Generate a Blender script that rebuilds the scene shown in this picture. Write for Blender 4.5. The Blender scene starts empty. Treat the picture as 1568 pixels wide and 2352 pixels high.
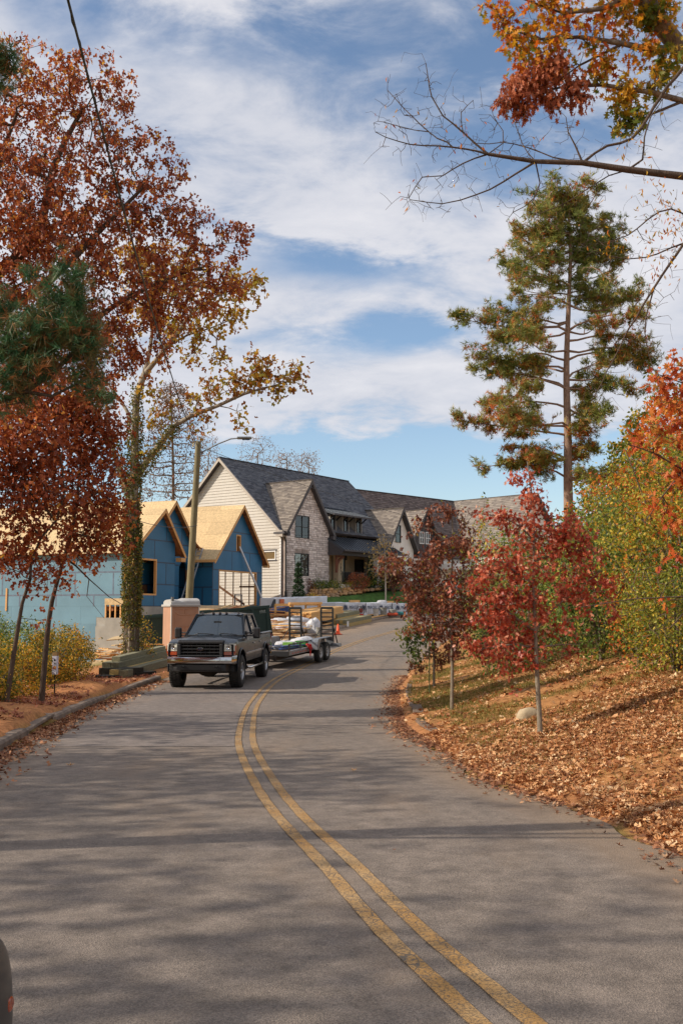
import bpy, math, random
import numpy as np
from mathutils import Vector, Matrix
random.seed(7)
RNG = np.random.default_rng(11)
SC = bpy.context.scene
COL = SC.collection
R = math.radians

# ---------------- camera ----------------
CAM_H = 1.6
FP = 2286.0                                   # focal length in units of a 1568 x 2352 frame
PITCH = math.atan(225.0 / FP)
cam = bpy.data.cameras.new('camera'); cam_o = bpy.data.objects.new('camera', cam); COL.objects.link(cam_o)
cam_o.location = (0, 0, CAM_H); cam_o.rotation_euler = (math.pi / 2 + PITCH, 0, 0)
cam.sensor_fit = 'VERTICAL'; cam.sensor_height = 36.0; cam.sensor_width = 24.0; cam.lens = 36.0 * FP / 2352.0
cam.clip_start = 0.1; cam.clip_end = 5000
SC.camera = cam_o

# ---------------- light ----------------
SUN_ELEV = R(31)
SUN_VEC = Vector((-0.985 * math.cos(SUN_ELEV), -0.17 * math.cos(SUN_ELEV), math.sin(SUN_ELEV))).normalized()
sun = bpy.data.lights.new('sun', 'SUN'); sun.energy = 3.1; sun.angle = R(0.6); sun.color = (1.0, 0.89, 0.75)
sun_o = bpy.data.objects.new('sun', sun); COL.objects.link(sun_o)
sun_o.rotation_euler = SUN_VEC.to_track_quat('Z', 'Y').to_euler(); sun_o.location = (-20, -5, 30)
SC.view_settings.view_transform = 'Standard'; SC.view_settings.look = 'None'
SC.view_settings.gamma = 1.0; SC.view_settings.use_curve_mapping = False
SC.view_settings.exposure = 0.68
SC.cycles.max_bounces = 8; SC.cycles.transparent_max_bounces = 12
SC.cycles.use_denoising = True

def P(px, py, Y):
    """World point seen at (px, py) of the 1568 x 2352 frame, Y metres in front of the camera."""
    a = (px - 784.0) / FP; b = -(py - 1176.0) / FP
    d = Vector((a, math.cos(PITCH) - b * math.sin(PITCH), math.sin(PITCH) + b * math.cos(PITCH)))
    k = Y / d.y
    return Vector((d.x * k, Y, CAM_H + d.z * k))

W = bpy.data.worlds.new('World'); SC.world = W; W.use_nodes = True
def build_world():
    nt = W.node_tree; N = nt.nodes; L = nt.links; N.clear()
    out = N.new('ShaderNodeOutputWorld')
    sky = N.new('ShaderNodeTexSky'); sky.sky_type = 'NISHITA'; sky.sun_disc = False
    sky.sun_elevation = SUN_ELEV; sky.sun_rotation = math.atan2(SUN_VEC.x, SUN_VEC.y)
    sky.air_density = 1.0; sky.dust_density = 0.6; sky.ozone_density = 1.6
    bg = N.new('ShaderNodeBackground'); bg.inputs[1].default_value = 0.10; L.new(sky.outputs[0], bg.inputs[0])
    tc = N.new('ShaderNodeTexCoord')
    sep = N.new('ShaderNodeSeparateXYZ'); L.new(tc.outputs['Generated'], sep.inputs[0])
    def M(op, a, b=None, c=None, clamp=False):
        m = N.new('ShaderNodeMath'); m.operation = op; m.use_clamp = clamp
        for i, v in enumerate((a, b, c)):
            if v is None: continue
            if isinstance(v, (int, float)): m.inputs[i].default_value = v
            else: L.new(v, m.inputs[i])
        return m.outputs[0]
    zc = M('MAXIMUM', sep.outputs[2], 0.0)
    den = M('ADD', zc, 0.34)
    cx = M('DIVIDE', sep.outputs[0], den); cy = M('DIVIDE', sep.outputs[1], den)
    comb = N.new('ShaderNodeCombineXYZ'); L.new(cx, comb.inputs[0]); L.new(cy, comb.inputs[1])
    def noise(scale, det, rough, loc, stretch=(1, 1, 1), rot=0.0, dist=0.0):
        mp = N.new('ShaderNodeMapping'); mp.inputs['Location'].default_value = loc; mp.inputs['Scale'].default_value = stretch
        mp.inputs['Rotation'].default_value = (0, 0, rot)
        L.new(comb.outputs[0], mp.inputs[0])
        n = N.new('ShaderNodeTexNoise'); n.inputs['Scale'].default_value = scale; n.inputs['Detail'].default_value = det
        n.inputs['Roughness'].default_value = rough; n.inputs['Distortion'].default_value = dist
        L.new(mp.outputs[0], n.inputs[0]); return n.outputs[0]
    n1 = noise(2.3, 9, 0.56, (3.1, 1.7, 0), (0.85, 1.35, 1), R(-22), 0.25)
    n2 = noise(7.5, 8, 0.62, (7.7, 2.2, 0), (0.85, 1.3, 1), R(-22), 0.3)
    n3 = noise(1.0, 3, 0.5, (1.2, 9.2, 0))
    base = M('ADD', M('MULTIPLY', n1, 0.66), M('MULTIPLY', n2, 0.42))
    # clear patches: direction, angular size across and up, strength
    holes = [((450, 80), 0.12, 0.030, 0.15), ((640, 30), 0.10, 0.03, 0.06), ((120, 20), 0.08, 0.04, 0.08), ((790, 615), 0.09, 0.022, 0.21), ((1150, 330), 0.11, 0.08, 0.17),
             ((830, 790), 0.10, 0.025, 0.15), ((950, 745), 0.06, 0.02, 0.10), ((1060, 1100), 0.25, 0.035, 0.30), ((400, 1110), 0.22, 0.035, 0.22), ((700, 1085), 0.2, 0.035, 0.3),
             ((1250, 690), 0.07, 0.03, 0.08), ((340, 560), 0.05, 0.03, 0.05), ((620, 560), 0.07, 0.02, 0.1)]
    tot = None
    jit = M('MULTIPLY', M('SUBTRACT', n2, 0.5), 0.10)
    for (hx, hy), w_, h_, s_ in holes:
        d = (P(hx, hy, 100) - Vector((0, 0, CAM_H))).normalized()
        ax = M('DIVIDE', M('ADD', M('SUBTRACT', sep.outputs[0], d.x), jit), w_)
        az = M('DIVIDE', M('ADD', M('SUBTRACT', sep.outputs[2], d.z), M('MULTIPLY', jit, 0.6)), h_)
        q = M('ADD', M('MULTIPLY', ax, ax), M('MULTIPLY', az, az))
        g = M('MULTIPLY', M('EXPONENT', M('MULTIPLY', q, -1.0)), s_)
        g = M('MULTIPLY', g, M('GREATER_THAN', sep.outputs[1], 0.0))
        tot = g if tot is None else M('ADD', tot, g)
    cov = M('SUBTRACT', base, tot)
    fac = N.new('ShaderNodeMapRange'); fac.interpolation_type = 'SMOOTHSTEP'
    L.new(cov, fac.inputs[0]); fac.inputs[1].default_value = 0.322; fac.inputs[2].default_value = 0.535
    horizon = M('MULTIPLY', M('SUBTRACT', sep.outputs[2], 0.02), 9.0, clamp=True)
    facc = M('MULTIPLY', M('MULTIPLY', fac.outputs[0], horizon), 0.93)
    cr = N.new('ShaderNodeValToRGB'); cr.color_ramp.elements[0].position = 0.34; cr.color_ramp.elements[1].position = 0.66
    cr.color_ramp.elements[0].color = (0.43, 0.46, 0.54, 1); cr.color_ramp.elements[1].color = (0.70, 0.69, 0.715, 1)
    L.new(M('ADD', M('MULTIPLY', n2, 0.45), M('MULTIPLY', n1, 0.55)), cr.inputs[0])
    cb = N.new('ShaderNodeBackground'); cb.inputs[1].default_value = 0.77; L.new(cr.outputs[0], cb.inputs[0])
    mix = N.new('ShaderNodeMixShader'); L.new(facc, mix.inputs[0]); L.new(bg.outputs[0], mix.inputs[1]); L.new(cb.outputs[0], mix.inputs[2])
    L.new(mix.outputs[0], out.inputs[0])
build_world()

# ---------------- helpers: objects ----------------
def finish(o, parent=None):
    COL.objects.link(o)
    if parent is not None: o.parent = parent
    return o
def tag(o, label, cat, group=None, kind=None):
    o['label'] = label; o['category'] = cat
    if group: o['group'] = group
    if kind: o['kind'] = kind
    return o
def empty(name, loc, rz=0.0, label=None, cat=None, group=None, rot=None):
    o = bpy.data.objects.new(name, None); o.empty_display_size = 0.2
    COL.objects.link(o); o.location = loc; o.rotation_euler = rot if rot else (0, 0, rz)
    if label: tag(o, label, cat, group)
    return o
def struct(o): o['kind'] = 'structure'; return o
def copy_tree(o, parent=None):
    c = o.copy(); COL.objects.link(c)
    if parent is not None: c.parent = parent
    for ch in list(o.children): copy_tree(ch, c)
    return c

class MB:
    def __init__(s): s.v = []; s.f = []
    def add(s, vs, fs):
        n = len(s.v); s.v.extend([tuple(v) for v in vs]); s.f.extend([tuple(i + n for i in f) for f in fs]); return s
    def box(s, a, b, M=None):
        x0, y0, z0 = a; x1, y1, z1 = b
        vs = [Vector(p) for p in ((x0,y0,z0),(x1,y0,z0),(x1,y1,z0),(x0,y1,z0),(x0,y0,z1),(x1,y0,z1),(x1,y1,z1),(x0,y1,z1))]
        if M is not None: vs = [M @ v for v in vs]
        return s.add(vs, [(3,2,1,0),(4,5,6,7),(0,1,5,4),(1,2,6,5),(2,3,7,6),(3,0,4,7)])
    def bar(s, p, q, w, h, up=Vector((0, 0, 1))):
        """rectangular bar from p to q, w across, h along up"""
        p = Vector(p); q = Vector(q); d = (q - p).normalized()
        x = d.cross(Vector(up))
        if x.length < 1e-4: x = d.cross(Vector((1, 0, 0)))
        x.normalize(); y = x.cross(d).normalized()
        c = [(-w/2,-h/2),(w/2,-h/2),(w/2,h/2),(-w/2,h/2)]
        vs = [p + x*a + y*b for a, b in c] + [q + x*a + y*b for a, b in c]
        return s.add(vs, [(0,1,2,3),(7,6,5,4),(0,4,5,1),(1,5,6,2),(2,6,7,3),(3,7,4,0)])
    def tube(s, pts, rad, n=8, cap=True):
        pts = [Vector(p) for p in pts]
        rad = rad if isinstance(rad, (list, tuple)) else [rad] * len(pts)
        rings = []; prev = None
        for i, p in enumerate(pts):
            d = (pts[min(i+1, len(pts)-1)] - pts[max(i-1, 0)]).normalized()
            if prev is None:
                ref = Vector((0, 0, 1)) if abs(d.z) < 0.9 else Vector((1, 0, 0)); x = d.cross(ref).normalized()
            else: x = (prev - d * prev.dot(d)).normalized()
            prev = x; y = d.cross(x)
            rings.append([p + (x * math.cos(2*math.pi*k/n) + y * math.sin(2*math.pi*k/n)) * rad[i] for k in range(n)])
        vs = [v for r_ in rings for v in r_]; fs = []
        for i in range(len(rings) - 1):
            for k in range(n):
                a = i*n + k; b = i*n + (k+1) % n; fs.append((a, b, b+n, a+n))
        if cap: fs.append(tuple(reversed(range(n)))); fs.append(tuple(range(len(vs)-n, len(vs))))
        return s.add(vs, fs)
    def lathe(s, prof, n=24, M=None, close=False):
        """prof: (r, z) pairs round the local z axis"""
        vs = []; fs = []
        for r_, z in prof:
            for k in range(n):
                v = Vector((r_*math.cos(2*math.pi*k/n), r_*math.sin(2*math.pi*k/n), z)); vs.append(M @ v if M is not None else v)
        for i in range(len(prof) - 1):
            for k in range(n):
                a = i*n+k; b = i*n+(k+1) % n; fs.append((a, b, b+n, a+n))
        if close:
            i = len(prof) - 1
            for k in range(n): a = i*n+k; b = i*n+(k+1) % n; fs.append((a, b, (k+1) % n, k))
        return s.add(vs, fs)
    def grid(s, P2):
        """P2: rows of points"""
        nr = len(P2); nc = len(P2[0]); vs = [p for r_ in P2 for p in r_]
        fs = [(i*nc+j, i*nc+j+1, (i+1)*nc+j+1, (i+1)*nc+j) for i in range(nr-1) for j in range(nc-1)]
        return s.add(vs, fs)
    def prism(s, poly, pl, d0, d1):
        n = len(poly)
        vs = [pl.pt(a, b, d0) for a, b in poly] + [pl.pt(a, b, d1(a, b) if callable(d1) else d1) for a, b in poly]
        fs = [tuple(reversed(range(n))), tuple(range(n, 2*n))] + [(i, (i+1) % n, (i+1) % n + n, i + n) for i in range(n)]
        return s.add(vs, fs)
    def mesh(s, name, mat=None, smooth=False):
        me = bpy.data.meshes.new(name); me.from_pydata(s.v, [], s.f); me.update()
        if mat: me.materials.append(mat)
        if smooth: me.shade_smooth()
        return me
    def mark(s, v):
        s.val = getattr(s, 'val', []); s.val += [v]*(len(s.v)-len(s.val))
    def build(s, name, mat, parent=None, smooth=False, bevel=0.0, seg=2, loc=None):
        o = bpy.data.objects.new(name, s.mesh(name, mat, smooth)); finish(o, parent)
        if hasattr(s, 'val'): o.data.attributes.new('v', 'FLOAT', 'POINT').data.foreach_set('value', np.array(s.val, np.float32))
        if loc is not None: o.location = loc
        if bevel:
            m = o.modifiers.new('bevel', 'BEVEL'); m.width = bevel; m.segments = seg; m.limit_method = 'ANGLE'; m.angle_limit = R(40)
        if smooth and bevel == 0:
            try: o.data.set_sharp_from_angle(angle=R(42))
            except Exception: pass
        return o

class Plane:
    def __init__(s, O, S, T):
        s.O = Vector(O); s.S = Vector(S).normalized(); s.T = Vector(T).normalized(); s.N = s.S.cross(s.T).normalized()
    def pt(s, a, b, d=0.0): return s.O + s.S*a + s.T*b + s.N*d

def clip_poly(poly, clip):
    out = list(poly); n = len(clip)
    for i in range(n):
        ax, ay = clip[i]; bx, by = clip[(i+1) % n]; inp = out; out = []
        if not inp: return []
        side = lambda p: (bx-ax)*(p[1]-ay) - (by-ay)*(p[0]-ax)
        for j in range(len(inp)):
            p = inp[j-1]; q = inp[j]; sp = side(p); sq = side(q)
            if sq >= 0:
                if sp < 0: t = sp/(sp-sq); out.append((p[0]+t*(q[0]-p[0]), p[1]+t*(q[1]-p[1])))
                out.append(q)
            elif sp >= 0: t = sp/(sp-sq); out.append((p[0]+t*(q[0]-p[0]), p[1]+t*(q[1]-p[1])))
    if len(out) < 3: return []
    ar = sum(out[i-1][0]*out[i][1] - out[i][0]*out[i-1][1] for i in range(len(out)))
    return out if abs(ar) > 2e-4 else []
def minus(rects, ops):
    for (a0, b0, a1, b1) in ops:
        nxt = []
        for (x0, z0, x1, z1) in rects:
            if x1 <= a0 or x0 >= a1 or z1 <= b0 or z0 >= b1: nxt.append((x0, z0, x1, z1)); continue
            if z0 < b0: nxt.append((x0, z0, x1, b0))
            if z1 > b1: nxt.append((x0, b1, x1, z1))
            y0 = max(z0, b0); y1 = min(z1, b1)
            if x0 < a0: nxt.append((x0, y0, a0, y1))
            if x1 > a1: nxt.append((a1, y0, x1, y1))
        rects = nxt
    return [r_ for r_ in rects if r_[2]-r_[0] > 0.004 and r_[3]-r_[1] > 0.004]
def cut(rect, poly, ops):
    out = []
    for (x0, z0, x1, z1) in minus([rect], ops):
        c = clip_poly([(x0, z0), (x1, z0), (x1, z1), (x0, z1)], poly)
        if c: out.append(c)
    return out
def bounds(poly): return min(p[0] for p in poly), min(p[1] for p in poly), max(p[0] for p in poly), max(p[1] for p in poly)

def copy_piece(src, M, parent, name=None):
    o = src.copy(); COL.objects.link(o); o.parent = parent; o.matrix_local = M
    return o

# ---------------- materials ----------------
MATS = {}
def srgb(r_, g, b):
    f = lambda c: ((c/255)/12.92) if c/255 <= 0.04045 else (((c/255)+0.055)/1.055)**2.4
    return (f(r_), f(g), f(b), 1)
def mat(name, col, rough=0.7, metal=0.0, var=0.15, scale=6.0, bump=0.0, bscale=None, col2=None, spec=0.5, coat=0.0, stretch=None, emit=None, detail=5.0, alpha=None, world=False):
    if name in MATS: return MATS[name]
    m = bpy.data.materials.new(name); m.use_nodes = True; nt = m.node_tree; N = nt.nodes; L = nt.links
    b = N['Principled BSDF']; c = tuple(col[:3])
    b.inputs['Roughness'].default_value = rough; b.inputs['Metallic'].default_value = metal
    b.inputs['Specular IOR Level'].default_value = spec; b.inputs['Coat Weight'].default_value = coat
    if coat: b.inputs['Coat Roughness'].default_value = 0.06
    tc = N.new('ShaderNodeTexCoord'); vec = tc.outputs['Object']
    if world: vec = N.new('ShaderNodeNewGeometry').outputs['Position']
    if stretch:
        mp = N.new('ShaderNodeMapping'); mp.inputs['Scale'].default_value = stretch; L.new(vec, mp.inputs[0]); vec = mp.outputs[0]
    n = N.new('ShaderNodeTexNoise'); n.inputs['Scale'].default_value = scale; n.inputs['Detail'].default_value = detail; L.new(vec, n.inputs[0])
    cr = N.new('ShaderNodeValToRGB'); e = cr.color_ramp.elements; e[0].position = 0.3; e[1].position = 0.7
    if col2: e[0].color = (*c, 1); e[1].color = (*col2[:3], 1)
    else:
        e[0].color = (*[x*(1-var) for x in c], 1); e[1].color = (*[min(1, x*(1+var)) for x in c], 1)
    L.new(n.outputs[0], cr.inputs[0]); L.new(cr.outputs[0], b.inputs['Base Color'])
    oi = N.new('ShaderNodeObjectInfo')
    if var > 0.09:
        hs = N.new('ShaderNodeHueSaturation'); mr = N.new('ShaderNodeMapRange'); L.new(oi.outputs['Random'], mr.inputs[0])
        mr.inputs[3].default_value = 1-var*0.6; mr.inputs[4].default_value = 1+var*0.6; L.new(mr.outputs[0], hs.inputs['Value'])
        L.new(cr.outputs[0], hs.inputs['Color']); L.new(hs.outputs[0], b.inputs['Base Color'])
    if bump:
        n2 = N.new('ShaderNodeTexNoise'); n2.inputs['Scale'].default_value = bscale or scale*4; n2.inputs['Detail'].default_value = 4; L.new(vec, n2.inputs[0])
        bp = N.new('ShaderNodeBump'); bp.inputs['Strength'].default_value = bump; bp.inputs['Distance'].default_value = 0.02
        L.new(n2.outputs[0], bp.inputs['Height']); L.new(bp.outputs[0], b.inputs['Normal'])
    MATS[name] = m; return m
def piece_mat(name, cols, rough=.9, bump=.3, bscale=40):
    """colour picked piece by piece from attribute v"""
    if name in MATS: return MATS[name]
    m = bpy.data.materials.new(name); m.use_nodes = True; nt = m.node_tree; N = nt.nodes; L = nt.links; b = N['Principled BSDF']; b.inputs['Roughness'].default_value = rough; b.inputs['Specular IOR Level'].default_value = .3
    at = N.new('ShaderNodeAttribute'); at.attribute_name = 'v'; tc = N.new('ShaderNodeTexCoord'); n = N.new('ShaderNodeTexNoise'); n.inputs['Scale'].default_value = bscale; n.inputs['Detail'].default_value = 5; L.new(tc.outputs['Object'], n.inputs[0])
    s = N.new('ShaderNodeMath'); s.operation = 'MULTIPLY_ADD'; L.new(n.outputs[0], s.inputs[0]); s.inputs[1].default_value = .5; L.new(at.outputs['Fac'], s.inputs[2])
    s2 = N.new('ShaderNodeMath'); s2.operation = 'SUBTRACT'; s2.use_clamp = True; L.new(s.outputs[0], s2.inputs[0]); s2.inputs[1].default_value = .25
    cr = N.new('ShaderNodeValToRGB'); e = cr.color_ramp.elements
    while len(e) < len(cols): e.new(.5)
    for i, (p, c) in enumerate(cols): e[i].position = p; e[i].color = srgb(*c)
    L.new(s2.outputs[0], cr.inputs[0]); L.new(cr.outputs[0], b.inputs['Base Color'])
    bp = N.new('ShaderNodeBump'); bp.inputs['Strength'].default_value = bump; bp.inputs['Distance'].default_value = .02; L.new(n.outputs[0], bp.inputs['Height']); L.new(bp.outputs[0], b.inputs['Normal'])
    MATS[name] = m; return m
def glass(name, tint=(0.02, 0.025, 0.03), rough=0.03, trans=0.35):
    """window glass: partly see-through, mirror-like at grazing angles"""
    if name in MATS: return MATS[name]
    m = bpy.data.materials.new(name); m.use_nodes = True; nt = m.node_tree; N = nt.nodes; L = nt.links
    N.remove(N['Principled BSDF']); out = N['Material Output']
    tr = N.new('ShaderNodeBsdfTransparent'); tr.inputs[0].default_value = (0.55, 0.6, 0.6, 1)
    gl = N.new('ShaderNodeBsdfPrincipled'); gl.inputs['Base Color'].default_value = (*tint, 1); gl.inputs['Roughness'].default_value = rough
    gl.inputs['Specular IOR Level'].default_value = 1.0; gl.inputs['IOR'].default_value = 1.7
    fr = N.new('ShaderNodeFresnel'); fr.inputs[0].default_value = 1.5
    ma = N.new('ShaderNodeMath'); ma.operation = 'ADD'; ma.use_clamp = True; ma.inputs[1].default_value = 1-trans; L.new(fr.outputs[0], ma.inputs[0])
    mx = N.new('ShaderNodeMixShader'); L.new(ma.outputs[0], mx.inputs[0]); L.new(tr.outputs[0], mx.inputs[1]); L.new(gl.outputs[0], mx.inputs[2])
    L.new(mx.outputs[0], out.inputs[0]); MATS[name] = m; return m
def leaf_mat(name, cols, trans=0.35, nscale=0.5, nshift=0.35, rough=0.55, gain=1.0):
    """per-leaf colour from attribute v, drifting through the crown; cols = [(pos, (r,g,b) sRGB 0-255)]"""
    if name in MATS: return MATS[name]
    m = bpy.data.materials.new(name); m.use_nodes = True; nt = m.node_tree; N = nt.nodes; L = nt.links
    b = N['Principled BSDF']; b.inputs['Roughness'].default_value = rough; b.inputs['Specular IOR Level'].default_value = 0.35
    at = N.new('ShaderNodeAttribute'); at.attribute_name = 'v'
    tc = N.new('ShaderNodeTexCoord'); n = N.new('ShaderNodeTexNoise'); n.inputs['Scale'].default_value = nscale; n.inputs['Detail'].default_value = 2; L.new(tc.outputs['Object'], n.inputs[0])
    s = N.new('ShaderNodeMath'); s.operation = 'MULTIPLY_ADD'; L.new(n.outputs[0], s.inputs[0]); s.inputs[1].default_value = nshift*3; s.inputs[2].default_value = -nshift*1.5
    a = N.new('ShaderNodeMath'); a.operation = 'ADD'; a.use_clamp = True; L.new(s.outputs[0], a.inputs[0]); L.new(at.outputs['Fac'], a.inputs[1])
    cr = N.new('ShaderNodeValToRGB'); e = cr.color_ramp.elements
    while len(e) < len(cols): e.new(0.5)
    for i, (p, c) in enumerate(cols): e[i].position = p; e[i].color = (*[min(.9, q*gain) for q in srgb(*c)[:3]], 1)
    L.new(a.outputs[0], cr.inputs[0]); L.new(cr.outputs[0], b.inputs['Base Color'])
    t = N.new('ShaderNodeBsdfTranslucent'); L.new(cr.outputs[0], t.inputs[0])
    mx = N.new('ShaderNodeMixShader'); mx.inputs[0].default_value = trans; L.new(b.outputs[0], mx.inputs[1]); L.new(t.outputs[0], mx.inputs[2])
    L.new(mx.outputs[0], N['Material Output'].inputs[0]); MATS[name] = m; return m

def text(name, body, size, M, mt, parent, extrude=0.001, sx=1.0):
    cu = bpy.data.curves.new(name, 'FONT'); cu.body = body; cu.size = size; cu.extrude = extrude; cu.align_x = 'CENTER'; cu.align_y = 'CENTER'
    cu.materials.append(mt); o = bpy.data.objects.new(name, cu); finish(o, parent); o.matrix_local = M @ Matrix.Diagonal((sx, 1, 1, 1)); return o
# ---------------- terrain functions ----------------
def hermite(xs, ys, n=1200):
    xs = np.array(xs, float); ys = np.array(ys, float)
    d = np.gradient(ys, xs); q = np.linspace(xs[0], xs[-1], n)
    i = np.clip(np.searchsorted(xs, q) - 1, 0, len(xs) - 2); h = xs[i+1] - xs[i]; t = (q - xs[i]) / h
    return q, (2*t**3-3*t**2+1)*ys[i] + (t**3-2*t**2+t)*h*d[i] + (-2*t**3+3*t**2)*ys[i+1] + (t**3-t**2)*h*d[i+1]
_zq, _zz = hermite([-40, 0, 14, 28, 37, 52, 62, 80, 110, 160], [0.9, 0, -.30, -.60, -.46, .28, .80, 1.65, 2.4, 3.0])
def zr(Y): return np.interp(Y, _zq, _zz)
def on_road(px, py):
    lo, hi = 1.5, 90.0
    f = lambda Y: P(px, py, Y).z - float(zr(Y))
    for _ in range(50):
        m = (lo + hi) / 2
        if f(m) > 0: lo = m
        else: hi = m
    return P(px, py, lo)
def edge(pix, pre, post):
    pts = [(p.y, p.x) for p in (on_road(*q) for q in pix)]
    pts = sorted(pre + pts + post)
    return hermite([p[0] for p in pts], [p[1] for p in pts])
_lq = edge([(0, 1728), (97, 1675), (192, 1630), (290, 1591), (387, 1556)], [(-40, 9), (-12, 1.2), (0, -2.0), (5, -3.3)], [(46, -2.75), (55.2, -0.45), (63, 1.75), (70, 4.2), (80, 9.2), (100, 22), (130, 48)])
_cq = edge([(1155, 2345), (930, 2145), (787, 1995), (666, 1875), (592, 1770), (566, 1711), (567, 1667), (588, 1609), (639, 1559), (685, 1536), (774, 1493)], [(-40, 14), (-12, 4.9), (0, 1.75)], [(55, 2.9), (63, 5.5), (70, 8.3), (80, 13.4), (100, 27), (130, 53)])
_rq = edge([(1524, 1961), (1405, 1899), (1272, 1850), (1139, 1806), (1050, 1761), (983, 1713), (926, 1677), (908, 1633), (906, 1588), (943, 1535)], [(-40, 17), (-12, 7.6), (0, 4.1)], [(46, 4.4), (55, 6.6), (63, 9.2), (70, 12.4), (80, 17.8), (100, 32), (130, 58)])
def XL(Y): return np.interp(Y, _lq[0], _lq[1])
def XC(Y): return np.interp(Y, _cq[0], _cq[1])
def XR(Y): return np.interp(Y, _rq[0], _rq[1])
def sm(t): t = np.clip(t, 0, 1); return t*t*(3-2*t)
def vnoise(x, y, seed=0):
    """cheap value noise on arrays"""
    x = np.asarray(x, float); y = np.asarray(y, float)
    xi = np.floor(x).astype(np.int64); yi = np.floor(y).astype(np.int64); fx = sm(x-xi); fy = sm(y-yi)
    def h(a, b):
        n = (a*374761393 + b*668265263 + seed*974711) & 0xffffffff
        n = ((n ^ (n >> 13)) * 1274126177) & 0xffffffff
        return ((n ^ (n >> 16)) & 0xffff) / 65535.0
    return (h(xi, yi)*(1-fx)+h(xi+1, yi)*fx)*(1-fy) + (h(xi, yi+1)*(1-fx)+h(xi+1, yi+1)*fx)*fy
def fbm(x, y, seed=0, o=4):
    s = 0; a = 0.5
    for k in range(o): s = s + a*vnoise(x*2**k, y*2**k, seed+k); a *= 0.5
    return s
def g(X, Y):
    X = np.asarray(X, float); Y = np.asarray(Y, float); z = zr(Y)
    dr = X - XR(Y); dl = XL(Y) - X
    bump = (fbm(X*0.9, Y*0.9, 5)-0.47)
    drc = np.maximum(dr, 0); right = z + sm(dr/0.35)*0.06 + 0.30*(np.minimum(drc, 7)-1.0*(1-np.exp(-np.minimum(drc, 7)))) + 0.05*np.clip(dr-7, 0, 33) + bump*0.22*sm(dr/1.2)
    wl = sm((Y-40)/12)
    mound = 0.34*np.exp(-((X+6.3-(Y-15)*(-0.12))**2/1.6 + (Y-17.2)**2/9)) + 0.22*np.exp(-((X+6.6)**2/1.5+(Y-25.5)**2/7))
    near = z + 0.13 + mound + bump*0.25*sm((dl-.3)/1.0) - 0.085*np.clip(dl-3.0, 0, 22)
    target = 1.85 - np.clip((-8.2-X)*0.75, 0, 3.0) - 0.12*np.clip(54-Y, 0, 14) - 0.5*sm((-X-6.5)/3)*sm((56-Y)/6)
    lot = z + 0.12 + (target-z-0.12)*sm((dl-0.6)/6.5) + bump*0.1*sm(dl-.4)
    left = near*(1-wl) + lot*wl
    left = z - 0.03 + (left - z + 0.03)*sm(dl/0.16)
    out = np.where(dr > 0, right, np.where(dl > 0, left, z-0.03))
    out = np.where((dr > 0) & (dr < 0.3), z-0.03+(right-z+0.03)*sm(dr/0.3), out)
    far = sm((np.hypot(X, Y-40)-110)/120)
    return out*(1-far) + far*0.5
def gz(x, y): return float(g(x, y))

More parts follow.
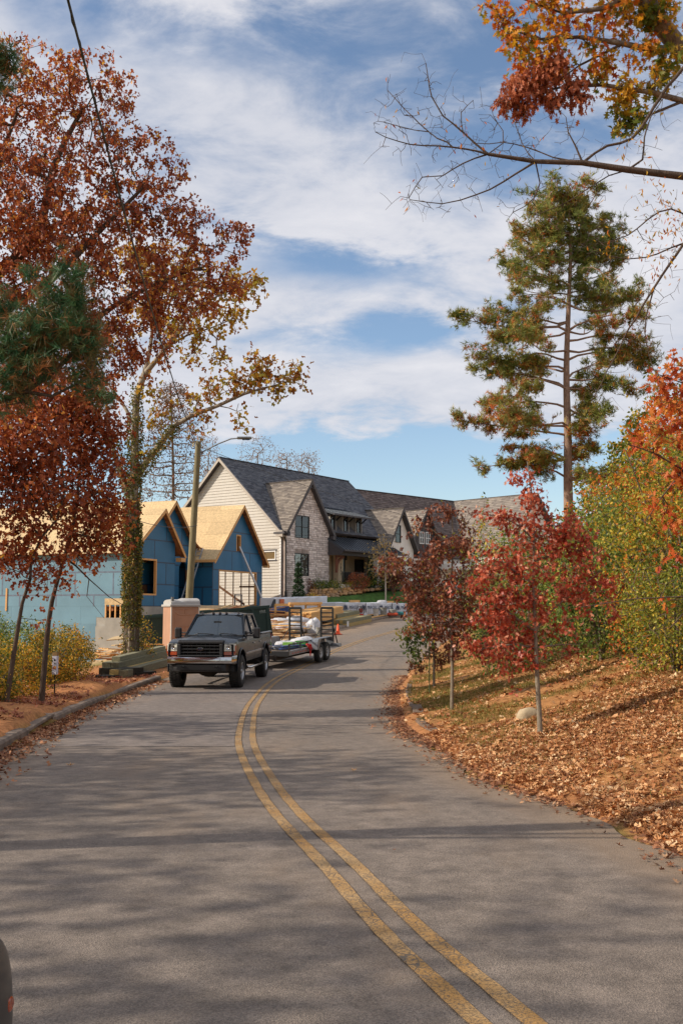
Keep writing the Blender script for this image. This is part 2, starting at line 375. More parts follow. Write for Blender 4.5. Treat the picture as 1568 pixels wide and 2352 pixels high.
# ---------------- ground ----------------
def axis(segs):
    out = []
    for a, b, st in segs: out += list(np.arange(a, b, st))
    return np.array(out + [segs[-1][1]])
def make_ground():
    xs = axis([(-900, -100, 100), (-100, -30, 5), (-30, -12, 0.6), (-12, 14, 0.2), (14, 30, 0.8), (30, 100, 5), (100, 900, 100)])
    ys = axis([(-300, -20, 20), (-20, 2, 1), (2, 34, 0.2), (34, 75, 0.35), (75, 110, 1.0), (110, 200, 8), (200, 1800, 100)])
    X, Y = np.meshgrid(xs, ys); Z = g(X, Y); nx, ny = len(xs), len(ys)
    V = np.stack([X, Y, Z], -1).reshape(-1, 3)
    i = np.arange((ny-1)*(nx-1)); r_, c = i // (nx-1), i % (nx-1); a = r_*nx + c
    me = bpy.data.meshes.new('ground'); me.vertices.add(len(V)); me.vertices.foreach_set('co', V.ravel())
    F = np.stack([a, a+1, a+1+nx, a+nx], -1); me.loops.add(F.size); me.loops.foreach_set('vertex_index', F.ravel())
    me.polygons.add(len(F)); me.polygons.foreach_set('loop_start', np.arange(len(F))*4); me.update(calc_edges=True)
    dr = X - XR(Y); dl = XL(Y) - X; n = fbm(X*1.3, Y*1.3, 21); n2 = fbm(X*0.35, Y*0.35, 31)
    C = np.zeros(X.shape + (3,))
    def c(v): return np.array(srgb(*v)[:3])
    dirt, litter, grass, moss, soil, lotc, far = c((168, 116, 76)), c((160, 114, 72)), c((112, 108, 50)), c((126, 108, 56)), c((178, 122, 80)), c((190, 160, 122)), c((108, 104, 54))
    C[:] = far
    rg = sm((n-0.38)/0.2)[..., None]*sm((Y-12)/8)[..., None]*0.75
    Cr = litter*(1-rg) + moss*rg
    er = sm(1-(dr-0.15)/0.35)[..., None]; Cr = Cr*(1-er) + dirt*er
    C = np.where((dr > 0)[..., None], Cr, C)
    Cl = soil*(1-0.4*sm((n-.4)/.2)[..., None]) + litter*0.4*sm((n-.4)/.2)[..., None]
    gl = sm((dl-3.0)/1.5)[..., None]; Cl = Cl*(1-gl) + grass*gl
    wl = sm((Y-36)/6)[..., None]; Cl = Cl*(1-wl) + lotc*(0.85+0.3*n[..., None])*wl
    C = np.where((dl > 0)[..., None], Cl, C)
    C = np.where((np.hypot(X, Y-40) > 100)[..., None], far, C)
    ca = me.color_attributes.new('Col', 'FLOAT_COLOR', 'POINT'); ca.data.foreach_set('color', np.concatenate([C.reshape(-1, 3), np.ones((len(V), 1))], 1).ravel().astype(np.float32))
    m = bpy.data.materials.new('ground_soil'); m.use_nodes = True; nt = m.node_tree; N = nt.nodes; L = nt.links; b = N['Principled BSDF']; b.inputs['Roughness'].default_value = 0.95
    b.inputs['Specular IOR Level'].default_value = 0.1
    at = N.new('ShaderNodeAttribute'); at.attribute_name = 'Col'; tc = N.new('ShaderNodeTexCoord')
    n1 = N.new('ShaderNodeTexNoise'); n1.inputs['Scale'].default_value = 9; n1.inputs['Detail'].default_value = 8; n1.inputs['Roughness'].default_value = 0.7; L.new(tc.outputs['Object'], n1.inputs[0])
    mr = N.new('ShaderNodeMapRange'); mr.inputs[1].default_value = .3; mr.inputs[2].default_value = .7; mr.inputs[3].default_value = 0.55; mr.inputs[4].default_value = 1.45; L.new(n1.outputs[0], mr.inputs[0])
    vm = N.new('ShaderNodeVectorMath'); vm.operation = 'SCALE'; L.new(at.outputs['Color'], vm.inputs[0]); L.new(mr.outputs[0], vm.inputs['Scale']); L.new(vm.outputs[0], b.inputs['Base Color'])
    bp = N.new('ShaderNodeBump'); bp.inputs['Strength'].default_value = 0.6; bp.inputs['Distance'].default_value = 0.05; L.new(n1.outputs[0], bp.inputs['Height']); L.new(bp.outputs[0], b.inputs['Normal'])
    me.materials.append(m); me.shade_smooth()
    struct(finish(bpy.data.objects.new('ground', me)))
make_ground()

# ---------------- road ----------------
def asphalt(name, base, base2, warm, patchy=True):
    m = bpy.data.materials.new(name); m.use_nodes = True; nt = m.node_tree; N = nt.nodes; L = nt.links; b = N['Principled BSDF']
    b.inputs['Roughness'].default_value = 0.82; b.inputs['Specular IOR Level'].default_value = 0.35
    tc = N.new('ShaderNodeTexCoord').outputs['Object']
    def noise(s, d, r_=0.5, st=None):
        v = tc
        if st: mp = N.new('ShaderNodeMapping'); mp.inputs['Scale'].default_value = st; L.new(tc, mp.inputs[0]); v = mp.outputs[0]
        n = N.new('ShaderNodeTexNoise'); n.inputs['Scale'].default_value = s; n.inputs['Detail'].default_value = d; n.inputs['Roughness'].default_value = r_; L.new(v, n.inputs[0]); return n.outputs[0]
    big = noise(0.35, 5, 0.6, (1, .5, 1)); agg = noise(95, 3, 0.7); mid = noise(6, 6, 0.6)
    cr = N.new('ShaderNodeValToRGB'); e = cr.color_ramp.elements; e[0].position = .35; e[0].color = (*base, 1); e[1].position = .68; e[1].color = (*base2, 1); L.new(big, cr.inputs[0])
    # stones in the asphalt: light and dark specks
    vo = N.new('ShaderNodeTexVoronoi'); vo.inputs['Scale'].default_value = 130; L.new(tc, vo.inputs[0])
    sp = N.new('ShaderNodeValToRGB'); se = sp.color_ramp.elements; se[0].position = 0.0; se[0].color = (0.45, 0.45, 0.45, 1); se[1].position = 1.0; se[1].color = (1.6, 1.55, 1.5, 1); L.new(vo.outputs['Color'], sp.inputs[0])
    mx = N.new('ShaderNodeMix'); mx.data_type = 'RGBA'; mx.blend_type = 'MULTIPLY'; mx.inputs[0].default_value = 0.75; L.new(cr.outputs[0], mx.inputs[6]); L.new(sp.outputs[0], mx.inputs[7])
    mr = N.new('ShaderNodeMapRange'); mr.inputs[1].default_value = .3; mr.inputs[2].default_value = .7; mr.inputs[3].default_value = .75; mr.inputs[4].default_value = 1.25; L.new(mid, mr.inputs[0])
    m2 = N.new('ShaderNodeVectorMath'); m2.operation = 'SCALE'; L.new(mx.outputs[2], m2.inputs[0]); L.new(mr.outputs[0], m2.inputs['Scale'])
    # pale spill marks
    vs = N.new('ShaderNodeTexVoronoi'); vs.inputs['Scale'].default_value = .8; vn = N.new('ShaderNodeVectorMath'); vn.operation = 'MULTIPLY_ADD'; L.new(mid, vn.inputs[0]); vn.inputs[1].default_value = (.12, .12, 0); L.new(tc, vn.inputs[2]); L.new(vn.outputs[0], vs.inputs[0])
    sm_ = N.new('ShaderNodeMapRange'); sm_.inputs[1].default_value = .13; sm_.inputs[2].default_value = .03; sm_.inputs[3].default_value = 1.0; sm_.inputs[4].default_value = 1.38; L.new(vs.outputs['Distance'], sm_.inputs[0])
    m2b = N.new('ShaderNodeVectorMath'); m2b.operation = 'SCALE'; L.new(m2.outputs[0], m2b.inputs[0]); L.new(sm_.outputs[0], m2b.inputs['Scale']); m2 = m2b
    # earthy dust drifting in from the verges
    du = N.new('ShaderNodeMapRange'); du.inputs[1].default_value = .5; du.inputs[2].default_value = .75; du.inputs[4].default_value = .5; L.new(noise(0.8, 6, .65, (1, .35, 1)), du.inputs[0])
    at = N.new('ShaderNodeAttribute'); at.attribute_name = 'dust'
    ad = N.new('ShaderNodeMath'); ad.operation = 'ADD'; ad.use_clamp = True; L.new(du.outputs[0], ad.inputs[0]); L.new(at.outputs['Fac'], ad.inputs[1])
    m3 = N.new('ShaderNodeMix'); m3.data_type = 'RGBA'; L.new(ad.outputs[0], m3.inputs[0]); L.new(m2.outputs[0], m3.inputs[6]); m3.inputs[7].default_value = (*warm, 1)
    L.new(m3.outputs[2], b.inputs['Base Color'])
    bp = N.new('ShaderNodeBump'); bp.inputs['Strength'].default_value = 0.7; bp.inputs['Distance'].default_value = 0.006
    L.new(vo.outputs['Distance'], bp.inputs['Height']); bp2 = N.new('ShaderNodeBump'); bp2.inputs['Strength'].default_value = 0.4; bp2.inputs['Distance'].default_value = 0.01
    L.new(agg, bp2.inputs['Height']); L.new(bp.outputs[0], bp2.inputs['Normal']); L.new(bp2.outputs[0], b.inputs['Normal'])
    return m
def strip(name, fa, fb, ys, lift, m, nx=2, dust=None):
    V = []; D = []
    for Y in ys:
        a, b_ = fa(Y), fb(Y)
        for k in range(nx):
            t = k/(nx-1); x = a + (b_-a)*t; V.append((x, Y, float(zr(Y)) + lift)); D.append(dust(x, Y) if dust else 0.0)
    F = [(i*nx+j, i*nx+j+1, (i+1)*nx+j+1, (i+1)*nx+j) for i in range(len(ys)-1) for j in range(nx-1)]
    me = bpy.data.meshes.new(name); me.from_pydata(V, [], F); me.update(); me.materials.append(m); me.shade_smooth()
    at = me.attributes.new('dust', 'FLOAT', 'POINT'); at.data.foreach_set('value', np.array(D, np.float32))
    return struct(finish(bpy.data.objects.new(name, me)))
YS = np.concatenate([np.arange(-30, 0, 1.0), np.arange(0, 60, 0.25), np.arange(60, 112, 1.0)])
M_ROAD = asphalt('asphalt_worn', (0.172, 0.144, 0.121), (0.216, 0.180, 0.151), (0.27, 0.19, 0.125))
def road_dust(x, Y):
    l = XL(Y); r_ = XR(Y)
    e = max(0, 1-(x-l)/0.9)*0.75 + max(0, 1-(r_-x)/0.7)*0.85
    if Y > 44: e += max(0, 1-(x-l)/2.3)*1.0
    return float(min(1, e*(0.6+0.8*float(fbm(x*1.5, Y*0.8, 77)))))
strip('road', lambda Y: float(XL(Y))-0.02, lambda Y: float(XR(Y))+0.08*math.sin(Y*2.1)+0.05*math.sin(Y*5.3)+0.05, YS, 0.0, M_ROAD, 40, road_dust)
M_PATCH = asphalt('asphalt_patch', (0.172, 0.148, 0.134), (0.204, 0.176, 0.158), (0.28, 0.21, 0.155))
pa = on_road(380, 1712); 
strip('road_patch', lambda Y: float(XL(Y))+0.55, lambda Y: float(XC(Y))-0.17, np.arange(on_road(400, 1715).y, 44, 0.25), 0.004, M_PATCH, 12, road_dust)

def yellow_mat():
    m = bpy.data.materials.new('worn_yellow_paint'); m.use_nodes = True; nt = m.node_tree; N = nt.nodes; L = nt.links; b = N['Principled BSDF']; b.inputs['Roughness'].default_value = 0.7
    tc = N.new('ShaderNodeTexCoord').outputs['Object']
    mp = N.new('ShaderNodeMapping'); mp.inputs['Scale'].default_value = (1.0, .8, 1); L.new(tc, mp.inputs[0])
    nd = N.new('ShaderNodeTexNoise'); nd.inputs['Scale'].default_value = 14; L.new(mp.outputs[0], nd.inputs[0])
    va = N.new('ShaderNodeVectorMath'); va.operation = 'MULTIPLY_ADD'; L.new(nd.outputs['Color'], va.inputs[0]); va.inputs[1].default_value = (.05, .05, .05); L.new(mp.outputs[0], va.inputs[2])
    vo = N.new('ShaderNodeTexVoronoi'); vo.feature = 'DISTANCE_TO_EDGE'; vo.inputs['Scale'].default_value = 15; L.new(va.outputs[0], vo.inputs[0])
    cr = N.new('ShaderNodeMapRange'); cr.inputs[1].default_value = 0.012; cr.inputs[2].default_value = 0.06; L.new(vo.outputs['Distance'], cr.inputs[0])
    # cracks come and go along the line
    nb = N.new('ShaderNodeTexNoise'); nb.inputs['Scale'].default_value = 1.6; nb.inputs['Detail'].default_value = 3; L.new(tc, nb.inputs[0])
    nbm = N.new('ShaderNodeMapRange'); nbm.inputs[1].default_value = .62; nbm.inputs[2].default_value = .42; nbm.inputs[3].default_value = 0; nbm.inputs[4].default_value = 1; L.new(nb.outputs[0], nbm.inputs[0])
    mx0 = N.new('ShaderNodeMath'); mx0.operation = 'MAXIMUM'; L.new(cr.outputs[0], mx0.inputs[0]); L.new(nbm.outputs[0], mx0.inputs[1])
    nf = N.new('ShaderNodeTexNoise'); nf.inputs['Scale'].default_value = 70; nf.inputs['Detail'].default_value = 5; nf.inputs['Roughness'].default_value = .75; L.new(tc, nf.inputs[0])
    nfm = N.new('ShaderNodeMapRange'); nfm.inputs[1].default_value = .36; nfm.inputs[2].default_value = .5; L.new(nf.outputs[0], nfm.inputs[0])
    mu = N.new('ShaderNodeMath'); mu.operation = 'MULTIPLY'; L.new(mx0.outputs[0], mu.inputs[0]); L.new(nfm.outputs[0], mu.inputs[1])
    nc = N.new('ShaderNodeTexNoise'); nc.inputs['Scale'].default_value = 3; nc.inputs['Detail'].default_value = 6; L.new(tc, nc.inputs[0])
    yr = N.new('ShaderNodeValToRGB'); e = yr.color_ramp.elements; e[0].position = .35; e[0].color = srgb(168, 126, 66); e[1].position = .7; e[1].color = srgb(186, 152, 104); L.new(nc.outputs[0], yr.inputs[0])
    mx = N.new('ShaderNodeMix'); mx.data_type = 'RGBA'; L.new(mu.outputs[0], mx.inputs[0]); mx.inputs[6].default_value = (0.11, 0.09, 0.07, 1); L.new(yr.outputs[0], mx.inputs[7])
    L.new(mx.outputs[2], b.inputs['Base Color'])
    bp = N.new('ShaderNodeBump'); bp.inputs['Strength'].default_value = .6; bp.inputs['Distance'].default_value = .008; L.new(mu.outputs[0], bp.inputs['Height']); L.new(bp.outputs[0], b.inputs['Normal'])
    return m
M_YEL = yellow_mat()
YL = np.arange(0.5, 104, 0.2)
def dxdy(Y): return (float(XC(Y+.3))-float(XC(Y-.3)))/0.6
def wob(Y, s): return 0.0025*math.sin(Y*7+s)+0.002*math.sin(Y*17+2*s)
def sec(Y): return math.sqrt(1+dxdy(Y)**2)
strip('road_line_marking', lambda Y: float(XC(Y))-(0.158+wob(Y, 1))*sec(Y), lambda Y: float(XC(Y))-(0.062+wob(Y, 3))*sec(Y), YL, 0.008, M_YEL)
strip('road_line_marking', lambda Y: float(XC(Y))+(0.060+wob(Y, 5))*sec(Y), lambda Y: float(XC(Y))+(0.154+wob(Y, 8))*sec(Y), YL, 0.008, M_YEL)

# ---------------- kerbs and drains ----------------
M_CONC = mat('kerb_concrete', srgb(128, 112, 98), 0.9, var=0.4, scale=4, bump=0.5, bscale=60)
M_DARK = mat('drain_dark', (0.01, 0.01, 0.01), 0.9, var=0)
def kerb(name, label, fx, y0, y1, side, w=0.17, h=0.13, seg=3.0, skip=(), mt=None):
    root = empty(name, (float(fx(y0)), y0, float(zr(y0)))); root['kind'] = 'structure'; O = root.location
    y = y0
    while y < y1 - 0.2:
        ye = min(y+seg, y1); ys = np.linspace(y+0.012, ye-0.012, 6)
        if not any(a < (y+ye)/2 < b for a, b in skip):
            mb = MB(); rows = []
            for Y in ys:
                x = float(fx(Y)); z = float(zr(Y)); s_ = side
                prof = [(0.0, -0.06), (0.0, h-0.035), (0.03*s_, h), (w*s_, h+0.005), (w*s_, -0.06)]
                rows.append([(x+a-O.x, Y-O.y, z+b-O.z) for a, b in prof])
            mb.grid(rows); mb.f.append(tuple(range(5))); n = len(mb.v); mb.f.append(tuple(range(n-5, n)))
            mb.build('kerb_segment', mt or M_CONC, root)
        y = ye
    return root
dL = (on_road(97, 1690).y, on_road(150, 1662).y)
kerb('kerb', '', XL, 6.0, dL[0]-.16, -1); kerb('kerb', '', XL, dL[1]+.16, 31.5, -1)
kerb('kerb', '', XL, 43.5, 76, -1, w=.3)
dR = (20.2, 21.6)
kerb('kerb', '', lambda Y: float(XR(Y))+0.30, 15.0, 30.0, 1, w=0.14, h=0.09, skip=[(18.9, 20.9)], mt=mat('stained_kerb', srgb(112, 92, 76), .95, var=.3, scale=8))
def drain(y0, y1, fx, side, label, dp=.5, M_CONC=M_CONC):
    ym = (y0+y1)/2; z = float(zr(ym)); t = empty('storm_drain', (float(fx(ym)), ym, z), 0, label, 'drain')
    t.rotation_euler[2] = -math.atan2(float(fx(y1))-float(fx(y0)), y1-y0); Ln = (y1-y0)/2; s = side
    m = MB().box((min(0, dp*s), -Ln-.15, .085), (max(0, dp*s), Ln+.15, .14)); m.build('inlet_slab', M_CONC, t, bevel=.012)
    for e in (-Ln-.15, Ln): MB().box((min(0, dp*.9*s), e, -.1), (max(0, dp*.9*s), e+.15, .084)).build('inlet_end', M_CONC, t, bevel=.01)
    MB().box((min(.8*dp*s, .84*dp*s), -Ln, -.2), (max(.8*dp*s, .84*dp*s), Ln, .12)).build('throat', M_DARK, t)
    return t
drain(dL[0], dL[1], XL, -1, 'concrete storm drain inlet in the left kerb near the bottom left')
drain(19.3, 20.5, lambda Y: float(XR(Y))+0.32, 1, 'small storm drain inlet under leaves in the right kerb', .2, MATS['stained_kerb'])
# ---------------- building helpers ----------------
M_OSB = mat('strand_board', srgb(200, 172, 128), 0.8, var=0.2, scale=9, detail=6, bump=0.2, bscale=30, stretch=(1, 1, 1))
M_BLUE = mat('shaded_blue_sheathing', srgb(34, 98, 136), 0.5, var=0.12, scale=1.2, spec=0.5)  # deeper copy of the sheathing blue, shade of the street fronts put into the colour
M_BLUEL = mat('sunlit_blue_and_membrane', srgb(98, 134, 152), 0.55, var=0.12, scale=0.7, detail=6)  # paler copy, sun on the long wall put into the colour; basement sheet too
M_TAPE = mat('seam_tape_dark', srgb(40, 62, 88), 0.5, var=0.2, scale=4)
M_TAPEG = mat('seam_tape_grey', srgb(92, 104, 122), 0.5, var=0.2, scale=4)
M_WOOD = mat('new_lumber', srgb(206, 156, 98), 0.75, var=0.18, scale=3, stretch=(1, 8, 8), detail=5)
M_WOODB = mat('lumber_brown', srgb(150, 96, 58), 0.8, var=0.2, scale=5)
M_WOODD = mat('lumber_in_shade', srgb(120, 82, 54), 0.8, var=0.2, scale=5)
M_BLOCK = mat('concrete_wall', srgb(150, 146, 138), 0.9, var=0.15, scale=2, bump=0.2)
M_GLASS = glass('window_glass', trans=0.5)
M_BLK = mat('black_frame', (0.012, 0.013, 0.014), 0.45, var=0.05)
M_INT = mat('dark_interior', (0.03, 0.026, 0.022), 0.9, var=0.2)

def panels(name, pl, poly, ops, pw, ph, mat_, parent, gap=0.012, th=0.014, z0=0.0, stagger=0.5, d=0.0, off=0.0):
    x0, y0, x1, y1 = bounds(poly); r_ = 0; z = y0 if z0 is None else z0
    while z < y1:
        x = x0 + off - (pw*stagger if r_ % 2 else 0)
        while x < x1:
            for c in cut((x+gap/2, z+gap/2, x+pw-gap/2, z+ph-gap/2), poly, ops):
                MB().prism(c, pl, d, d+th).build(name, mat_, parent)
            x += pw
        z += ph; r_ += 1
def tapes(name, pl, poly, ops, pw, ph, mat_, parent, w=0.09, z0=0.0, stagger=0.5, d=0.0, off=0.0):
    x0, y0, x1, y1 = bounds(poly); mb = MB(); r_ = 0; z = z0
    while z < y1:
        for c in cut((x0, z-w/2, x1, z+w/2), poly, ops): mb.prism(c, pl, d+0.001, d+0.004)
        x = x0 + off - (pw*stagger if r_ % 2 else 0)
        while x < x1:
            for c in cut((x-w/2, z+w/2, x+w/2, z+ph-w/2), poly, ops): mb.prism(c, pl, d+0.001, d+0.004)
            x += pw
        z += ph; r_ += 1
    return mb.build(name, mat_, parent)
def slab(name, pl, poly, d0, d1, mat_, parent): return MB().prism(poly, pl, d0, d1).build(name, mat_, parent)
def backing(name, pl, poly, ops, d0, d1, mat_, parent):
    mb = MB(); x0, y0, x1, y1 = bounds(poly)
    for c in cut((x0, y0, x1, y1), poly, ops): mb.prism(c, pl, d0, d1)
    return mb.build(name, mat_, parent)
def courses(name, pl, poly, mat_, parent, h=0.145, d=0.02, k=0.03):
    """roof covering laid in overlapping courses"""
    x0, y0, x1, y1 = bounds(poly); mb = MB(); t = y0; rnd = random.Random(len(mb.v)+int(x1*10))
    while t < y1:
        x = x0-rnd.uniform(0, .5)
        while x < x1:
            w = rnd.uniform(.18, .5); c = clip_poly([(x, t), (x+w, t), (x+w, t+h), (x, t+h)], poly); dd = d+rnd.uniform(0, .012)
            if c: mb.prism(c, pl, d-0.015, (lambda a, b, t=t: dd + k*(1-(b-t)/h))); mb.mark(rnd.random())
            x += w
        t += h
    return mb.build(name, mat_, parent)
def window(pl, x0, z0, x1, z1, parent, frame=M_BLK, gl=M_GLASS, w=0.06, mull=(1, 1), d=-0.02, inner=M_INT, name='window', curtain=None):
    """a window set into an opening: frame with mullions, one pane per light, room behind"""
    mb = MB()
    for r_ in ((x0, z0, x1, z0+w), (x0, z1-w, x1, z1), (x0, z0+w, x0+w, z1-w), (x1-w, z0+w, x1, z1-w)):
        mb.prism([(r_[0], r_[1]), (r_[2], r_[1]), (r_[2], r_[3]), (r_[0], r_[3])], pl, d-0.06, d+0.05)
    nx, nz = mull; mw = w*0.8; cells = []
    cx = (x1-x0-2*w)/nx; cz = (z1-z0-2*w)/nz
    for i in range(1, nx): a = x0+w+cx*i; mb.prism([(a-mw/2, z0+w), (a+mw/2, z0+w), (a+mw/2, z1-w), (a-mw/2, z1-w)], pl, d-0.04, d+0.04)
    for j in range(1, nz): a = z0+w+cz*j; mb.prism([(x0+w, a-mw/2), (x1-w, a-mw/2), (x1-w, a+mw/2), (x0+w, a+mw/2)], pl, d-0.038, d+0.038)
    f = mb.build(name, frame, parent)
    for i in range(nx):
        for j in range(nz):
            a = x0+w+cx*i; b = z0+w+cz*j
            MB().prism([(a, b), (a+cx, b), (a+cx, b+cz), (a, b+cz)], pl, d-0.012, d).build('pane', gl, f)
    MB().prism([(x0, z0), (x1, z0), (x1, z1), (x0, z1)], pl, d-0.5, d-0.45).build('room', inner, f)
    if curtain:
        cm, zt = curtain; rows = []
        for z in (zt, z1-w): rows.append([pl.pt(x0+w+(x1-x0-2*w)*k/30, z, d-0.16+0.03*math.sin(k*1.9)) for k in range(31)])
        MB().grid(rows).build('curtain', cm, f)
    return f
def rake(pl, pts, w, d0, d1, mat_, parent, name='barge_board'):
    """board running along a roof edge in a wall plane, hanging w below it"""
    for (a, b) in zip(pts[:-1], pts[1:]):
        MB().prism([(a[0], a[1]-w), (b[0], b[1]-w), b, a], pl, d0, d1).build(name, mat_, parent)

# ---------------- house under construction ----------------
def framed_house():
    H = empty('unfinished_house', (-7.74, 60, 1.85), math.atan2(0.93, 0.367), 'half built house in blue sheathing with bare strand board roofs', 'house')
    X, Y, Z = Vector((1, 0, 0)), Vector((0, 1, 0)), Vector((0, 0, 1))
    fr = lambda y: Plane((0, y, 0), X, Z)
    # garage front gable
    GW, GR, GE = 6.7, 3.4, 3.0
    ap = GE + GR*0.97
    p = fr(0.0); poly = [(0, 0), (GW, 0), (GW, GE), (GR, ap), (0, GE)]
    door = (0.74, 0.0, 5.9, 2.2); slit = (3.0, 3.45, 3.62, 4.5)
    backing('garage_front_wall', p, poly, [door, slit], -0.12, -0.001, M_WOODD, H)
    panels('sheathing_panel', p, poly, [door, slit], 2.44, 1.22, M_BLUE, H, z0=-0.25)
    tapes('seam_tape', p, poly, [door, slit], 2.44, 1.22, M_TAPE, H, z0=-0.25, d=0.014, w=0.07)
    for (a, b, c, d) in (door, slit):
        mb = MB(); w = .09
        for r_ in ((a-.0, b, a+w, d), (c-w, b, c, d), (a+w, d-w, c-w, d)): mb.prism([(r_[0], r_[1]), (r_[2], r_[1]), (r_[2], r_[3]), (r_[0], r_[3])], p, -.13, .02)
        mb.build('opening_frame', M_WOOD, H)
    # left wall of the garage
    pw = Plane((0, 0, 0), -Y, Z); poly = [(-8, 0), (-0.02, 0), (-0.02, GE), (-8, GE)]
    backing('garage_side_wall', pw, poly, [], -0.12, -0.001, M_WOODD, H); panels('sheathing_panel', pw, poly, [], 2.44, 1.22, M_BLUE, H, z0=-0.1); tapes('seam_tape', pw, poly, [], 2.44, 1.22, M_TAPE, H, z0=-0.1, d=.014, w=.07)
    # right wall: bare studs
    n = 14
    for k in range(n):
        y = 0.3 + k*0.6
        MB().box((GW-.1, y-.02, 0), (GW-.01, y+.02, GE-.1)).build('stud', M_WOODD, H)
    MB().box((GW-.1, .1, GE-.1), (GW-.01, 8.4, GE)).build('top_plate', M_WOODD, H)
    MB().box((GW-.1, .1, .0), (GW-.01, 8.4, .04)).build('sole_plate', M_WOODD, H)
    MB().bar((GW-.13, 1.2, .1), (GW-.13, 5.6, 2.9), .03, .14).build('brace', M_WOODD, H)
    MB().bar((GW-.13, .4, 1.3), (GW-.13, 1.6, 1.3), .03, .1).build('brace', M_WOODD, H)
    MB().box((0, -0.1, -1.2), (GW, 9, -0.01)).build('garage_slab', M_BLOCK, H)
    # roofs as strand board on planes
    def roof(name, ridge_x, ridge_z, eave_x, eave_z, y0, y1, clip=None, lum=True):
        s_ = 1 if eave_x < ridge_x else -1
        T = Vector((ridge_x-eave_x, 0, ridge_z-eave_z)); Ln = T.length
        if s_ > 0: pl = Plane((eave_x, 0, eave_z), -Y, T); poly = [(-y1, 0), (-y0, 0), (-y0, Ln), (-y1, Ln)]
        else: pl = Plane((eave_x, 0, eave_z), Y, T); poly = [(y0, 0), (y1, 0), (y1, Ln), (y0, Ln)]
        slab(name, pl, poly, -0.03, -0.002, M_WOODB, H)
        panels('roof_panel', pl, poly, [], 2.44, 1.22, M_OSB, H, gap=0.010, th=0.016)
        return pl, Ln
    oh = 0.38
    def gable_trim(y, lx, lz, rx, rz, ax, az):
        """outer fly rafters and the lookouts between them and the wall"""
        for (ex, ez) in ((lx, lz), (rx, rz)):
            p0 = Vector((ex, y-oh, ez-.09)); p1 = Vector((ax, y-oh, az-.09)); q0 = p0+Y*(oh-.03); q1 = p1+Y*(oh-.03)
            MB().bar(p0+Y*.02, p1+Y*.02, .04, .14, up=(p1-p0).cross(Y)*(1 if ex < ax else -1)).build('fly_rafter', M_WOOD, H)
            n_ = max(3, int((p1-p0).length/0.6))
            for k in range(n_+1):
                a = p0.lerp(p1, (k+.2)/(n_+.4))
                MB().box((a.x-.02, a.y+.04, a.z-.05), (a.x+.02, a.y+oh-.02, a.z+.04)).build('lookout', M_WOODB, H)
    sl = 0.97
    roof('garage_roof', GR, ap+.1, -0.4, GE-.4*sl+.08, -oh, 8.6)
    roof('garage_roof', GR, ap+.1, GW+.4, GE-.4*sl+.08, -oh, 8.6)
    gable_trim(0, -0.4, GE-.4*sl+.04, GW+.4, GE-.4*sl+.04, GR, ap+.06)
    MB().box((GW+.05, -oh, GE-.45), (GW+.4, -.02, GE-.3)).build('eave_return', M_WOOD, H)
    MB().box((-.42, -oh, GE-.4), (-.37, 1.3, GE-.24)).build('eave_board', M_WOOD, H)
    # main block, tall gable set back
    yb = 1.5; bx, bz = -2.4, 6.05; poly = [(-5.4, 0), (-0.02, 0), (-0.02, 3.7), (bx, bz), (-5.4, 3.08)]
    slim = (-2.72, 0.5, -2.22, 2.5); arch = (-1.42, 0.0, -0.45, 2.15); hatch = (-3.0, 3.6, -2.75, 4.2)
    p = fr(yb); archo = (-1.42, 0.0, -0.45, 2.64)
    backing('main_front_wall', p, poly, [slim, archo, hatch], -0.12, -0.001, M_WOODD, H)
    panels('sheathing_panel', p, poly, [slim, archo, hatch], 2.44, 1.22, M_BLUE, H, z0=-0.05, off=.6); tapes('seam_tape', p, poly, [slim, archo, hatch], 2.44, 1.22, M_TAPE, H, z0=-0.05, d=.014, off=.6, w=.07)
    mb = MB(); cx, rr = -0.935, 0.485
    for sgn in (-1, 1):
        pts = [(cx+sgn*rr, 2.64)] + [(cx+sgn*rr*math.sin(a), 2.15+rr*math.cos(a)) for a in np.linspace(0, math.pi/2, 9)]
        c0 = pts[0]
        for a, b in zip(pts[1:-1], pts[2:]):
            tri = [c0, a, b] if sgn > 0 else [c0, b, a]
            tri = tri if sum(tri[i-1][0]*tri[i][1]-tri[i][0]*tri[i-1][1] for i in range(3)) > 0 else tri[::-1]
            mb.prism(tri, p, -.1, .014)
    mb.build('arch_head', M_BLUE, H)
    for (a, b, c, d) in (slim, hatch):
        mb = MB(); w = .07
        for r_ in ((a, b, a+w, d), (c-w, b, c, d), (a+w, d-w, c-w, d), (a+w, b, c-w, b+w)): mb.prism([(r_[0], r_[1]), (r_[2], r_[1]), (r_[2], r_[3]), (r_[0], r_[3])], p, -.13, .02)
        mb.build('opening_frame', M_WOOD, H)
    ez = bz-(bx+5.9)*.985
    roof('main_roof', bx, bz+.1, -5.9, ez+.08, yb-oh, 16)
    roof('main_roof', bx, bz+.1, 0.9, bz-3.3*.985+.08, yb-oh, 16)
    gable_trim(yb, -3.9, bz-1.5*.985+.04, -0.1, bz-2.3*.985+.04, bx, bz+.06)
    # curved fascia piece where the two roofs meet
    MB().tube([(-.35, yb-.5, 3.75), (.05, yb-.55, 3.5), (.5, yb-.62, 3.42), (.95, yb-.7, 3.5)], .055, 6).build('curved_fascia', M_WOODB, H)
    # front wing
    yf = 0.6; fx, fz = -5.0, 5.3; poly = [(-8.0, -.05), (-3.4, -.05), (-3.4, 3.5), (fx, fz), (-8.0, 2.95)]
    win = (-7.15, 0.55, -5.3, 2.55); p = fr(yf)
    backing('wing_front_wall', p, poly, [win], -0.12, -0.001, M_WOODD, H)
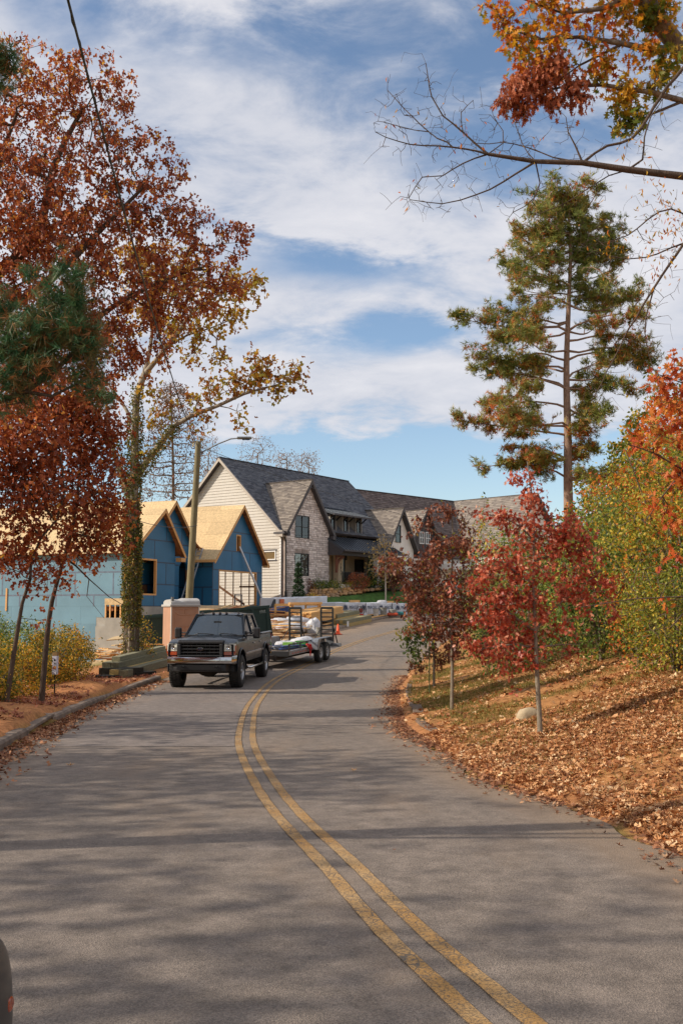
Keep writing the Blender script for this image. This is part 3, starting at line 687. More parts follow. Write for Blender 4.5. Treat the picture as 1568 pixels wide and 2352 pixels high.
    panels('sheathing_panel', p, poly, [win], 2.44, 1.22, M_BLUE, H, z0=-0.05); tapes('seam_tape', p, poly, [win], 2.44, 1.22, M_TAPE, H, z0=-0.05, d=.014, w=.07)
    a, b, c, d = win; mb = MB(); w = .09
    for r_ in ((a, b, a+w, d), (c-w, b, c, d), (a+w, d-w, c-w, d), (a+w, b, c-w, b+w)): mb.prism([(r_[0], r_[1]), (r_[2], r_[1]), (r_[2], r_[3]), (r_[0], r_[3])], p, -.13, .02)
    mb.build('opening_frame', M_WOOD, H)
    for k in range(5): MB().box((-6.9+k*.42, yf+1.2, 0), (-6.86+k*.42, yf+1.29, 2.9)).build('stud', M_WOODB, H)
    pr = Plane((-3.4, 0, 0), Y, Z); poly = [(yf, 0), (yb, 0), (yb, 3.4), (yf, 3.4)]
    backing('wing_side_wall', pr, poly, [], -0.12, -.001, M_WOODD, H); panels('sheathing_panel', pr, poly, [], 2.44, 1.22, M_BLUE, H)
    sl2 = (fz-2.95)/3.0
    roof('wing_roof', fx, fz+.1, -8.35, 2.95-.35*sl2+.08, yf-oh, 22)
    roof('wing_roof', fx, fz+.1, -2.75, fz-2.25*1.12+.08, yf-oh, 3.2)
    gable_trim(yf, -8.35, 2.95-.35*sl2+.04, -2.75, fz-2.25*1.12+.04, fx, fz+.06)
    MB().box((-3.3, yf-oh, 2.5), (-2.8, yf-.02, 2.72)).build('eave_return', M_WOOD, H)
    # long left wall with basement below
    pl = Plane((-8.0, 0, 0), -Y, Z)
    up = [(-22, -.05), (-yf, -.05), (-yf, 2.93), (-22, 2.93)]
    backing('long_wall', pl, up, [], -0.12, -.001, M_WOODD, H)
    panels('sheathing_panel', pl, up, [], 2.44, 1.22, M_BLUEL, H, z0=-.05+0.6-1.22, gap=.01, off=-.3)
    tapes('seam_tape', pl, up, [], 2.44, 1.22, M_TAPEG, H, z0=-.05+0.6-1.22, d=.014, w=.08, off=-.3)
    low = [(-22, -5.2), (-yf, -5.2), (-yf, -.05), (-22, -.05)]
    hole = (-2.05, -.68, -yf-.12, .2)
    backing('basement_wall', pl, low, [(-2.05, -.68, -yf-.12, .3)], -0.2, -.001, M_BLOCK, H)
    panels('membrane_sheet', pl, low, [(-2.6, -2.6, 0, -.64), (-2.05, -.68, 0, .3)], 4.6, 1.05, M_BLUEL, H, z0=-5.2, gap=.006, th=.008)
    for (a, b, c, d) in ((-2.0, -2.8, -yf, -.66), (-2.6, -2.8, -2.0, -1.1), (-3.1, -2.8, -2.6, -1.9)): slab('foundation_block', pl, [(a, b), (c, b), (c, d), (a, d)], 0.0, .05, M_BLOCK, H)
    slab('header_board', pl, [(-2.05, .02), (-yf, .02), (-yf, .36), (-2.05, .36)], .015, .05, M_OSB, H)
    for s_ in (-2.03, -1.75, -1.42, -1.1, -.78): slab('stud', pl, [(s_, -.66), (s_+.07, -.66), (s_+.07, .02), (s_, .02)], .0, .05, M_WOOD, H)
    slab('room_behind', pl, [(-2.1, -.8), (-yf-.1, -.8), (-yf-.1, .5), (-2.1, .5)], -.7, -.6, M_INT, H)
    slab('batten', pl, [(-8.6, -.3), (-8.5, -.3), (-8.5, .95), (-8.6, .95)], .016, .06, M_WOOD, H)
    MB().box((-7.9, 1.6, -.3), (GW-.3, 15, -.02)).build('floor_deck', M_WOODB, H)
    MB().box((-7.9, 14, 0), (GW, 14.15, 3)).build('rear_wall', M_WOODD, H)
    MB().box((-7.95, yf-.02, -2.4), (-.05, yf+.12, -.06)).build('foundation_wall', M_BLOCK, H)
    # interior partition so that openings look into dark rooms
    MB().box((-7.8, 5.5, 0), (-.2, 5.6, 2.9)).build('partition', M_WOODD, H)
    return H
UH = framed_house()

# ---------------- finished stone and siding house ----------------
M_SIDE = mat('cream_siding', srgb(190, 184, 174), 0.7, var=0.05, scale=3)
M_STUC = mat('pale_render', srgb(232, 226, 218), 0.85, var=0.08, scale=3, bump=.1)
M_CREAM = mat('porch_cream', srgb(222, 200, 166), 0.85, var=0.06, scale=3)
M_STONE = mat('grey_stone', srgb(178, 162, 152), 0.9, var=0.28, scale=2.2, bump=0.5, bscale=25, detail=8)
M_TRIM = mat('dark_trim', srgb(70, 66, 68), 0.6, var=0.08)
M_TRIML = mat('taupe_trim', srgb(170, 160, 148), 0.6, var=0.05)
M_WHITE = mat('white_paint', (0.75, 0.74, 0.72), 0.5, var=0.04)
M_METR = mat('standing_seam_metal', srgb(84, 90, 98), 0.35, metal=0.6, var=0.08, scale=2)
M_BRKT = mat('stained_cedar', srgb(112, 66, 46), 0.7, var=0.2, scale=8)
M_SHIN = piece_mat('charcoal_shingle', [(0, (80, 83, 91)), (.5, (98, 101, 109)), (1, (116, 118, 124))])
M_STONEP = piece_mat('grey_stone_pieces', [(0, (184, 172, 166)), (.5, (216, 204, 197)), (1, (234, 224, 217))], bump=.6, bscale=22)
M_SHIT = piece_mat('sunlit_shingle', [(0, (112, 104, 98)), (.5, (128, 119, 111)), (1, (148, 138, 127))])  # lighter copy of the roof shingle, sun on the gable slopes put into its colour
M_SHIB = piece_mat('brown_shingle', [(0, (90, 79, 76)), (.5, (106, 94, 90)), (1, (124, 110, 104))])
M_CURT = mat('sheer_curtain', srgb(190, 196, 176), 0.9, var=0.05, scale=3)

def stone_rows(name, pl, poly, ops, parent, rh=0.135, d=0.0, mt=None):
    x0, y0, x1, y1 = bounds(poly); mb = MB(); z = y0; rnd = random.Random(3)
    while z < y1:
        h = rh*rnd.uniform(.75, 1.25); x = x0 - rnd.uniform(0, .4)
        while x < x1:
            w = rnd.uniform(.15, .55)
            for c in cut((x+.014, z+.012, x+w-.014, z+h-.012), poly, ops): mb.prism(c, pl, d-.03, d+rnd.uniform(.015, .07)); mb.mark(rnd.random())
            x += w
        z += h
    o = mb.build(name, mt or M_STONEP, parent); o['kind'] = 'stuff'; return o
def siding(pl, poly, ops, parent, h=0.205, mt=None, name='siding_board'):
    x0, y0, x1, y1 = bounds(poly); z = y0
    while z < y1:
        for c in cut((x0, z, x1, z+h), poly, ops):
            zb = z; MB().prism(c, pl, -0.02, (lambda a, b, zb=zb: 0.04-0.034*(b-zb)/h)).build(name, mt or M_SIDE, parent)
        z += h
def roof_pair(H, ax, az, ex, ez, y0, y1, oh, mt, parts=(1, 1), name='roof', y1e=None, trim=M_TRIM, h=.15):
    """gable roof with its ridge along local y; ax,az apex; ex = half width; ez eave height"""
    Y = Vector((0, 1, 0))
    for s_, on in zip((-1, 1), parts):
        if not on: continue
        e = Vector((ax+s_*ex, 0, ez)); T = Vector((ax, 0, az))-e; Ln = T.length
        if s_ < 0: pl = Plane(e, -Y, T); poly = [(-(y1 if y1e is None else y1e), 0), (-(y0-oh), 0), (-(y0-oh), Ln), (-y1, Ln)]
        else: pl = Plane(e, Y, T); poly = [(y0-oh, 0), (y1, 0), (y1, Ln), (y0-oh, Ln)]
        slab(name, pl, poly, -.14, 0.0, trim, H)
        c = courses('shingle_courses', pl, poly, mt, H, h=h); c['kind'] = 'stuff'
    MB().bar((ax, y0-oh, az+.05), (ax, y1, az+.05), .22, .03).build('ridge_cap', mt, H)
def finished_house():
    H = empty('stone_house', (-4.13, 68, 1.93), math.atan2(.82, .572), 'large grey stone and cream siding house with dark roof and front porch', 'house')
    X, Y, Z = Vector((1, 0, 0)), Vector((0, 1, 0)), Vector((0, 0, 1))
    L_, WD, EZ, AZ = 15.7, 10.8, 5.27, 10.55
    gp = Plane((0, 0, 0), -Y, Z)           # left gable end, s = -y
    poly = [(-WD, 0), (0, 0), (0, EZ), (-WD/2, AZ), (-WD, EZ)]
    w1 = (-1.48, 3.09, -.42, 3.72)
    backing('gable_wall', gp, poly, [w1], -.2, -.021, M_INT, H)
    siding(gp, poly, [w1], H)
    MB().box((.02, -.02, 0), (-.03, .12, EZ)).build('corner_board', M_WHITE, H)
    window(gp, *w1, H, frame=M_WHITE, w=.07, d=.02, gl=mat('bronze_glass', srgb(120, 100, 70), .15, var=.05))
    MB().prism([(w1[0]-.09, w1[3]), (w1[2]+.09, w1[3]), (w1[2]+.09, w1[3]+.1), (w1[0]-.09, w1[3]+.1)], gp, 0, .06).build('window_head', M_TRIM, H)
    MB().prism([(w1[0]-.09, w1[1]-.08), (w1[2]+.09, w1[1]-.08), (w1[2]+.09, w1[1]), (w1[0]-.09, w1[1])], gp, 0, .05).build('window_sill', M_TRIM, H)
    MB().box((-.06, -.02, -1.4), (.1, WD, -.01)).build('foundation_wall', M_BLOCK, H)
    # main roof: ridge along x
    sl = (AZ-EZ)/(WD/2); oy = .45
    for s_ in (-1, 1):
        ye = -oy if s_ < 0 else WD+oy; e = Vector((0, ye, EZ-oy*sl)); T = Vector((0, WD/2, AZ))-e; Ln = T.length
        if s_ < 0: pl = Plane(e, X, T); poly = [(-.4, 0), (L_+.3, 0), (L_+.3, Ln), (-.4, Ln)]
        else: pl = Plane(e, -X, T); poly = [(-L_-.3, 0), (.4, 0), (.4, Ln), (-L_-.3, Ln)]
        t0 = (.05+oy)*Ln/T.y if s_ < 0 else 0
        for q, (pp) in enumerate([[(-.4, 0), (.1, 0), (.1, t0), (-.4, t0)], [(-.4, t0), (L_+.3, t0), (L_+.3, Ln), (-.4, Ln)]] if s_ < 0 else [poly]):
            slab('roof', pl, pp, -.16, 0, M_TRIM, H)
            c = courses('shingle_courses', pl, pp, M_SHIN, H); c['kind'] = 'stuff'
    MB().bar((-.4, WD/2, AZ+.06), (L_+.3, WD/2, AZ+.06), .22, .04).build('ridge_cap', M_SHIN, H)
    go = Plane((-.4, 0, 0), -Y, Z)
    rake(go, [(-WD-.45, EZ-.45*sl), (-WD/2, AZ), (.45, EZ-.45*sl)], .24, .0, .03, M_TRIML, H)
    MB().box((-.42, -.42, EZ-.62), (-.02, .12, EZ-.2)).build('eave_return', M_TRIML, H)
    # right gable end wall and back
    gr = Plane((L_, 0, 0), Y, Z); backing('gable_wall', gr, [(0, 0), (WD, 0), (WD, EZ), (WD/2, AZ), (0, EZ)], [], -.2, 0, M_STUC, H)
    MB().box((0.1, WD-.2, 0), (L_, WD-.05, EZ)).build('rear_wall', M_STUC, H)
    # stone gable block
    p = Plane((0, -.3, 0), X, Z); poly = [(.12, 0), (5.15, 0), (5.15, 5.2), (2.65, 8.6), (.12, 5.2)]
    wu = (1.13, 4.65, 2.77, 6.25); wl_ = (1.08, 2.02, 2.74, 3.6)
    backing('stone_wall_core', p, poly, [wu, wl_], -.3, -.002, mat('dark_mortar', srgb(136, 124, 118), .95), H)
    stone_rows('stone_cladding', p, poly, [wu, wl_, (wl_[0], wl_[3], wl_[2], wl_[3]+.3)], H)
    mb = MB(); rnd = random.Random(5); k = wl_[0]
    while k < wl_[2]: mb.prism([(k+.01, wl_[3]), (k+.11, wl_[3]), (k+.11, wl_[3]+.29), (k+.01, wl_[3]+.29)], p, 0, rnd.uniform(.02, .05)); k += .12
    mb.build('soldier_course', M_STONE, H)
    window(p, *wu, H, mull=(2, 2), curtain=(M_CURT, 5.4), d=.0, w=.055)
    window(p, *wl_, H, mull=(2, 2), curtain=(mat('room_grey', srgb(90, 96, 92), .9), 2.1), d=.0, w=.055, gl=glass('window_mirror', (0.03, 0.035, 0.04), .02, .05))
    ps = Plane((.12, 0, 0), -Y, Z); slab('stone_return', ps, [(-.1, 0), (.28, 0), (.28, 5.2), (-.1, 5.2)], 0, .02, M_STONE, H)
    ps = Plane((5.15, 0, 0), Y, Z); slab('stone_return', ps, [(-.3, 0), (1.2, 0), (1.2, 5.2), (-.3, 5.2)], -.05, .0, M_STONE, H)
    roof_pair(H, 2.65, 8.82, 2.85, 5.0, -.3, 3.55, .4, M_SHIT, y1e=.1)
    fo = Plane((0, -.72, 0), X, Z)
    rake(fo, [(-.2, 5.0), (2.65, 8.82)], .3, -.03, .0, M_TRIM, H); rake(fo, [(2.65, 8.82), (5.5, 5.0)], .3, -.03, .0, M_TRIM, H)
    for (x0, x1) in ((-.2, .12), (5.18, 5.5)): MB().box((x0, -.72, 4.72), (x1, -.25, 5.0)).build('eave_return', M_TRIM, H)
    # gutter and downpipe at the near corner
    MB().box((-.45, -.6, 4.83), (-.2, .3, 4.97)).build('gutter', M_TRIM, H)
    MB().tube([(-.1, -.38, 4.85), (-.06, -.36, 4.6), (.03, -.4, 4.4), (.03, -.4, .9)], .055, 8).build('downpipe', M_BLK, H)
    MB().tube([(.03, -.4, .95), (.03, -.42, -.1)], .09, 8).build('downpipe_boot', M_BLK, H)
    # recessed porch
    y1 = 1.2; pf = Plane((0, y1, 0), X, Z); FZ = 1.5
    dr = (5.75, FZ, 6.5, 3.65); bw = (7.7, FZ+.15, 9.35, 3.75); dd = (10.7, FZ, 12.0, 3.6)
    poly = [(5.15, 0), (12.1, 0), (12.1, 4.6), (5.15, 4.6)]
    backing('porch_wall', pf, poly, [dr, bw, dd], -.15, 0, M_CREAM, H)
    window(pf, *bw, H, mull=(2, 2), curtain=(M_CURT, 2.8), w=.07, d=.01)
    window(pf, *dr, H, mull=(1, 1), w=.07, name='front_door', d=-.02)
    window(pf, *dd, H, mull=(1, 1), w=.08, name='dark_doorway', d=-.04)
    MB().box((5.15, -1.5, 0), (12.1, y1, FZ)).build('porch_floor', M_STUC, H)
    MB().box((5.15, -1.45, 3.98), (12.1, y1, 4.05)).build('porch_ceiling', M_CREAM, H)
    MB().box((6.75, -.05, FZ), (7.35, .45, 3.98)).build('porch_pier', M_CREAM, H)
    pier = lambda x, w: MB().box((x, -1.42, FZ), (x+w, -1.0, 3.72)).build('porch_pier', M_STUC, H, bevel=.01)
    pier(9.9, .42)
    MB().box((10.35, -1.35, FZ), (12.1, -1.2, 3.4)).build('side_panel', mat('taupe_wall', srgb(120, 104, 96), .9, var=.08), H)
    pier(12.05-.45, .42)
    MB().box((5.1, -1.42, 3.6), (12.2, -1.12, 3.98)).build('porch_beam', M_TRIM, H)
    # metal porch roof with seams
    e = Vector((0, -1.75, 3.98)); T = Vector((0, 0, 5.05))-e; Ln = T.length; pl = Plane(e, X, T)
    slab('porch_roof', pl, [(5.0, 0), (13.4, 0), (13.4, Ln), (5.0, Ln)], -.12, 0, M_METR, H)
    x = 5.05
    while x < 13.4: slab('roof_seam', pl, [(x, 0), (x+.03, 0), (x+.03, Ln), (x, Ln)], 0, .04, M_METR, H); x += .4
    MB().prism([(1.75, 3.86), (0, 4.93), (0, 3.6), (1.4, 3.6)], Plane((5.05, 0, 0), -Y, Z), -.04, .03).build('porch_end_panel', M_TRIM, H)
    MB().box((5.0, -1.86, 3.86), (13.4, -1.76, 3.98)).build('gutter', M_TRIM, H)
    # brackets
    def bracket(x):
        mb = MB(); mb.box((x, -1.0, 2.35), (x+.14, -.86, 3.55)); mb.box((x, -1.0, 3.45), (x+1.0, -.86, 3.6))
        pts = [(x+.07+.85*math.sin(a), -.93, 3.5-.85*(1-math.sin(a)*0)-(-.85)*(1-math.cos(a))*0) for a in (0,)]
        arc = [(x+.1+.8*(1-math.cos(a)), -.93, 2.6+.85*math.sin(a)) for a in np.linspace(0, math.pi/2, 7)]
        for a, b in zip(arc[:-1], arc[1:]): mb.bar(a, b, .13, .13, up=(0, 1, 0))
        mb.build('porch_bracket', M_BRKT, H)
    bracket(5.2); bracket(10.35)
    # railing
    def rail(x0, x1, y):
        MB().box((x0, y-.02, FZ+.86), (x1, y+.02, FZ+.9)).build('handrail', M_BLK, H)
        MB().box((x0, y-.015, FZ+.08), (x1, y+.015, FZ+.11)).build('bottom_rail', M_BLK, H)
        x = x0
        while x < x1: MB().box((x, y-.01, FZ+.1), (x+.018, y+.01, FZ+.87)).build('baluster', M_BLK, H); x += .115
        for x in (x0, x1-.05): MB().box((x, y-.03, FZ), (x+.05, y+.03, FZ+.95)).build('rail_post', M_BLK, H)
    rail(5.3, 7.3, -1.4); rail(7.35, 9.85, -1.4)
    for i, ch in enumerate('1877'):
        text('house_number', ch, .26, Matrix.Translation((7.05, -.07, 3.02-i*.24)) @ Matrix.Rotation(math.pi/2, 4, 'X'), M_BLK, H, .01)
    MB().lathe([(.0, .0), (.09, .02), (.1, .3), (.04, .4), (0, .42)], 8, Matrix.Translation((7.5, -.2, 3.35))).build('porch_lantern', M_BLK, H)
    # dormers under one shed roof
    pd = Plane((0, .28, 0), X, Z)
    for k, xc in enumerate((6.45, 8.12, 9.85)):
        ww = .42; poly = [(xc-ww, 5.3), (xc+ww, 5.3), (xc+ww, 6.72), (xc-ww, 6.72)]
        wo = (xc-.22, 5.55, xc+.22, 6.5)
        backing('dormer_front', pd, poly, [wo], -.12, 0.0, M_TRIM, H)
        window(pd, *wo, H, w=.05, mull=(1, 1), d=.0, inner=mat('warm_blind', srgb(170, 150, 110), .9))
        MB().prism([(-.2, 5.35), (-.2, 6.7), (-1.6, 6.85)][::1], Plane((xc-ww, 0, 0), -Y, Z), -.03, .0).build('dormer_cheek', M_SIDE, H)
        MB().prism([(.2, 5.35), (1.6, 6.85), (.2, 6.7)], Plane((xc+ww, 0, 0), Y, Z), -.03, .0).build('dormer_cheek', M_SIDE, H)
        for dx in (-ww, ww-.08): MB().bar((xc+dx+.04, .2, 6.3), (xc+dx+.04, -.3, 6.68), .07, .08).build('dormer_bracket', M_BLK, H)
    e = Vector((0, -.45, 6.72)); T = Vector((0, 2.2, 7.5))-e; pl = Plane(e, X, T); Ln = T.length
    slab('dormer_roof', pl, [(5.5, 0), (10.9, 0), (10.9, Ln), (5.5, Ln)], -.1, 0, M_METR, H)
    x = 5.55
    while x < 10.9: slab('roof_seam', pl, [(x, 0), (x+.03, 0), (x+.03, Ln), (x, Ln)], 0, .04, M_METR, H); x += .42
    MB().box((5.5, -.56, 6.58), (10.9, -.46, 6.7)).build('gutter', M_TRIM, H)
    # right rendered gable block
    p = Plane((0, -.8, 0), X, Z); poly = [(12.1, 0), (16.3, 0), (16.3, 4.5), (14.2, 7.55), (12.1, 4.5)]
    wr = (13.5, 5.0, 14.3, 6.4); wd = (13.0, 1.6, 14.6, 3.7)
    backing('right_gable_wall', p, poly, [wr, wd], -.2, 0, M_STUC, H)
    window(p, *wr, H, mull=(1, 2), w=.05, d=0.0); window(p, *wd, H, mull=(2, 2), w=.07, d=0)
    MB().box((12.1, -.78, 0), (12.3, 3, 4.5)).build('right_block_side_wall', M_STUC, H); MB().box((16.1, -.78, 0), (16.3, 6, 4.5)).build('right_block_side_wall', M_STUC, H)
    roof_pair(H, 14.2, 7.75, 2.5, 4.1, -.8, 3.2, .4, M_SHIT)
    fo = Plane((0, -1.22, 0), X, Z)
    rake(fo, [(11.7, 4.1), (14.2, 7.75)], .28, -.03, 0, M_TRIM, H); rake(fo, [(14.2, 7.75), (16.7, 4.1)], .28, -.03, 0, M_TRIM, H)
    MB().box((16.3, -1.22, 3.85), (16.7, -.7, 4.1)).build('eave_return', M_TRIM, H)
    return H
SH = finished_house()

def far_house():
    H = empty('brown_roofed_house', (5.0, 88.45, 2.3), R(45), 'house with long brown shingle roof beyond the stone house, its dark gable over white windows', 'house')
    X, Y, Z = Vector((1, 0, 0)), Vector((0, 1, 0)), Vector((0, 0, 1))
    L_, WD, EZ, AZ = 14.1, 10.0, 4.6, 10.4; sl = (AZ-EZ)/5
    gp = Plane((0, 0, 0), -Y, Z); backing('gable_wall', gp, [(-WD, 0), (0, 0), (0, EZ), (-5, AZ), (-WD, EZ)], [], -.2, 0, M_STUC, H)
    for s_ in (-1, 1):
        ye = -.4 if s_ < 0 else WD+.4; e = Vector((0, ye, EZ-.4*sl)); T = Vector((0, 5, AZ))-e; Ln = T.length
        if s_ < 0: pl = Plane(e, X, T); poly = [(-.35, 0), (L_+5, 0), (L_, Ln), (-.35, Ln)]
        else: pl = Plane(e, -X, T); poly = [(-L_-.3, 0), (.35, 0), (.35, Ln), (-L_-.3, Ln)]
        slab('roof', pl, poly, -.16, 0, M_TRIM, H); c = courses('shingle_courses', pl, poly, M_SHIB, H, h=.25); c['kind'] = 'stuff'
    MB().bar((-.35, 5, AZ+.06), (L_, 5, AZ+.06), .25, .06).build('ridge_cap', M_TRIM, H)
    rake(Plane((-.36, 0, 0), -Y, Z), [(-WD-.4, EZ-.4*sl), (-5, AZ), (.4, EZ-.4*sl)], .3, 0, .03, M_TRIML, H)
    MB().box((.1, 0, 0), (L_+4, .2, EZ)).build('front_wall', M_STUC, H)
    MB().box((.1, WD-.2, 0), (L_, WD, EZ)).build('rear_wall', M_STUC, H)
    # board and batten gable
    p = Plane((0, -1.0, 0), X, Z); poly = [(.5, 0), (4.5, 0), (4.5, 5.2), (2.5, 8.1), (.5, 5.2)]
    ws = [(1.75, 5.2, 2.4, 6.3), (2.6, 5.2, 3.25, 6.3)]
    backing('dark_gable_wall', p, [(.5, 4.0), (4.5, 4.0), (4.5, 5.2), (2.5, 8.1), (.5, 5.2)], ws, -.2, 0, M_TRIM, H)
    backing('lower_wall', p, [(.5, 0), (4.5, 0), (4.5, 3.9), (.5, 3.9)], [], -.2, 0, M_STUC, H)
    for w in ws: window(p, *w, H, frame=M_WHITE, mull=(2, 2), d=.0, w=.07)
    x = .6
    while x < 4.4:
        for c in cut((x, 4.0, x+.05, 8.1), poly, [(w[0]-.05, w[1]-.05, w[2]+.05, w[3]+.05) for w in ws]): MB().prism(c, p, 0, .03).build('batten', M_TRIM, H)
        x += .4
    roof_pair(H, 2.5, 8.3, 2.4, 4.85, -1.0, 3.4, .4, M_SHIT, h=.25)
    rake(Plane((0, -1.42, 0), X, Z), [(.1, 4.85), (2.5, 8.3)], .26, -.03, 0, M_TRIM, H); rake(Plane((0, -1.42, 0), X, Z), [(2.5, 8.3), (4.9, 4.85)], .26, -.03, 0, M_TRIM, H)
    # right wing, ridge at right angles
    roof_pair(H, 14.1, 10.4, 5.2, 4.4, -5.0, 5.0, .4, M_SHIT, h=.25)
    MB().box((9.2, -4.9, 0), (18.9, -4.7, 4.4)).build('wing_wall', M_STUC, H)
    backing('wing_gable', Plane((0, -4.9, 0), X, Z), [(9.2, 4.4), (18.9, 4.4), (14.1, 10.1)], [], -.2, 0, M_STUC, H)
    MB().box((9.2, -4.9, 0), (9.4, 0, 4.4)).build('wing_side_wall', M_STUC, H)
    MB().box((5.0, -2.4, 3.0), (9.2, -.1, 3.5)).build('porch_canopy', M_WHITE, H); MB().box((5.2, -2.3, 0), (5.5, -2.0, 3.0)).build('porch_post', M_WHITE, H)
    return H
far_house()
# ---------------- vehicle materials ----------------
M_PAINT = mat('black_green_paint', (0.004, 0.0075, 0.013), 0.24, var=0.05, coat=0.12, spec=0.2)
M_CHROME = mat('chrome', (0.5, 0.51, 0.53), 0.1, metal=1.0, var=0.05)
M_PLAST = mat('black_plastic', (0.018, 0.018, 0.02), 0.5, var=0.1)
M_RUB = mat('tyre_rubber', (0.022, 0.021, 0.02), 0.85, var=0.15, bump=.2)
M_ALU = mat('alloy_rim', (0.45, 0.45, 0.46), 0.3, metal=0.9, var=0.1)
M_LAMP = mat('headlamp_lens', (0.62, 0.61, 0.52), 0.3, var=0.1, scale=12, coat=0.4)
M_AMBER = mat('amber_lens', (0.34, 0.05, 0.012), 0.2, var=0.1, coat=.6)
M_FRAME = mat('rusty_chassis', (0.035, 0.026, 0.02), 0.8, var=0.4, scale=12)
M_AUTOG = glass('truck_glass', (0.01, 0.03, 0.055), .02, .35)
M_SEAT = mat('grey_seat', (0.06, 0.06, 0.065), .9, var=.1)
M_STEEL = mat('galvanised_steel', srgb(130, 134, 140), 0.45, metal=.5, var=.25, scale=8)

def wheel(parent, x, y, r_, w, name='wheel', out=1, rimr=None, spokes=8, lugs=True, rim_mat=None, tread=True):
    """wheel as a part: tyre and rim are its sub-parts; axis along local x, outer face towards out"""
    rimr = rimr or r_*0.56; rim_mat = rim_mat or M_ALU
    M = Matrix.Translation((x, y, r_)) @ Matrix.Rotation(math.pi/2*out, 4, 'Y')
    hub = MB().lathe([(0, -w*.3), (rimr*.4, -w*.3), (rimr*.4, w*.30), (rimr*.25, w*.38), (0, w*.38)], 16, M).build(name, M_PLAST, parent, smooth=True)
    prof = [(rimr, -w*.48), (rimr*1.12, -w*.5), (r_*.9, -w*.5), (r_*.97, -w*.42), (r_, -w*.3), (r_, w*.3), (r_*.97, w*.42), (r_*.9, w*.5), (rimr*1.12, w*.5), (rimr, w*.46), (rimr*.98, 0), (rimr, -w*.48)]
    t = MB().lathe(prof, 40, M)
    if tread:
        for k in range(36):
            a = 2*math.pi*k/36
            for s_ in (-1, 0, 1):
                aa = a + (0.087 if s_ == 0 else 0)
                t.box((r_-.005, -.022, s_*w*.31-w*.12), (r_+.013, .022, s_*w*.31+w*.12), M @ Matrix.Rotation(aa, 4, 'Z'))
    t.build('tyre', M_RUB, hub, smooth=True)
    m = MB().lathe([(rimr*.99, w*.46), (rimr*.93, w*.47), (rimr*.9, w*.38), (rimr*.88, -w*.1), (rimr*.3, -w*.05)], 32, M)
    for k in range(spokes):
        a = 2*math.pi*k/spokes; A = M @ Matrix.Rotation(a, 4, 'Z')
        m.add([A @ Vector(p) for p in ((rimr*.2, -rimr*.11, w*.30), (rimr*.92, -rimr*.16, w*.24), (rimr*.92, rimr*.16, w*.24), (rimr*.2, rimr*.11, w*.30), (rimr*.2, -rimr*.08, w*.1), (rimr*.92, -rimr*.12, w*.08), (rimr*.92, rimr*.12, w*.08), (rimr*.2, rimr*.08, w*.1))],
              [(0,1,2,3),(7,6,5,4),(0,4,5,1),(1,5,6,2),(2,6,7,3),(3,7,4,0)])
    m.lathe([(rimr*.28, w*.28), (rimr*.26, w*.36), (rimr*.16, w*.44), (0, w*.44)], 16, M)
    m.build('rim', rim_mat, hub, smooth=True)
    return hub

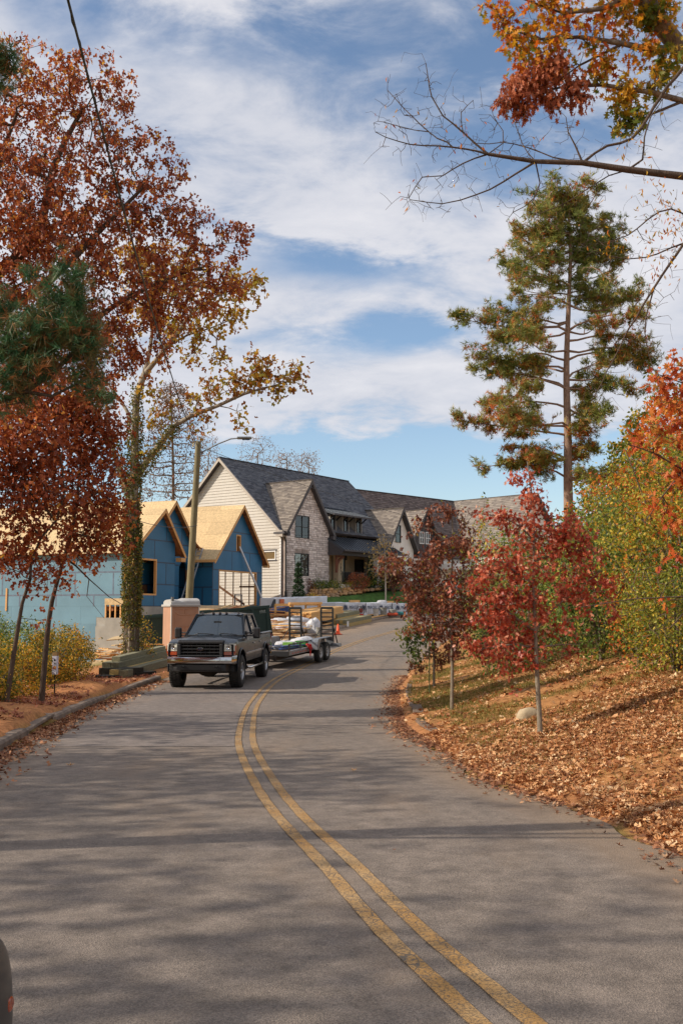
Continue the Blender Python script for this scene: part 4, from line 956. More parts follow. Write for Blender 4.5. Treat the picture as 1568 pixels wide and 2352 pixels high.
def pickup():
    """local frame: front bumper towards -y, ground at z=0"""
    T = empty('pickup_truck', (0, 0, 0), 0, 'lifted black crew cab pickup truck with chrome bumper parked facing the camera', 'truck')
    WR = 0.455; FY, RY = -2.18, 1.78
    def half(z, y):
        b = 0.985 - 0.10*max(0, (z-1.05))**1.5*1.4 - 0.05*max(0, .8-z)
        t = max(0, (-2.55-y)/0.55); b -= 0.075*t*t
        t = max(0, (y-2.7)/0.4); b -= 0.02*t*t
        if z > 1.28: b -= 0.05*((z-1.28)/0.12)**2*(1 if y < -1.25 else .45)
        return b
    def top(y):
        if y < -1.25: return 1.27 + 0.10*min(1, (y+3.05)/0.5) + .03*(y+2.5)/1.2 if y < -2.5 else 1.37 + .035*(y+2.5)/1.25
        return 1.42
    def bot(y):
        z = .70 if y < 1.2 else .76
        for c in (FY, RY):
            d = abs(y-c)
            if d < .585: z = max(z, .50+math.sqrt(.585**2-d*d))
        return z
    # side panels as curved sheets, split at the doors
    def side(name, y0, y1, mt=M_PAINT, tp=None):
        for s_ in (-1, 1):
            rows = []; ys = np.arange(y0, y1+1e-6, (y1-y0)/max(2, round((y1-y0)/.05)))
            for y in ys:
                a, b = bot(y), (tp or top)(y)
                rows.append([(s_*half(a+(b-a)*k/9, y), y, a+(b-a)*k/9) for k in range(10)])
            if s_ < 0: rows = [r_[::-1] for r_ in rows]
            mb = MB().grid(rows)
            # turned-in lower and arch edge
            mb.grid([[(s_*half(bot(y), y), y, bot(y)), (s_*(half(bot(y), y)-.10), y, bot(y)+.005)] for y in ys])
            for y in (ys[0], ys[-1]): mb.grid([[(s_*half(bot(y)+(top(y)-bot(y))*k/9, y), y, bot(y)+(top(y)-bot(y))*k/9) for k in range(10)], [(s_*(half(bot(y)+(top(y)-bot(y))*k/9, y)-.05), y, bot(y)+(top(y)-bot(y))*k/9) for k in range(10)]])
            yield mb.build(name, mt, T, smooth=True)
    list(side('front_fender', -3.05, -1.262)); fd = list(side('front_door', -1.25, -.125)); rd = list(side('rear_door', -.113, 1.0)); 
    list(side('cab_corner', 1.012, 1.165)); list(side('bed_side', 1.19, 3.08, tp=lambda y: 1.43))
    for d_, s_ in zip(fd, (-1, 1)): MB().box((s_*1.0-.02, -.35, 1.17), (s_*1.0+.015, -.2, 1.205)).build('door_handle', M_CHROME, d_, bevel=.008)
    for d_, s_ in zip(rd, (-1, 1)): MB().box((s_*1.0-.02, .72, 1.17), (s_*1.0+.015, .87, 1.205)).build('door_handle', M_CHROME, d_, bevel=.008)
    # fender flares
    for c in (FY, RY):
        for s_ in (-1, 1):
            pts = [(s_*(half(.9, c+.6*math.cos(a))+.012), c+.60*math.cos(a), .50+.60*math.sin(a)) for a in np.linspace(-.35+.3, math.pi+.05, 20)]
            MB().tube(pts, .028, 6).build('wheel_arch_lip', M_PAINT, T, smooth=True)
    # chrome rub strip
    for s_ in (-1, 1):
        for (a, b) in ((-1.52, -1.26), (-1.24, -.13), (-.1, 1.0), (1.2, 1.3), (2.4, 3.0)):
            MB().box((s_*.992-.012, a, .90), (s_*.992+.014, b, .955)).build('side_moulding', mat('silver_strip', (.35, .35, .36), .3, metal=.8, var=.05), T, bevel=.006)
    # hood
    rows = []
    for y in np.linspace(-3.06, -1.28, 22):
        w = half(top(y), y)-.0; rows.append([])
        for k in range(25):
            u = -1+2*k/24; x = u*w; z = top(y) + .055*(1-abs(u)**2.4) + (.020*math.exp(-((abs(u)-.46)/.05)**2)) - .028*math.exp(-((y+3.1)/.08)**2)
            z += .012*math.exp(-((abs(u)-.78)/.03)**2)*-1
            rows[-1].append((x, y, z))
    MB().grid(rows).build('hood', M_PAINT, T, smooth=True)
    # cowl
    MB().box((-.86, -1.34, 1.40), (.86, -1.16, 1.455)).build('cowl', M_PLAST, T, bevel=.01)
    # front end: header, grille, lamps
    MB().box((-.93, -3.0, .90), (.93, -2.9, .95)).build('front_panel', M_PAINT, T)
    MB().box((-.64, -3.0, .9), (.64, -2.85, 1.36)).build('radiator', mat('grille_shadow', (.004, .004, .005), .8, var=0), T)
    fr = MB()
    for (a, b, c, d) in ((-.64, .90, .64, .96), (-.64, 1.27, .64, 1.345), (-.64, .96, -.55, 1.27), (.55, .96, .64, 1.27)): fr.box((a, -3.12, b), (c, -3.0, d))
    gf = fr.build('grille_surround', M_PLAST, T, bevel=.02)
    for k in range(3): MB().box((-.55, -3.10, 1.015+k*.09), (.55, -3.02, 1.045+k*.09)).build('grille_bar', M_PLAST, gf, bevel=.008)
    for k in range(9): MB().box((-.5+k*.125, -3.05, .96), (-.49+k*.125, -3.01, 1.27)).build('grille_slat', M_PLAST, gf)
    em = MB().lathe([(0, .0), (.5, 0), (.5, .02), (0, .025)], 32, Matrix.Translation((0, -3.115, 1.125)) @ Matrix.Rotation(math.pi/2, 4, 'X') @ Matrix.Diagonal((.20, .085, .6, 1))).build('oval_badge', M_CHROME, gf)
    MB().lathe([(0, .0), (.5, 0), (.5, .01), (0, .012)], 32, Matrix.Translation((0, -3.122, 1.125)) @ Matrix.Rotation(math.pi/2, 4, 'X') @ Matrix.Diagonal((.175, .065, 1, 1))).build('badge_plate', mat('badge_blue', (.01, .02, .06), .25, var=0), gf)
    text('badge_lettering', 'Ford', .062, Matrix.Translation((0, -3.138, 1.125)) @ Matrix.Rotation(math.pi/2, 4, 'X'), M_CHROME, gf, .001, 1.15)
    for s_ in (-1, 1):
        x0, x1 = sorted((s_*.665, s_*.955))
        h = MB(); h.add([(x0, -3.08 if s_ > 0 else -3.02, 1.06), (x1, -3.02 if s_ > 0 else -3.08, 1.06), (x1, -3.0 if s_ > 0 else -3.06, 1.265), (x0, -3.06 if s_ > 0 else -3.0, 1.265),
              (x0, -2.8, 1.06), (x1, -2.8, 1.06), (x1, -2.8, 1.265), (x0, -2.8, 1.265)], [(0,1,2,3),(7,6,5,4),(0,4,5,1),(1,5,6,2),(2,6,7,3),(3,7,4,0)])
        hl = h.build('headlight', M_LAMP, T, bevel=.012)
        cxx = (x0+x1)/2-s_*.03
        MB().lathe([(0, .0), (.045, .004), (.055, .012), (.056, .014)], 20, Matrix.Translation((cxx, -3.072, 1.165)) @ Matrix.Rotation(math.pi/2, 4, 'X')).build('bulb_reflector', M_CHROME, hl, smooth=True)
        a = MB(); a.add([(x0, -3.085 if s_ > 0 else -3.03, .955), (x1, -3.03 if s_ > 0 else -3.085, .955), (x1, -3.02 if s_ > 0 else -3.08, 1.05), (x0, -3.08 if s_ > 0 else -3.02, 1.05),
              (x0, -2.8, .955), (x1, -2.8, .955), (x1, -2.8, 1.05), (x0, -2.8, 1.05)], [(0,1,2,3),(7,6,5,4),(0,4,5,1),(1,5,6,2),(2,6,7,3),(3,7,4,0)]).build('indicator', M_AMBER, T, bevel=.008)
        MB().box((s_*.97-.02, -2.98, 1.0), (s_*.97+.008, -2.88, 1.22)).build('side_marker', M_AMBER, T, bevel=.01)
    # bumper: curved in plan, chrome above black
    def bump(name, z0, z1, mt, dy, n=25, prof=None, wx=.985):
        rows = []
        for k in range(n):
            u = -1+2*k/(n-1); x = u*wx; y = -3.26+dy + .10*abs(u)**3 + (.28*max(0, abs(u)-.93)/.07 if abs(u) > .93 else 0)
            zz = [z0, z0+.02, (z0+z1)/2, z1-.03, z1]; yy = [.03, 0, -.012, .01, .07]
            row = [(x, y+b, a) for a, b in zip(zz, yy)] + [(x, y+.2, z1-.005)]
            rows.append(row)
        return MB().grid(rows).build(name, mt, T, smooth=True)
    bump('front_bumper', .72, .935, M_CHROME, 0); bump('bumper_valance', .50, .725, M_PLAST, .05, wx=.80)
    MB().box((-.62, -3.24, .56), (.62, -3.2, .70)).build('bumper_opening', mat('grille_shadow', (.004,)*3, .8, var=0), T)
    for s_ in (-1, 1):
        MB().tube([(s_*.42, -3.2, .66), (s_*.42, -3.29, .66), (s_*.50, -3.29, .66), (s_*.50, -3.2, .66)], .014, 6).build('tow_hook', M_PLAST, T)
    # cabin
    zb, zt = 1.42, 2.03
    A = {}
    for s_ in (-1, 1):
        A[s_] = dict(a0=Vector((s_*.87, -1.26, zb)), a1=Vector((s_*.70, -.62, zt)), b0=Vector((s_*.90, -.12, zb)), b1=Vector((s_*.72, -.10, zt)), c0=Vector((s_*.90, .98, zb)), c1=Vector((s_*.71, .84, zt)), d0=Vector((s_*.86, 1.16, zb)), d1=Vector((s_*.68, 1.0, zt)))
    for s_ in (-1, 1):
        q = A[s_]; mb = MB()
        mb.bar(q['a0'], q['a1'], .075, .07, up=(0, 1, 0)); mb.bar(q['b0'], q['b1'], .05, .11, up=(0, 1, 0)); mb.bar(q['c0'], q['c1'], .05, .16, up=(0, 1, 0)); mb.bar(q['d0'], q['d1'], .09, .06, up=(0, 1, 0))
        mb.bar(q['a1'], q['c1'], .06, .06); mb.bar(q['a0'], q['c0']+Vector((0, .15, 0)), .06, .05)
        mb.build('cab_pillar', M_PAINT, T, bevel=.012)
        for (u0, v0, u1, v1) in (('a0', 'b0', 'a1', 'b1'), ('b0', 'c0', 'b1', 'c1')):
            MB().add([q[u0]-Vector((s_*.012, 0, 0)), q[v0]-Vector((s_*.012, 0, 0)), q[v1]-Vector((s_*.012, 0, 0)), q[u1]-Vector((s_*.012, 0, 0))], [(0, 1, 2, 3)]).build('side_window', M_AUTOG, T)
    # windscreen, bowed
    def screen(n, y0, y1, bow, mt, x0=.85, x1=.685, z0=zb+.02, z1=zt-.01):
        rows = []
        for i in range(7):
            t = i/6; w = x0+(x1-x0)*t; rows.append([(u*w, y0+(y1-y0)*t - bow*(1-u*u), z0+(z1-z0)*t) for u in np.linspace(-1, 1, 13)])
        return MB().grid(rows).build(n, mt, T, smooth=True)
    screen('windscreen', -1.26, -.62, .12, M_AUTOG); screen('rear_window', 1.17, 1.0, -.02, M_AUTOG)
    mb = MB()
    for z, w, yb_ in ((zt-.0, .71, -.62-.10), ):
        pass
    rows = []
    for i in range(15):
        t = i/14; y = -.74+1.80*t; w = .70+.02*math.sin(math.pi*t)
        e = .07*math.sin(math.pi*min(1, max(0, t)))**.5 if 0 < t < 1 else 0
        rows.append([(u*w*(1 if 0 < i < 14 else .97), y+(.10*u*u if t < .2 else 0), zt-.01+ (e+.012)*(1-abs(u)**4) + .0) for u in np.linspace(-1, 1, 17)])
    MB().grid(rows).build('cab_roof', M_PAINT, T, smooth=True)
    MB().bar((-.70, -.66, zt-.02), (.70, -.66, zt-.02), .05, .06, up=(0, 1, 0)).build('header_rail', M_PAINT, T, bevel=.01)
    MB().box((-.69, -.7, zt-.05), (.69, 1.0, zt-.03)).build('headliner', M_SEAT, T)
    for x in (-.56, -.2, 0, .2, .56):
        MB().lathe([(.0, .05), (.03, .045), (.045, .015), (.05, 0)], 12, Matrix.Translation((x, -.60+.05*x*x*4, zt+.035)) @ Matrix.Diagonal((1, 1.4, 1, 1))).build('roof_marker_lamp', mat('smoked_lens', (.02, .008, .004), .15, var=0), T, smooth=True)
    # cabin inside
    MB().box((-.84, -1.2, 1.2), (.84, 1.1, 1.3)).build('cabin_floor', M_SEAT, T); MB().box((-.83, -1.22, 1.3), (.83, -.9, 1.45)).build('dashboard', M_SEAT, T, bevel=.03)
    for x in (-.42, .42):
        for y in (-.35, .55): MB().box((x-.24, y, 1.2), (x+.24, y+.14, 1.72)).box((x-.13, y+.02, 1.72), (x+.13, y+.12, 1.9)).build('seat', M_SEAT, T, bevel=.04)
    MB().lathe([(.18, -.012), (.192, 0), (.18, .012), (.168, 0)], 24, Matrix.Translation((.42, -.82, 1.5)) @ Matrix.Rotation(R(62), 4, 'X'), close=True).build('steering_wheel', M_PLAST, T, smooth=True)
    MB().box((-.1, -.98, 1.78), (.12, -.95, 1.85)).build('rear_view_mirror', M_PLAST, T)
    # wipers
    for x in (-.62, .05):
        MB().tube([(x, -1.30, 1.455), (x+.2, -1.37, 1.50), (x+.56, -1.36, 1.475)], .011, 5).tube([(x+.12, -1.375, 1.50), (x+.62, -1.37, 1.47)], .009, 4).build('wiper', M_BLK, T)
    # mirrors
    for s_ in (-1, 1):
        m = MB().box((s_*1.19-.105, -1.02, 1.34), (s_*1.19+.105, -.90, 1.66)).build('wing_mirror', M_PLAST, T, bevel=.045, seg=3)
        MB().tube([(s_*.88, -1.02, 1.50), (s_*1.1, -.98, 1.51)], .022, 6).tube([(s_*.9, -1.0, 1.42), (s_*1.1, -.98, 1.42)], .018, 6).build('mirror_arm', M_PLAST, m)
        MB().box((s_*.88-.03, -1.1, 1.4), (s_*.88+.03, -.86, 1.56)).build('mirror_base', M_PLAST, m, bevel=.02)
    # bed
    MB().box((-.9, 1.2, .84), (.9, 3.05, .88)).build('bed_floor', M_PLAST, T); MB().box((-.93, 1.18, .8), (.93, 1.22, 1.42)).build('bed_front', M_PAINT, T)
    MB().box((-.80, 3.03, .86), (.80, 3.09, 1.40)).build('tailgate', M_PAINT, T, bevel=.015)
    for s_ in (-1, 1): MB().box((s_*.93-.05, 1.2, 1.40), (s_*.93+.05, 3.07, 1.445)).build('bed_rail', M_CHROME if 0 else M_STEEL, T, bevel=.012)
    for s_ in (-1, 1): MB().box((s_*.9-.07, 3.05, 1.0), (s_*.9+.07, 3.10, 1.36)).build('tail_lamp', mat('red_lens', (.35, .01, .01), .2, var=.05), T)
    MB().box((-.95, 3.1, .66), (.95, 3.26, .84)).build('rear_bumper', M_CHROME, T, bevel=.02)
    MB().tube([(-.8, 1.3, 1.46), (.05, 1.5, 1.62), (.8, 1.25, 1.46)], .035, 6).build('hose_in_bed', mat('grey_pvc', (.3, .3, .3), .5), T)
    # chassis
    for s_ in (-1, 1):
        MB().box((s_*.42-.04, -3.1, .62), (s_*.42+.04, 3.1, .76)).build('frame_rail', M_FRAME, T)
        MB().tube([(s_*.98, -1.35, .52), (s_*1.03, -1.1, .50), (s_*1.03, .85, .50), (s_*.98, 1.1, .52)], .04, 10).build('side_step', M_CHROME, T, smooth=True)
        for y in (-1.1, .9): MB().bar((s_*1.0, y, .50), (s_*.7, y, .68), .04, .02).build('step_bracket', M_FRAME, T)
        MB().tube([(s_*.55, FY-.1, .5), (s_*.6, FY-.2, .95)], .03, 8).tube([(s_*.5, FY-.65, .62), (s_*.5, FY, .46), (s_*.5, FY+.7, .6)], .03, 6).build('front_spring', M_FRAME, T)
    for y in (FY, RY):
        MB().tube([(-.75, y, WR), (-.3, y, WR), (-.15, y, WR), (0.15, y, WR), (.3, y, WR), (.75, y, WR)], [.05, .05, .13, .15, .06, .05], 12).build('axle', M_FRAME, T, smooth=True)
    MB().tube([(-.6, FY-.2, .40), (.6, FY-.22, .44)], .02, 6).tube([(-.55, FY-.5, .56), (.3, FY-.45, .58)], .018, 6).build('steering_linkage', M_FRAME, T)
    MB().box((-.38, -2.8, .55), (.38, -1.4, .95)).box((-.25, -1.3, .5), (.25, .3, .68)).build('engine_underside', M_FRAME, T)
    MB().box((-.8, -2.95, .76), (.8, 1.1, .8)).build('floor_pan', M_FRAME, T)
    for c in (FY, RY): 
        for s_ in (-1, 1): MB().grid([[(s_*x, c+.62*math.cos(a), .5+.62*math.sin(a)) for x in (.45, .9)] for a in np.linspace(0, math.pi, 14)]).build('inner_wing', M_PLAST, T)
    for s_ in (-1, 1):
        wheel(T, s_*.86, FY, WR, .32, out=s_); wheel(T, s_*.86, RY, WR, .32, out=s_)
    MB().tube([(-.35, -3.1, .95), (0, -3.1, .95), (.35, -3.1, .95)], .0, 4) if 0 else None
    return T
PK = pickup(); yaw = -R(5.5)
PK.location = (-3.62, 31.0, 0)
zf, zb_ = float(zr(28.9)), float(zr(32.8)); PK.rotation_euler = (math.atan2(zb_-zf, 3.96), 0, yaw); PK.location.z = (zf+zb_)/2 + .004

# ---------------- flatbed trailer ----------------
def trailer():
    """local: front of deck at y=0, deck towards +y"""
    T = empty('flatbed_trailer', (0, 0, 0), 0, 'tandem axle flatbed trailer with raised black ramps hitched behind the pickup', 'trailer')
    DL, HW, DZ = 5.3, .92, .60
    for k in range(9): MB().box((-HW+k*.205, 0.05, DZ-.04), (-HW+k*.205+.195, DL-.2, DZ)).build('deck_board', mat('weathered_board', srgb(120, 104, 88), .85, var=.25, scale=4, stretch=(8, 1, 8)), T)
    for s_ in (-1, 1):
        MB().box((s_*HW-.03, 0, DZ-.14), (s_*HW+.05, DL, DZ+.02)).build('side_rail', M_STEEL, T)
        MB().box((s_*(HW+.01)-.02, .1, DZ+.22), (s_*(HW+.01)+.02, 2.7, DZ+.26)).build('upper_rail', M_PLAST, T)
        for y in (.1, 1.3, 2.6): MB().box((s_*(HW+.01)-.025, y, DZ-.1), (s_*(HW+.01)+.025, y+.05, DZ+.24)).build('rail_post', M_PLAST, T)
        for k in range(6): MB().box((s_*(HW+.052), .35+k*.28, DZ-.10), (s_*(HW+.055), .49+k*.28, DZ-.06)).build('reflector_strip', mat('red_reflector', (.45, .03, .03), .3, var=.05), T)
        MB().box((s_*.5-.05, -.2, DZ-.3), (s_*.5+.05, DL, DZ-.14)).build('frame_beam', M_FRAME, T)
        MB().bar((s_*.55, .1, DZ-.18), (0, -1.45, DZ-.18), .07, .12).build('drawbar', M_FRAME, T)
        # fender
        rows = []
        for (y, z) in ((2.45, .50), (2.47, .78), (2.62, .90), (4.15, .90), (4.3, .78), (4.32, .50)): rows.append([(s_*.95, y, z), (s_*1.24, y, z)])
        mb = MB().grid(rows); mb.grid([[(s_*.95, a, b) for a, b in ((2.45, .5), (2.62, .9))], [(s_*.95, a, b) for a, b in ((4.32, .5), (4.15, .9))]])
        mb.prism([(2.47, .78), (2.62, .90), (2.9, .9), (2.68, .72), (2.6, .5), (2.45, .5)] if s_ > 0 else [(2.45, .5), (2.6, .5), (2.68, .72), (2.9, .9), (2.62, .90), (2.47, .78)], Plane((s_*1.22, 0, 0), (0, 1, 0), (0, 0, 1)), 0, .02)
        mb.build('wheel_fender', M_STEEL, T)
        for y in (2.98, 3.80): wheel(T, s_*1.09, y, .355, .21, out=s_, spokes=8, rim_mat=mat('trailer_rim', (.5, .5, .5), .5, var=.1), tread=False, rimr=.2)
        for y in (2.98, 3.80): MB().tube([(0, y, .355), (s_*1.0, y, .355)], .04, 8).build('axle_half', M_FRAME, T)
    for y in (0, DL-.1): MB().box((-HW, y, DZ-.14), (HW, y+.1, DZ)).build('cross_beam', M_STEEL, T)
    MB().box((-.98, -.12, DZ-.16), (.98, 0, DZ+.02)).build('front_beam', M_PLAST, T)
    MB().box((.9, DL-.05, .42), (1.28, DL+.05, .56)).build('rear_light_box', M_STEEL, T); MB().box((-1.28, DL-.05, .42), (-.9, DL+.05, .56)).build('rear_light_box', M_STEEL, T)
    MB().tube([(0, -1.62, DZ-.16), (0, -1.4, DZ-.16)], .06, 8).build('coupler', M_FRAME, T); MB().tube([(.18, -1.0, .1), (.18, -1.0, .95)], .035, 8).build('jack', M_STEEL, T)
    for s_ in (-.68, .68):
        mb = MB(); w = .25; z0, z1 = DZ-.08, 1.98
        for dx in (-w, w): mb.box((s_+dx-.03, DL-.02, z0), (s_+dx+.03, DL+.07, z1))
        r_ = mb.build('ramp', M_BLK, T, bevel=.005)
        for k in range(9):
            z = z0+.08+k*(z1-z0-.1)/8; h = .05 if k < 8 else .09
            MB().box((s_-w, DL-.005, z-.03), (s_+w, DL+.055, z-.03+h)).build('ramp_rung', M_BLK, r_)
        MB().bar((s_-w-.03, DL-.05, 1.1), (s_-w-.15, DL-.75, DZ), .025, .025).build('ramp_stay', M_PLAST, r_)
        MB().bar((s_+w+.04, DL+.02, 1.15), (s_+w+.1, DL+.34, .5), .035, .035).build('ramp_strut', M_PLAST, r_)
    return T
TR = trailer(); TR.location = (-2.78, 35.85, 0)
zf, zb_ = float(zr(36.5)), float(zr(40.2)); TR.rotation_euler = (math.atan2(zb_-zf, 3.9), 0, -R(17.0)); TR.location.z = zf+.0
bpy.context.view_layer.update()
M_SACK = mat('white_plastic_sack', (.5, .5, .52), .4, var=.2, scale=7, bump=.9, bscale=9)
M_GRN = mat('green_plastic', srgb(110, 158, 60), .5, var=.15)
M_BLUT = mat('blue_tarpaulin', srgb(30, 62, 118), .45, var=.2)
def lump(name, c, r3, mt, label=None, cat=None, group=None, rz=0, seed=1, rough=.18, sub=3, parent=None, flat=.0):
    """a soft sack or stone: displaced sphere resting on its flattened underside"""
    rnd = np.random.default_rng(seed); n, m = 14, 22; V = []; ph = rnd.uniform(0, 6, 6)
    for i in range(n+1):
        th = math.pi*i/n
        for j in range(m):
            a = 2*math.pi*j/m; d = Vector((math.sin(th)*math.cos(a), math.sin(th)*math.sin(a), math.cos(th)))
            k = 1 + rough*(math.sin(3*d.x+ph[0])*math.sin(2.7*d.y+ph[1]) + .5*math.sin(6*d.x+ph[2]+3*d.z)*math.sin(7*d.y+ph[3]) + .3*math.sin(13*d.y+ph[4])*math.sin(11*d.z+ph[5]+5*d.x) + .2*rnd.uniform(-1, 1)*(rough > .1))
            # squarish plan
            q = (abs(d.x)**3+abs(d.y)**3+abs(d.z)**3)**(-1/3); k *= (.5+.5*q)
            z = d.z*k*r3[2]; z = max(z, -.55*r3[2]); V.append((d.x*k*r3[0], d.y*k*r3[1], z+.55*r3[2]))
    F = [(i*m+j, i*m+(j+1) % m, (i+1)*m+(j+1) % m, (i+1)*m+j) for i in range(n) for j in range(m)]
    mb = MB(); mb.add(V, F); o = mb.build(name, mt, parent, smooth=True); o.location = c; o.rotation_euler = (0, 0, rz)
    if label: tag(o, label, cat, group)
    return o
def onT(x, y, z=.61): return TR.matrix_world @ Vector((x, y, z))
TRZ = TR.rotation_euler[2]
lump('plastic_bag', onT(.35, 3.2), (.5, .42, .2), M_SACK, 'large crumpled white plastic bag on the trailer deck nearest its ramps', 'bag', seed=3, rz=.4)
lump('plastic_bag', onT(-.05, 2.5), (.4, .33, .14), M_SACK, 'low white plastic bag on the trailer deck behind the green pack', 'bag', seed=8)
def simple(name, fn, mt, label, cat, loc, rz=0, group=None, rot=None, bevel=.01):
    mb = MB(); fn(mb); o = mb.build(name, mt, None, bevel=bevel); o.location = loc; o.rotation_euler = rot if rot else (0, 0, rz); return tag(o, label, cat, group)
simple('green_pack', lambda m: m.box((-.2, -.15, 0), (.2, .15, .2)), M_GRN, 'light green pack among white bags on the trailer deck, nearer the truck', 'pack', onT(.28, 1.9), TRZ)
simple('green_pack', lambda m: m.box((-.22, -.15, 0), (.22, .15, .22)), mat('dark_green_plastic', srgb(60, 116, 52), .5), 'dark green pack on the trailer deck between white bags', 'pack', onT(.55, 2.55), TRZ)
for k in range(6):
    simple('blue_pipe_bundle', lambda m: m.box((-.055, 0, 0), (.055, 2.4, .05)), (M_BLUT, M_STEEL, M_BLUT)[k % 3], ('blue length lowest on the trailer deck, nearest its left side', 'grey length low in the middle of the trailer deck bundle', 'blue length low in the bundle at the trailer side with the red strap', 'blue length on top of the bundle at its left', 'grey length on top in the middle of the bundle', 'blue length on top of the bundle beside the red strap')[k], 'pipe', onT(-.05+(k % 3)*.28, .35+(k % 2)*.2, .64+.075*(k//3)), TRZ-.02*k, group='blue and grey lengths lying on the trailer deck')
simple('yellow_level', lambda m: m.box((-.25, -.05, 0), (.25, .05, .08)), mat('yellow_plastic', srgb(220, 210, 60), .5), 'yellow tool lying on the front left of the trailer deck', 'tool', onT(-.5, 1.5), 1)
simple('orange_plank', lambda m: m.box((-.07, 0, 0), (.07, 1.6, .05)), mat('orange_wood', srgb(180, 116, 40), .7), 'short orange brown board lying crosswise on the trailer deck', 'board', onT(-.45, 1.8), -1.0)
mb = MB(); rnd = random.Random(4)
pts = [onT(.95, 2.05, .75), onT(1.02, 2.0, .68), onT(1.04, 2.15, .5), onT(1.06, 2.08, .3)]
mb.tube(pts, [.03, .05, .035, .02], 6); mb.tube([onT(.97, 1.9, .74), onT(1.03, 2.2, .7), onT(1.05, 2.32, .52)], [.03, .045, .02], 6)
tag(mb.build('ratchet_strap', mat('red_strap', srgb(196, 34, 30), .6, var=.15), None), 'tangled red ratchet strap hanging from the trailer side rail', 'strap')

# ---------------- photographer's side: car at the left edge ----------------
def near_car():
    T = empty('parked_car', (-1.972, 1.05, float(zr(1.5))), R(-1.5), 'dark car whose front corner just enters the bottom left of the picture', 'car')
    # sections along y (front +y): (y, halfwidth, belly z, shoulder z, top z, top halfwidth)
    S = [(-2.3, .78, .35, .8, .95, .6), (-2.1, .92, .25, .85, 1.05, .72), (-1.2, .95, .2, .9, 1.1, .78), (0, .95, .2, .9, 1.06, .8), (1.0, .95, .22, .88, 1.02, .78), (1.7, .945, .24, .80, .92, .74), (2.1, .93, .14, .66, .76, .7), (2.3, .88, .14, .58, .66, .62), (2.42, .72, .16, .48, .55, .5)]
    rows = []
    for (y, w, zb, zs, zt, wt) in S:
        half = [(0, zb), (w*.9, zb), (w*.99, zb+.05), (w, (zb+zs)/2), (w*.985, zs-.05), (w*.93, zs+.02), (wt, zt), (0, zt+.04)]
        rows.append([(x, y, z) for x, z in half] + [(-x, y, z) for x, z in half[::-1][1:]])
    b = MB().grid(rows); b.f.append(tuple(range(15))); b.f.append(tuple(range(len(b.v)-15, len(b.v)))[::-1])
    o = b.build('body', mat('dark_grey_paint', (.02, .019, .018), .35, var=.05, coat=.2, spec=.3), T, smooth=True); m = o.modifiers.new('s', 'SUBSURF'); m.levels = 2; m.render_levels = 2
    rows = []
    for (y, w, z) in ((-1.9, .70, 1.04), (-1.3, .66, 1.42), (-.2, .64, 1.45), (.35, .66, 1.35), (1.05, .74, 1.0)): rows.append([(-w-.06, y, .98), (-w, y, z), (w, y, z), (w+.06, y, .98)])
    MB().grid(rows).build('windows', M_AUTOG, T)
    for s_ in (-1, 1):
        wheel(T, s_*.85, 1.45, .33, .22, out=s_, tread=False); wheel(T, s_*.85, -1.3, .33, .22, out=s_, tread=False)
        MB().lathe([(0, .0), (.06, .008), (.075, 0)], 16, Matrix.Translation((s_*.912, 2.13, .44)) @ Matrix.Rotation(s_*math.pi/2, 4, 'Y') @ Matrix.Diagonal((.3, .4, .4, 1))).build('side_marker', M_AMBER, T, smooth=True)
        MB().box((s_*.55-.15, 2.28, .44), (s_*.55+.12, 2.38, .52)).build('headlight', M_LAMP, T, bevel=.02)
    return T
near_car()

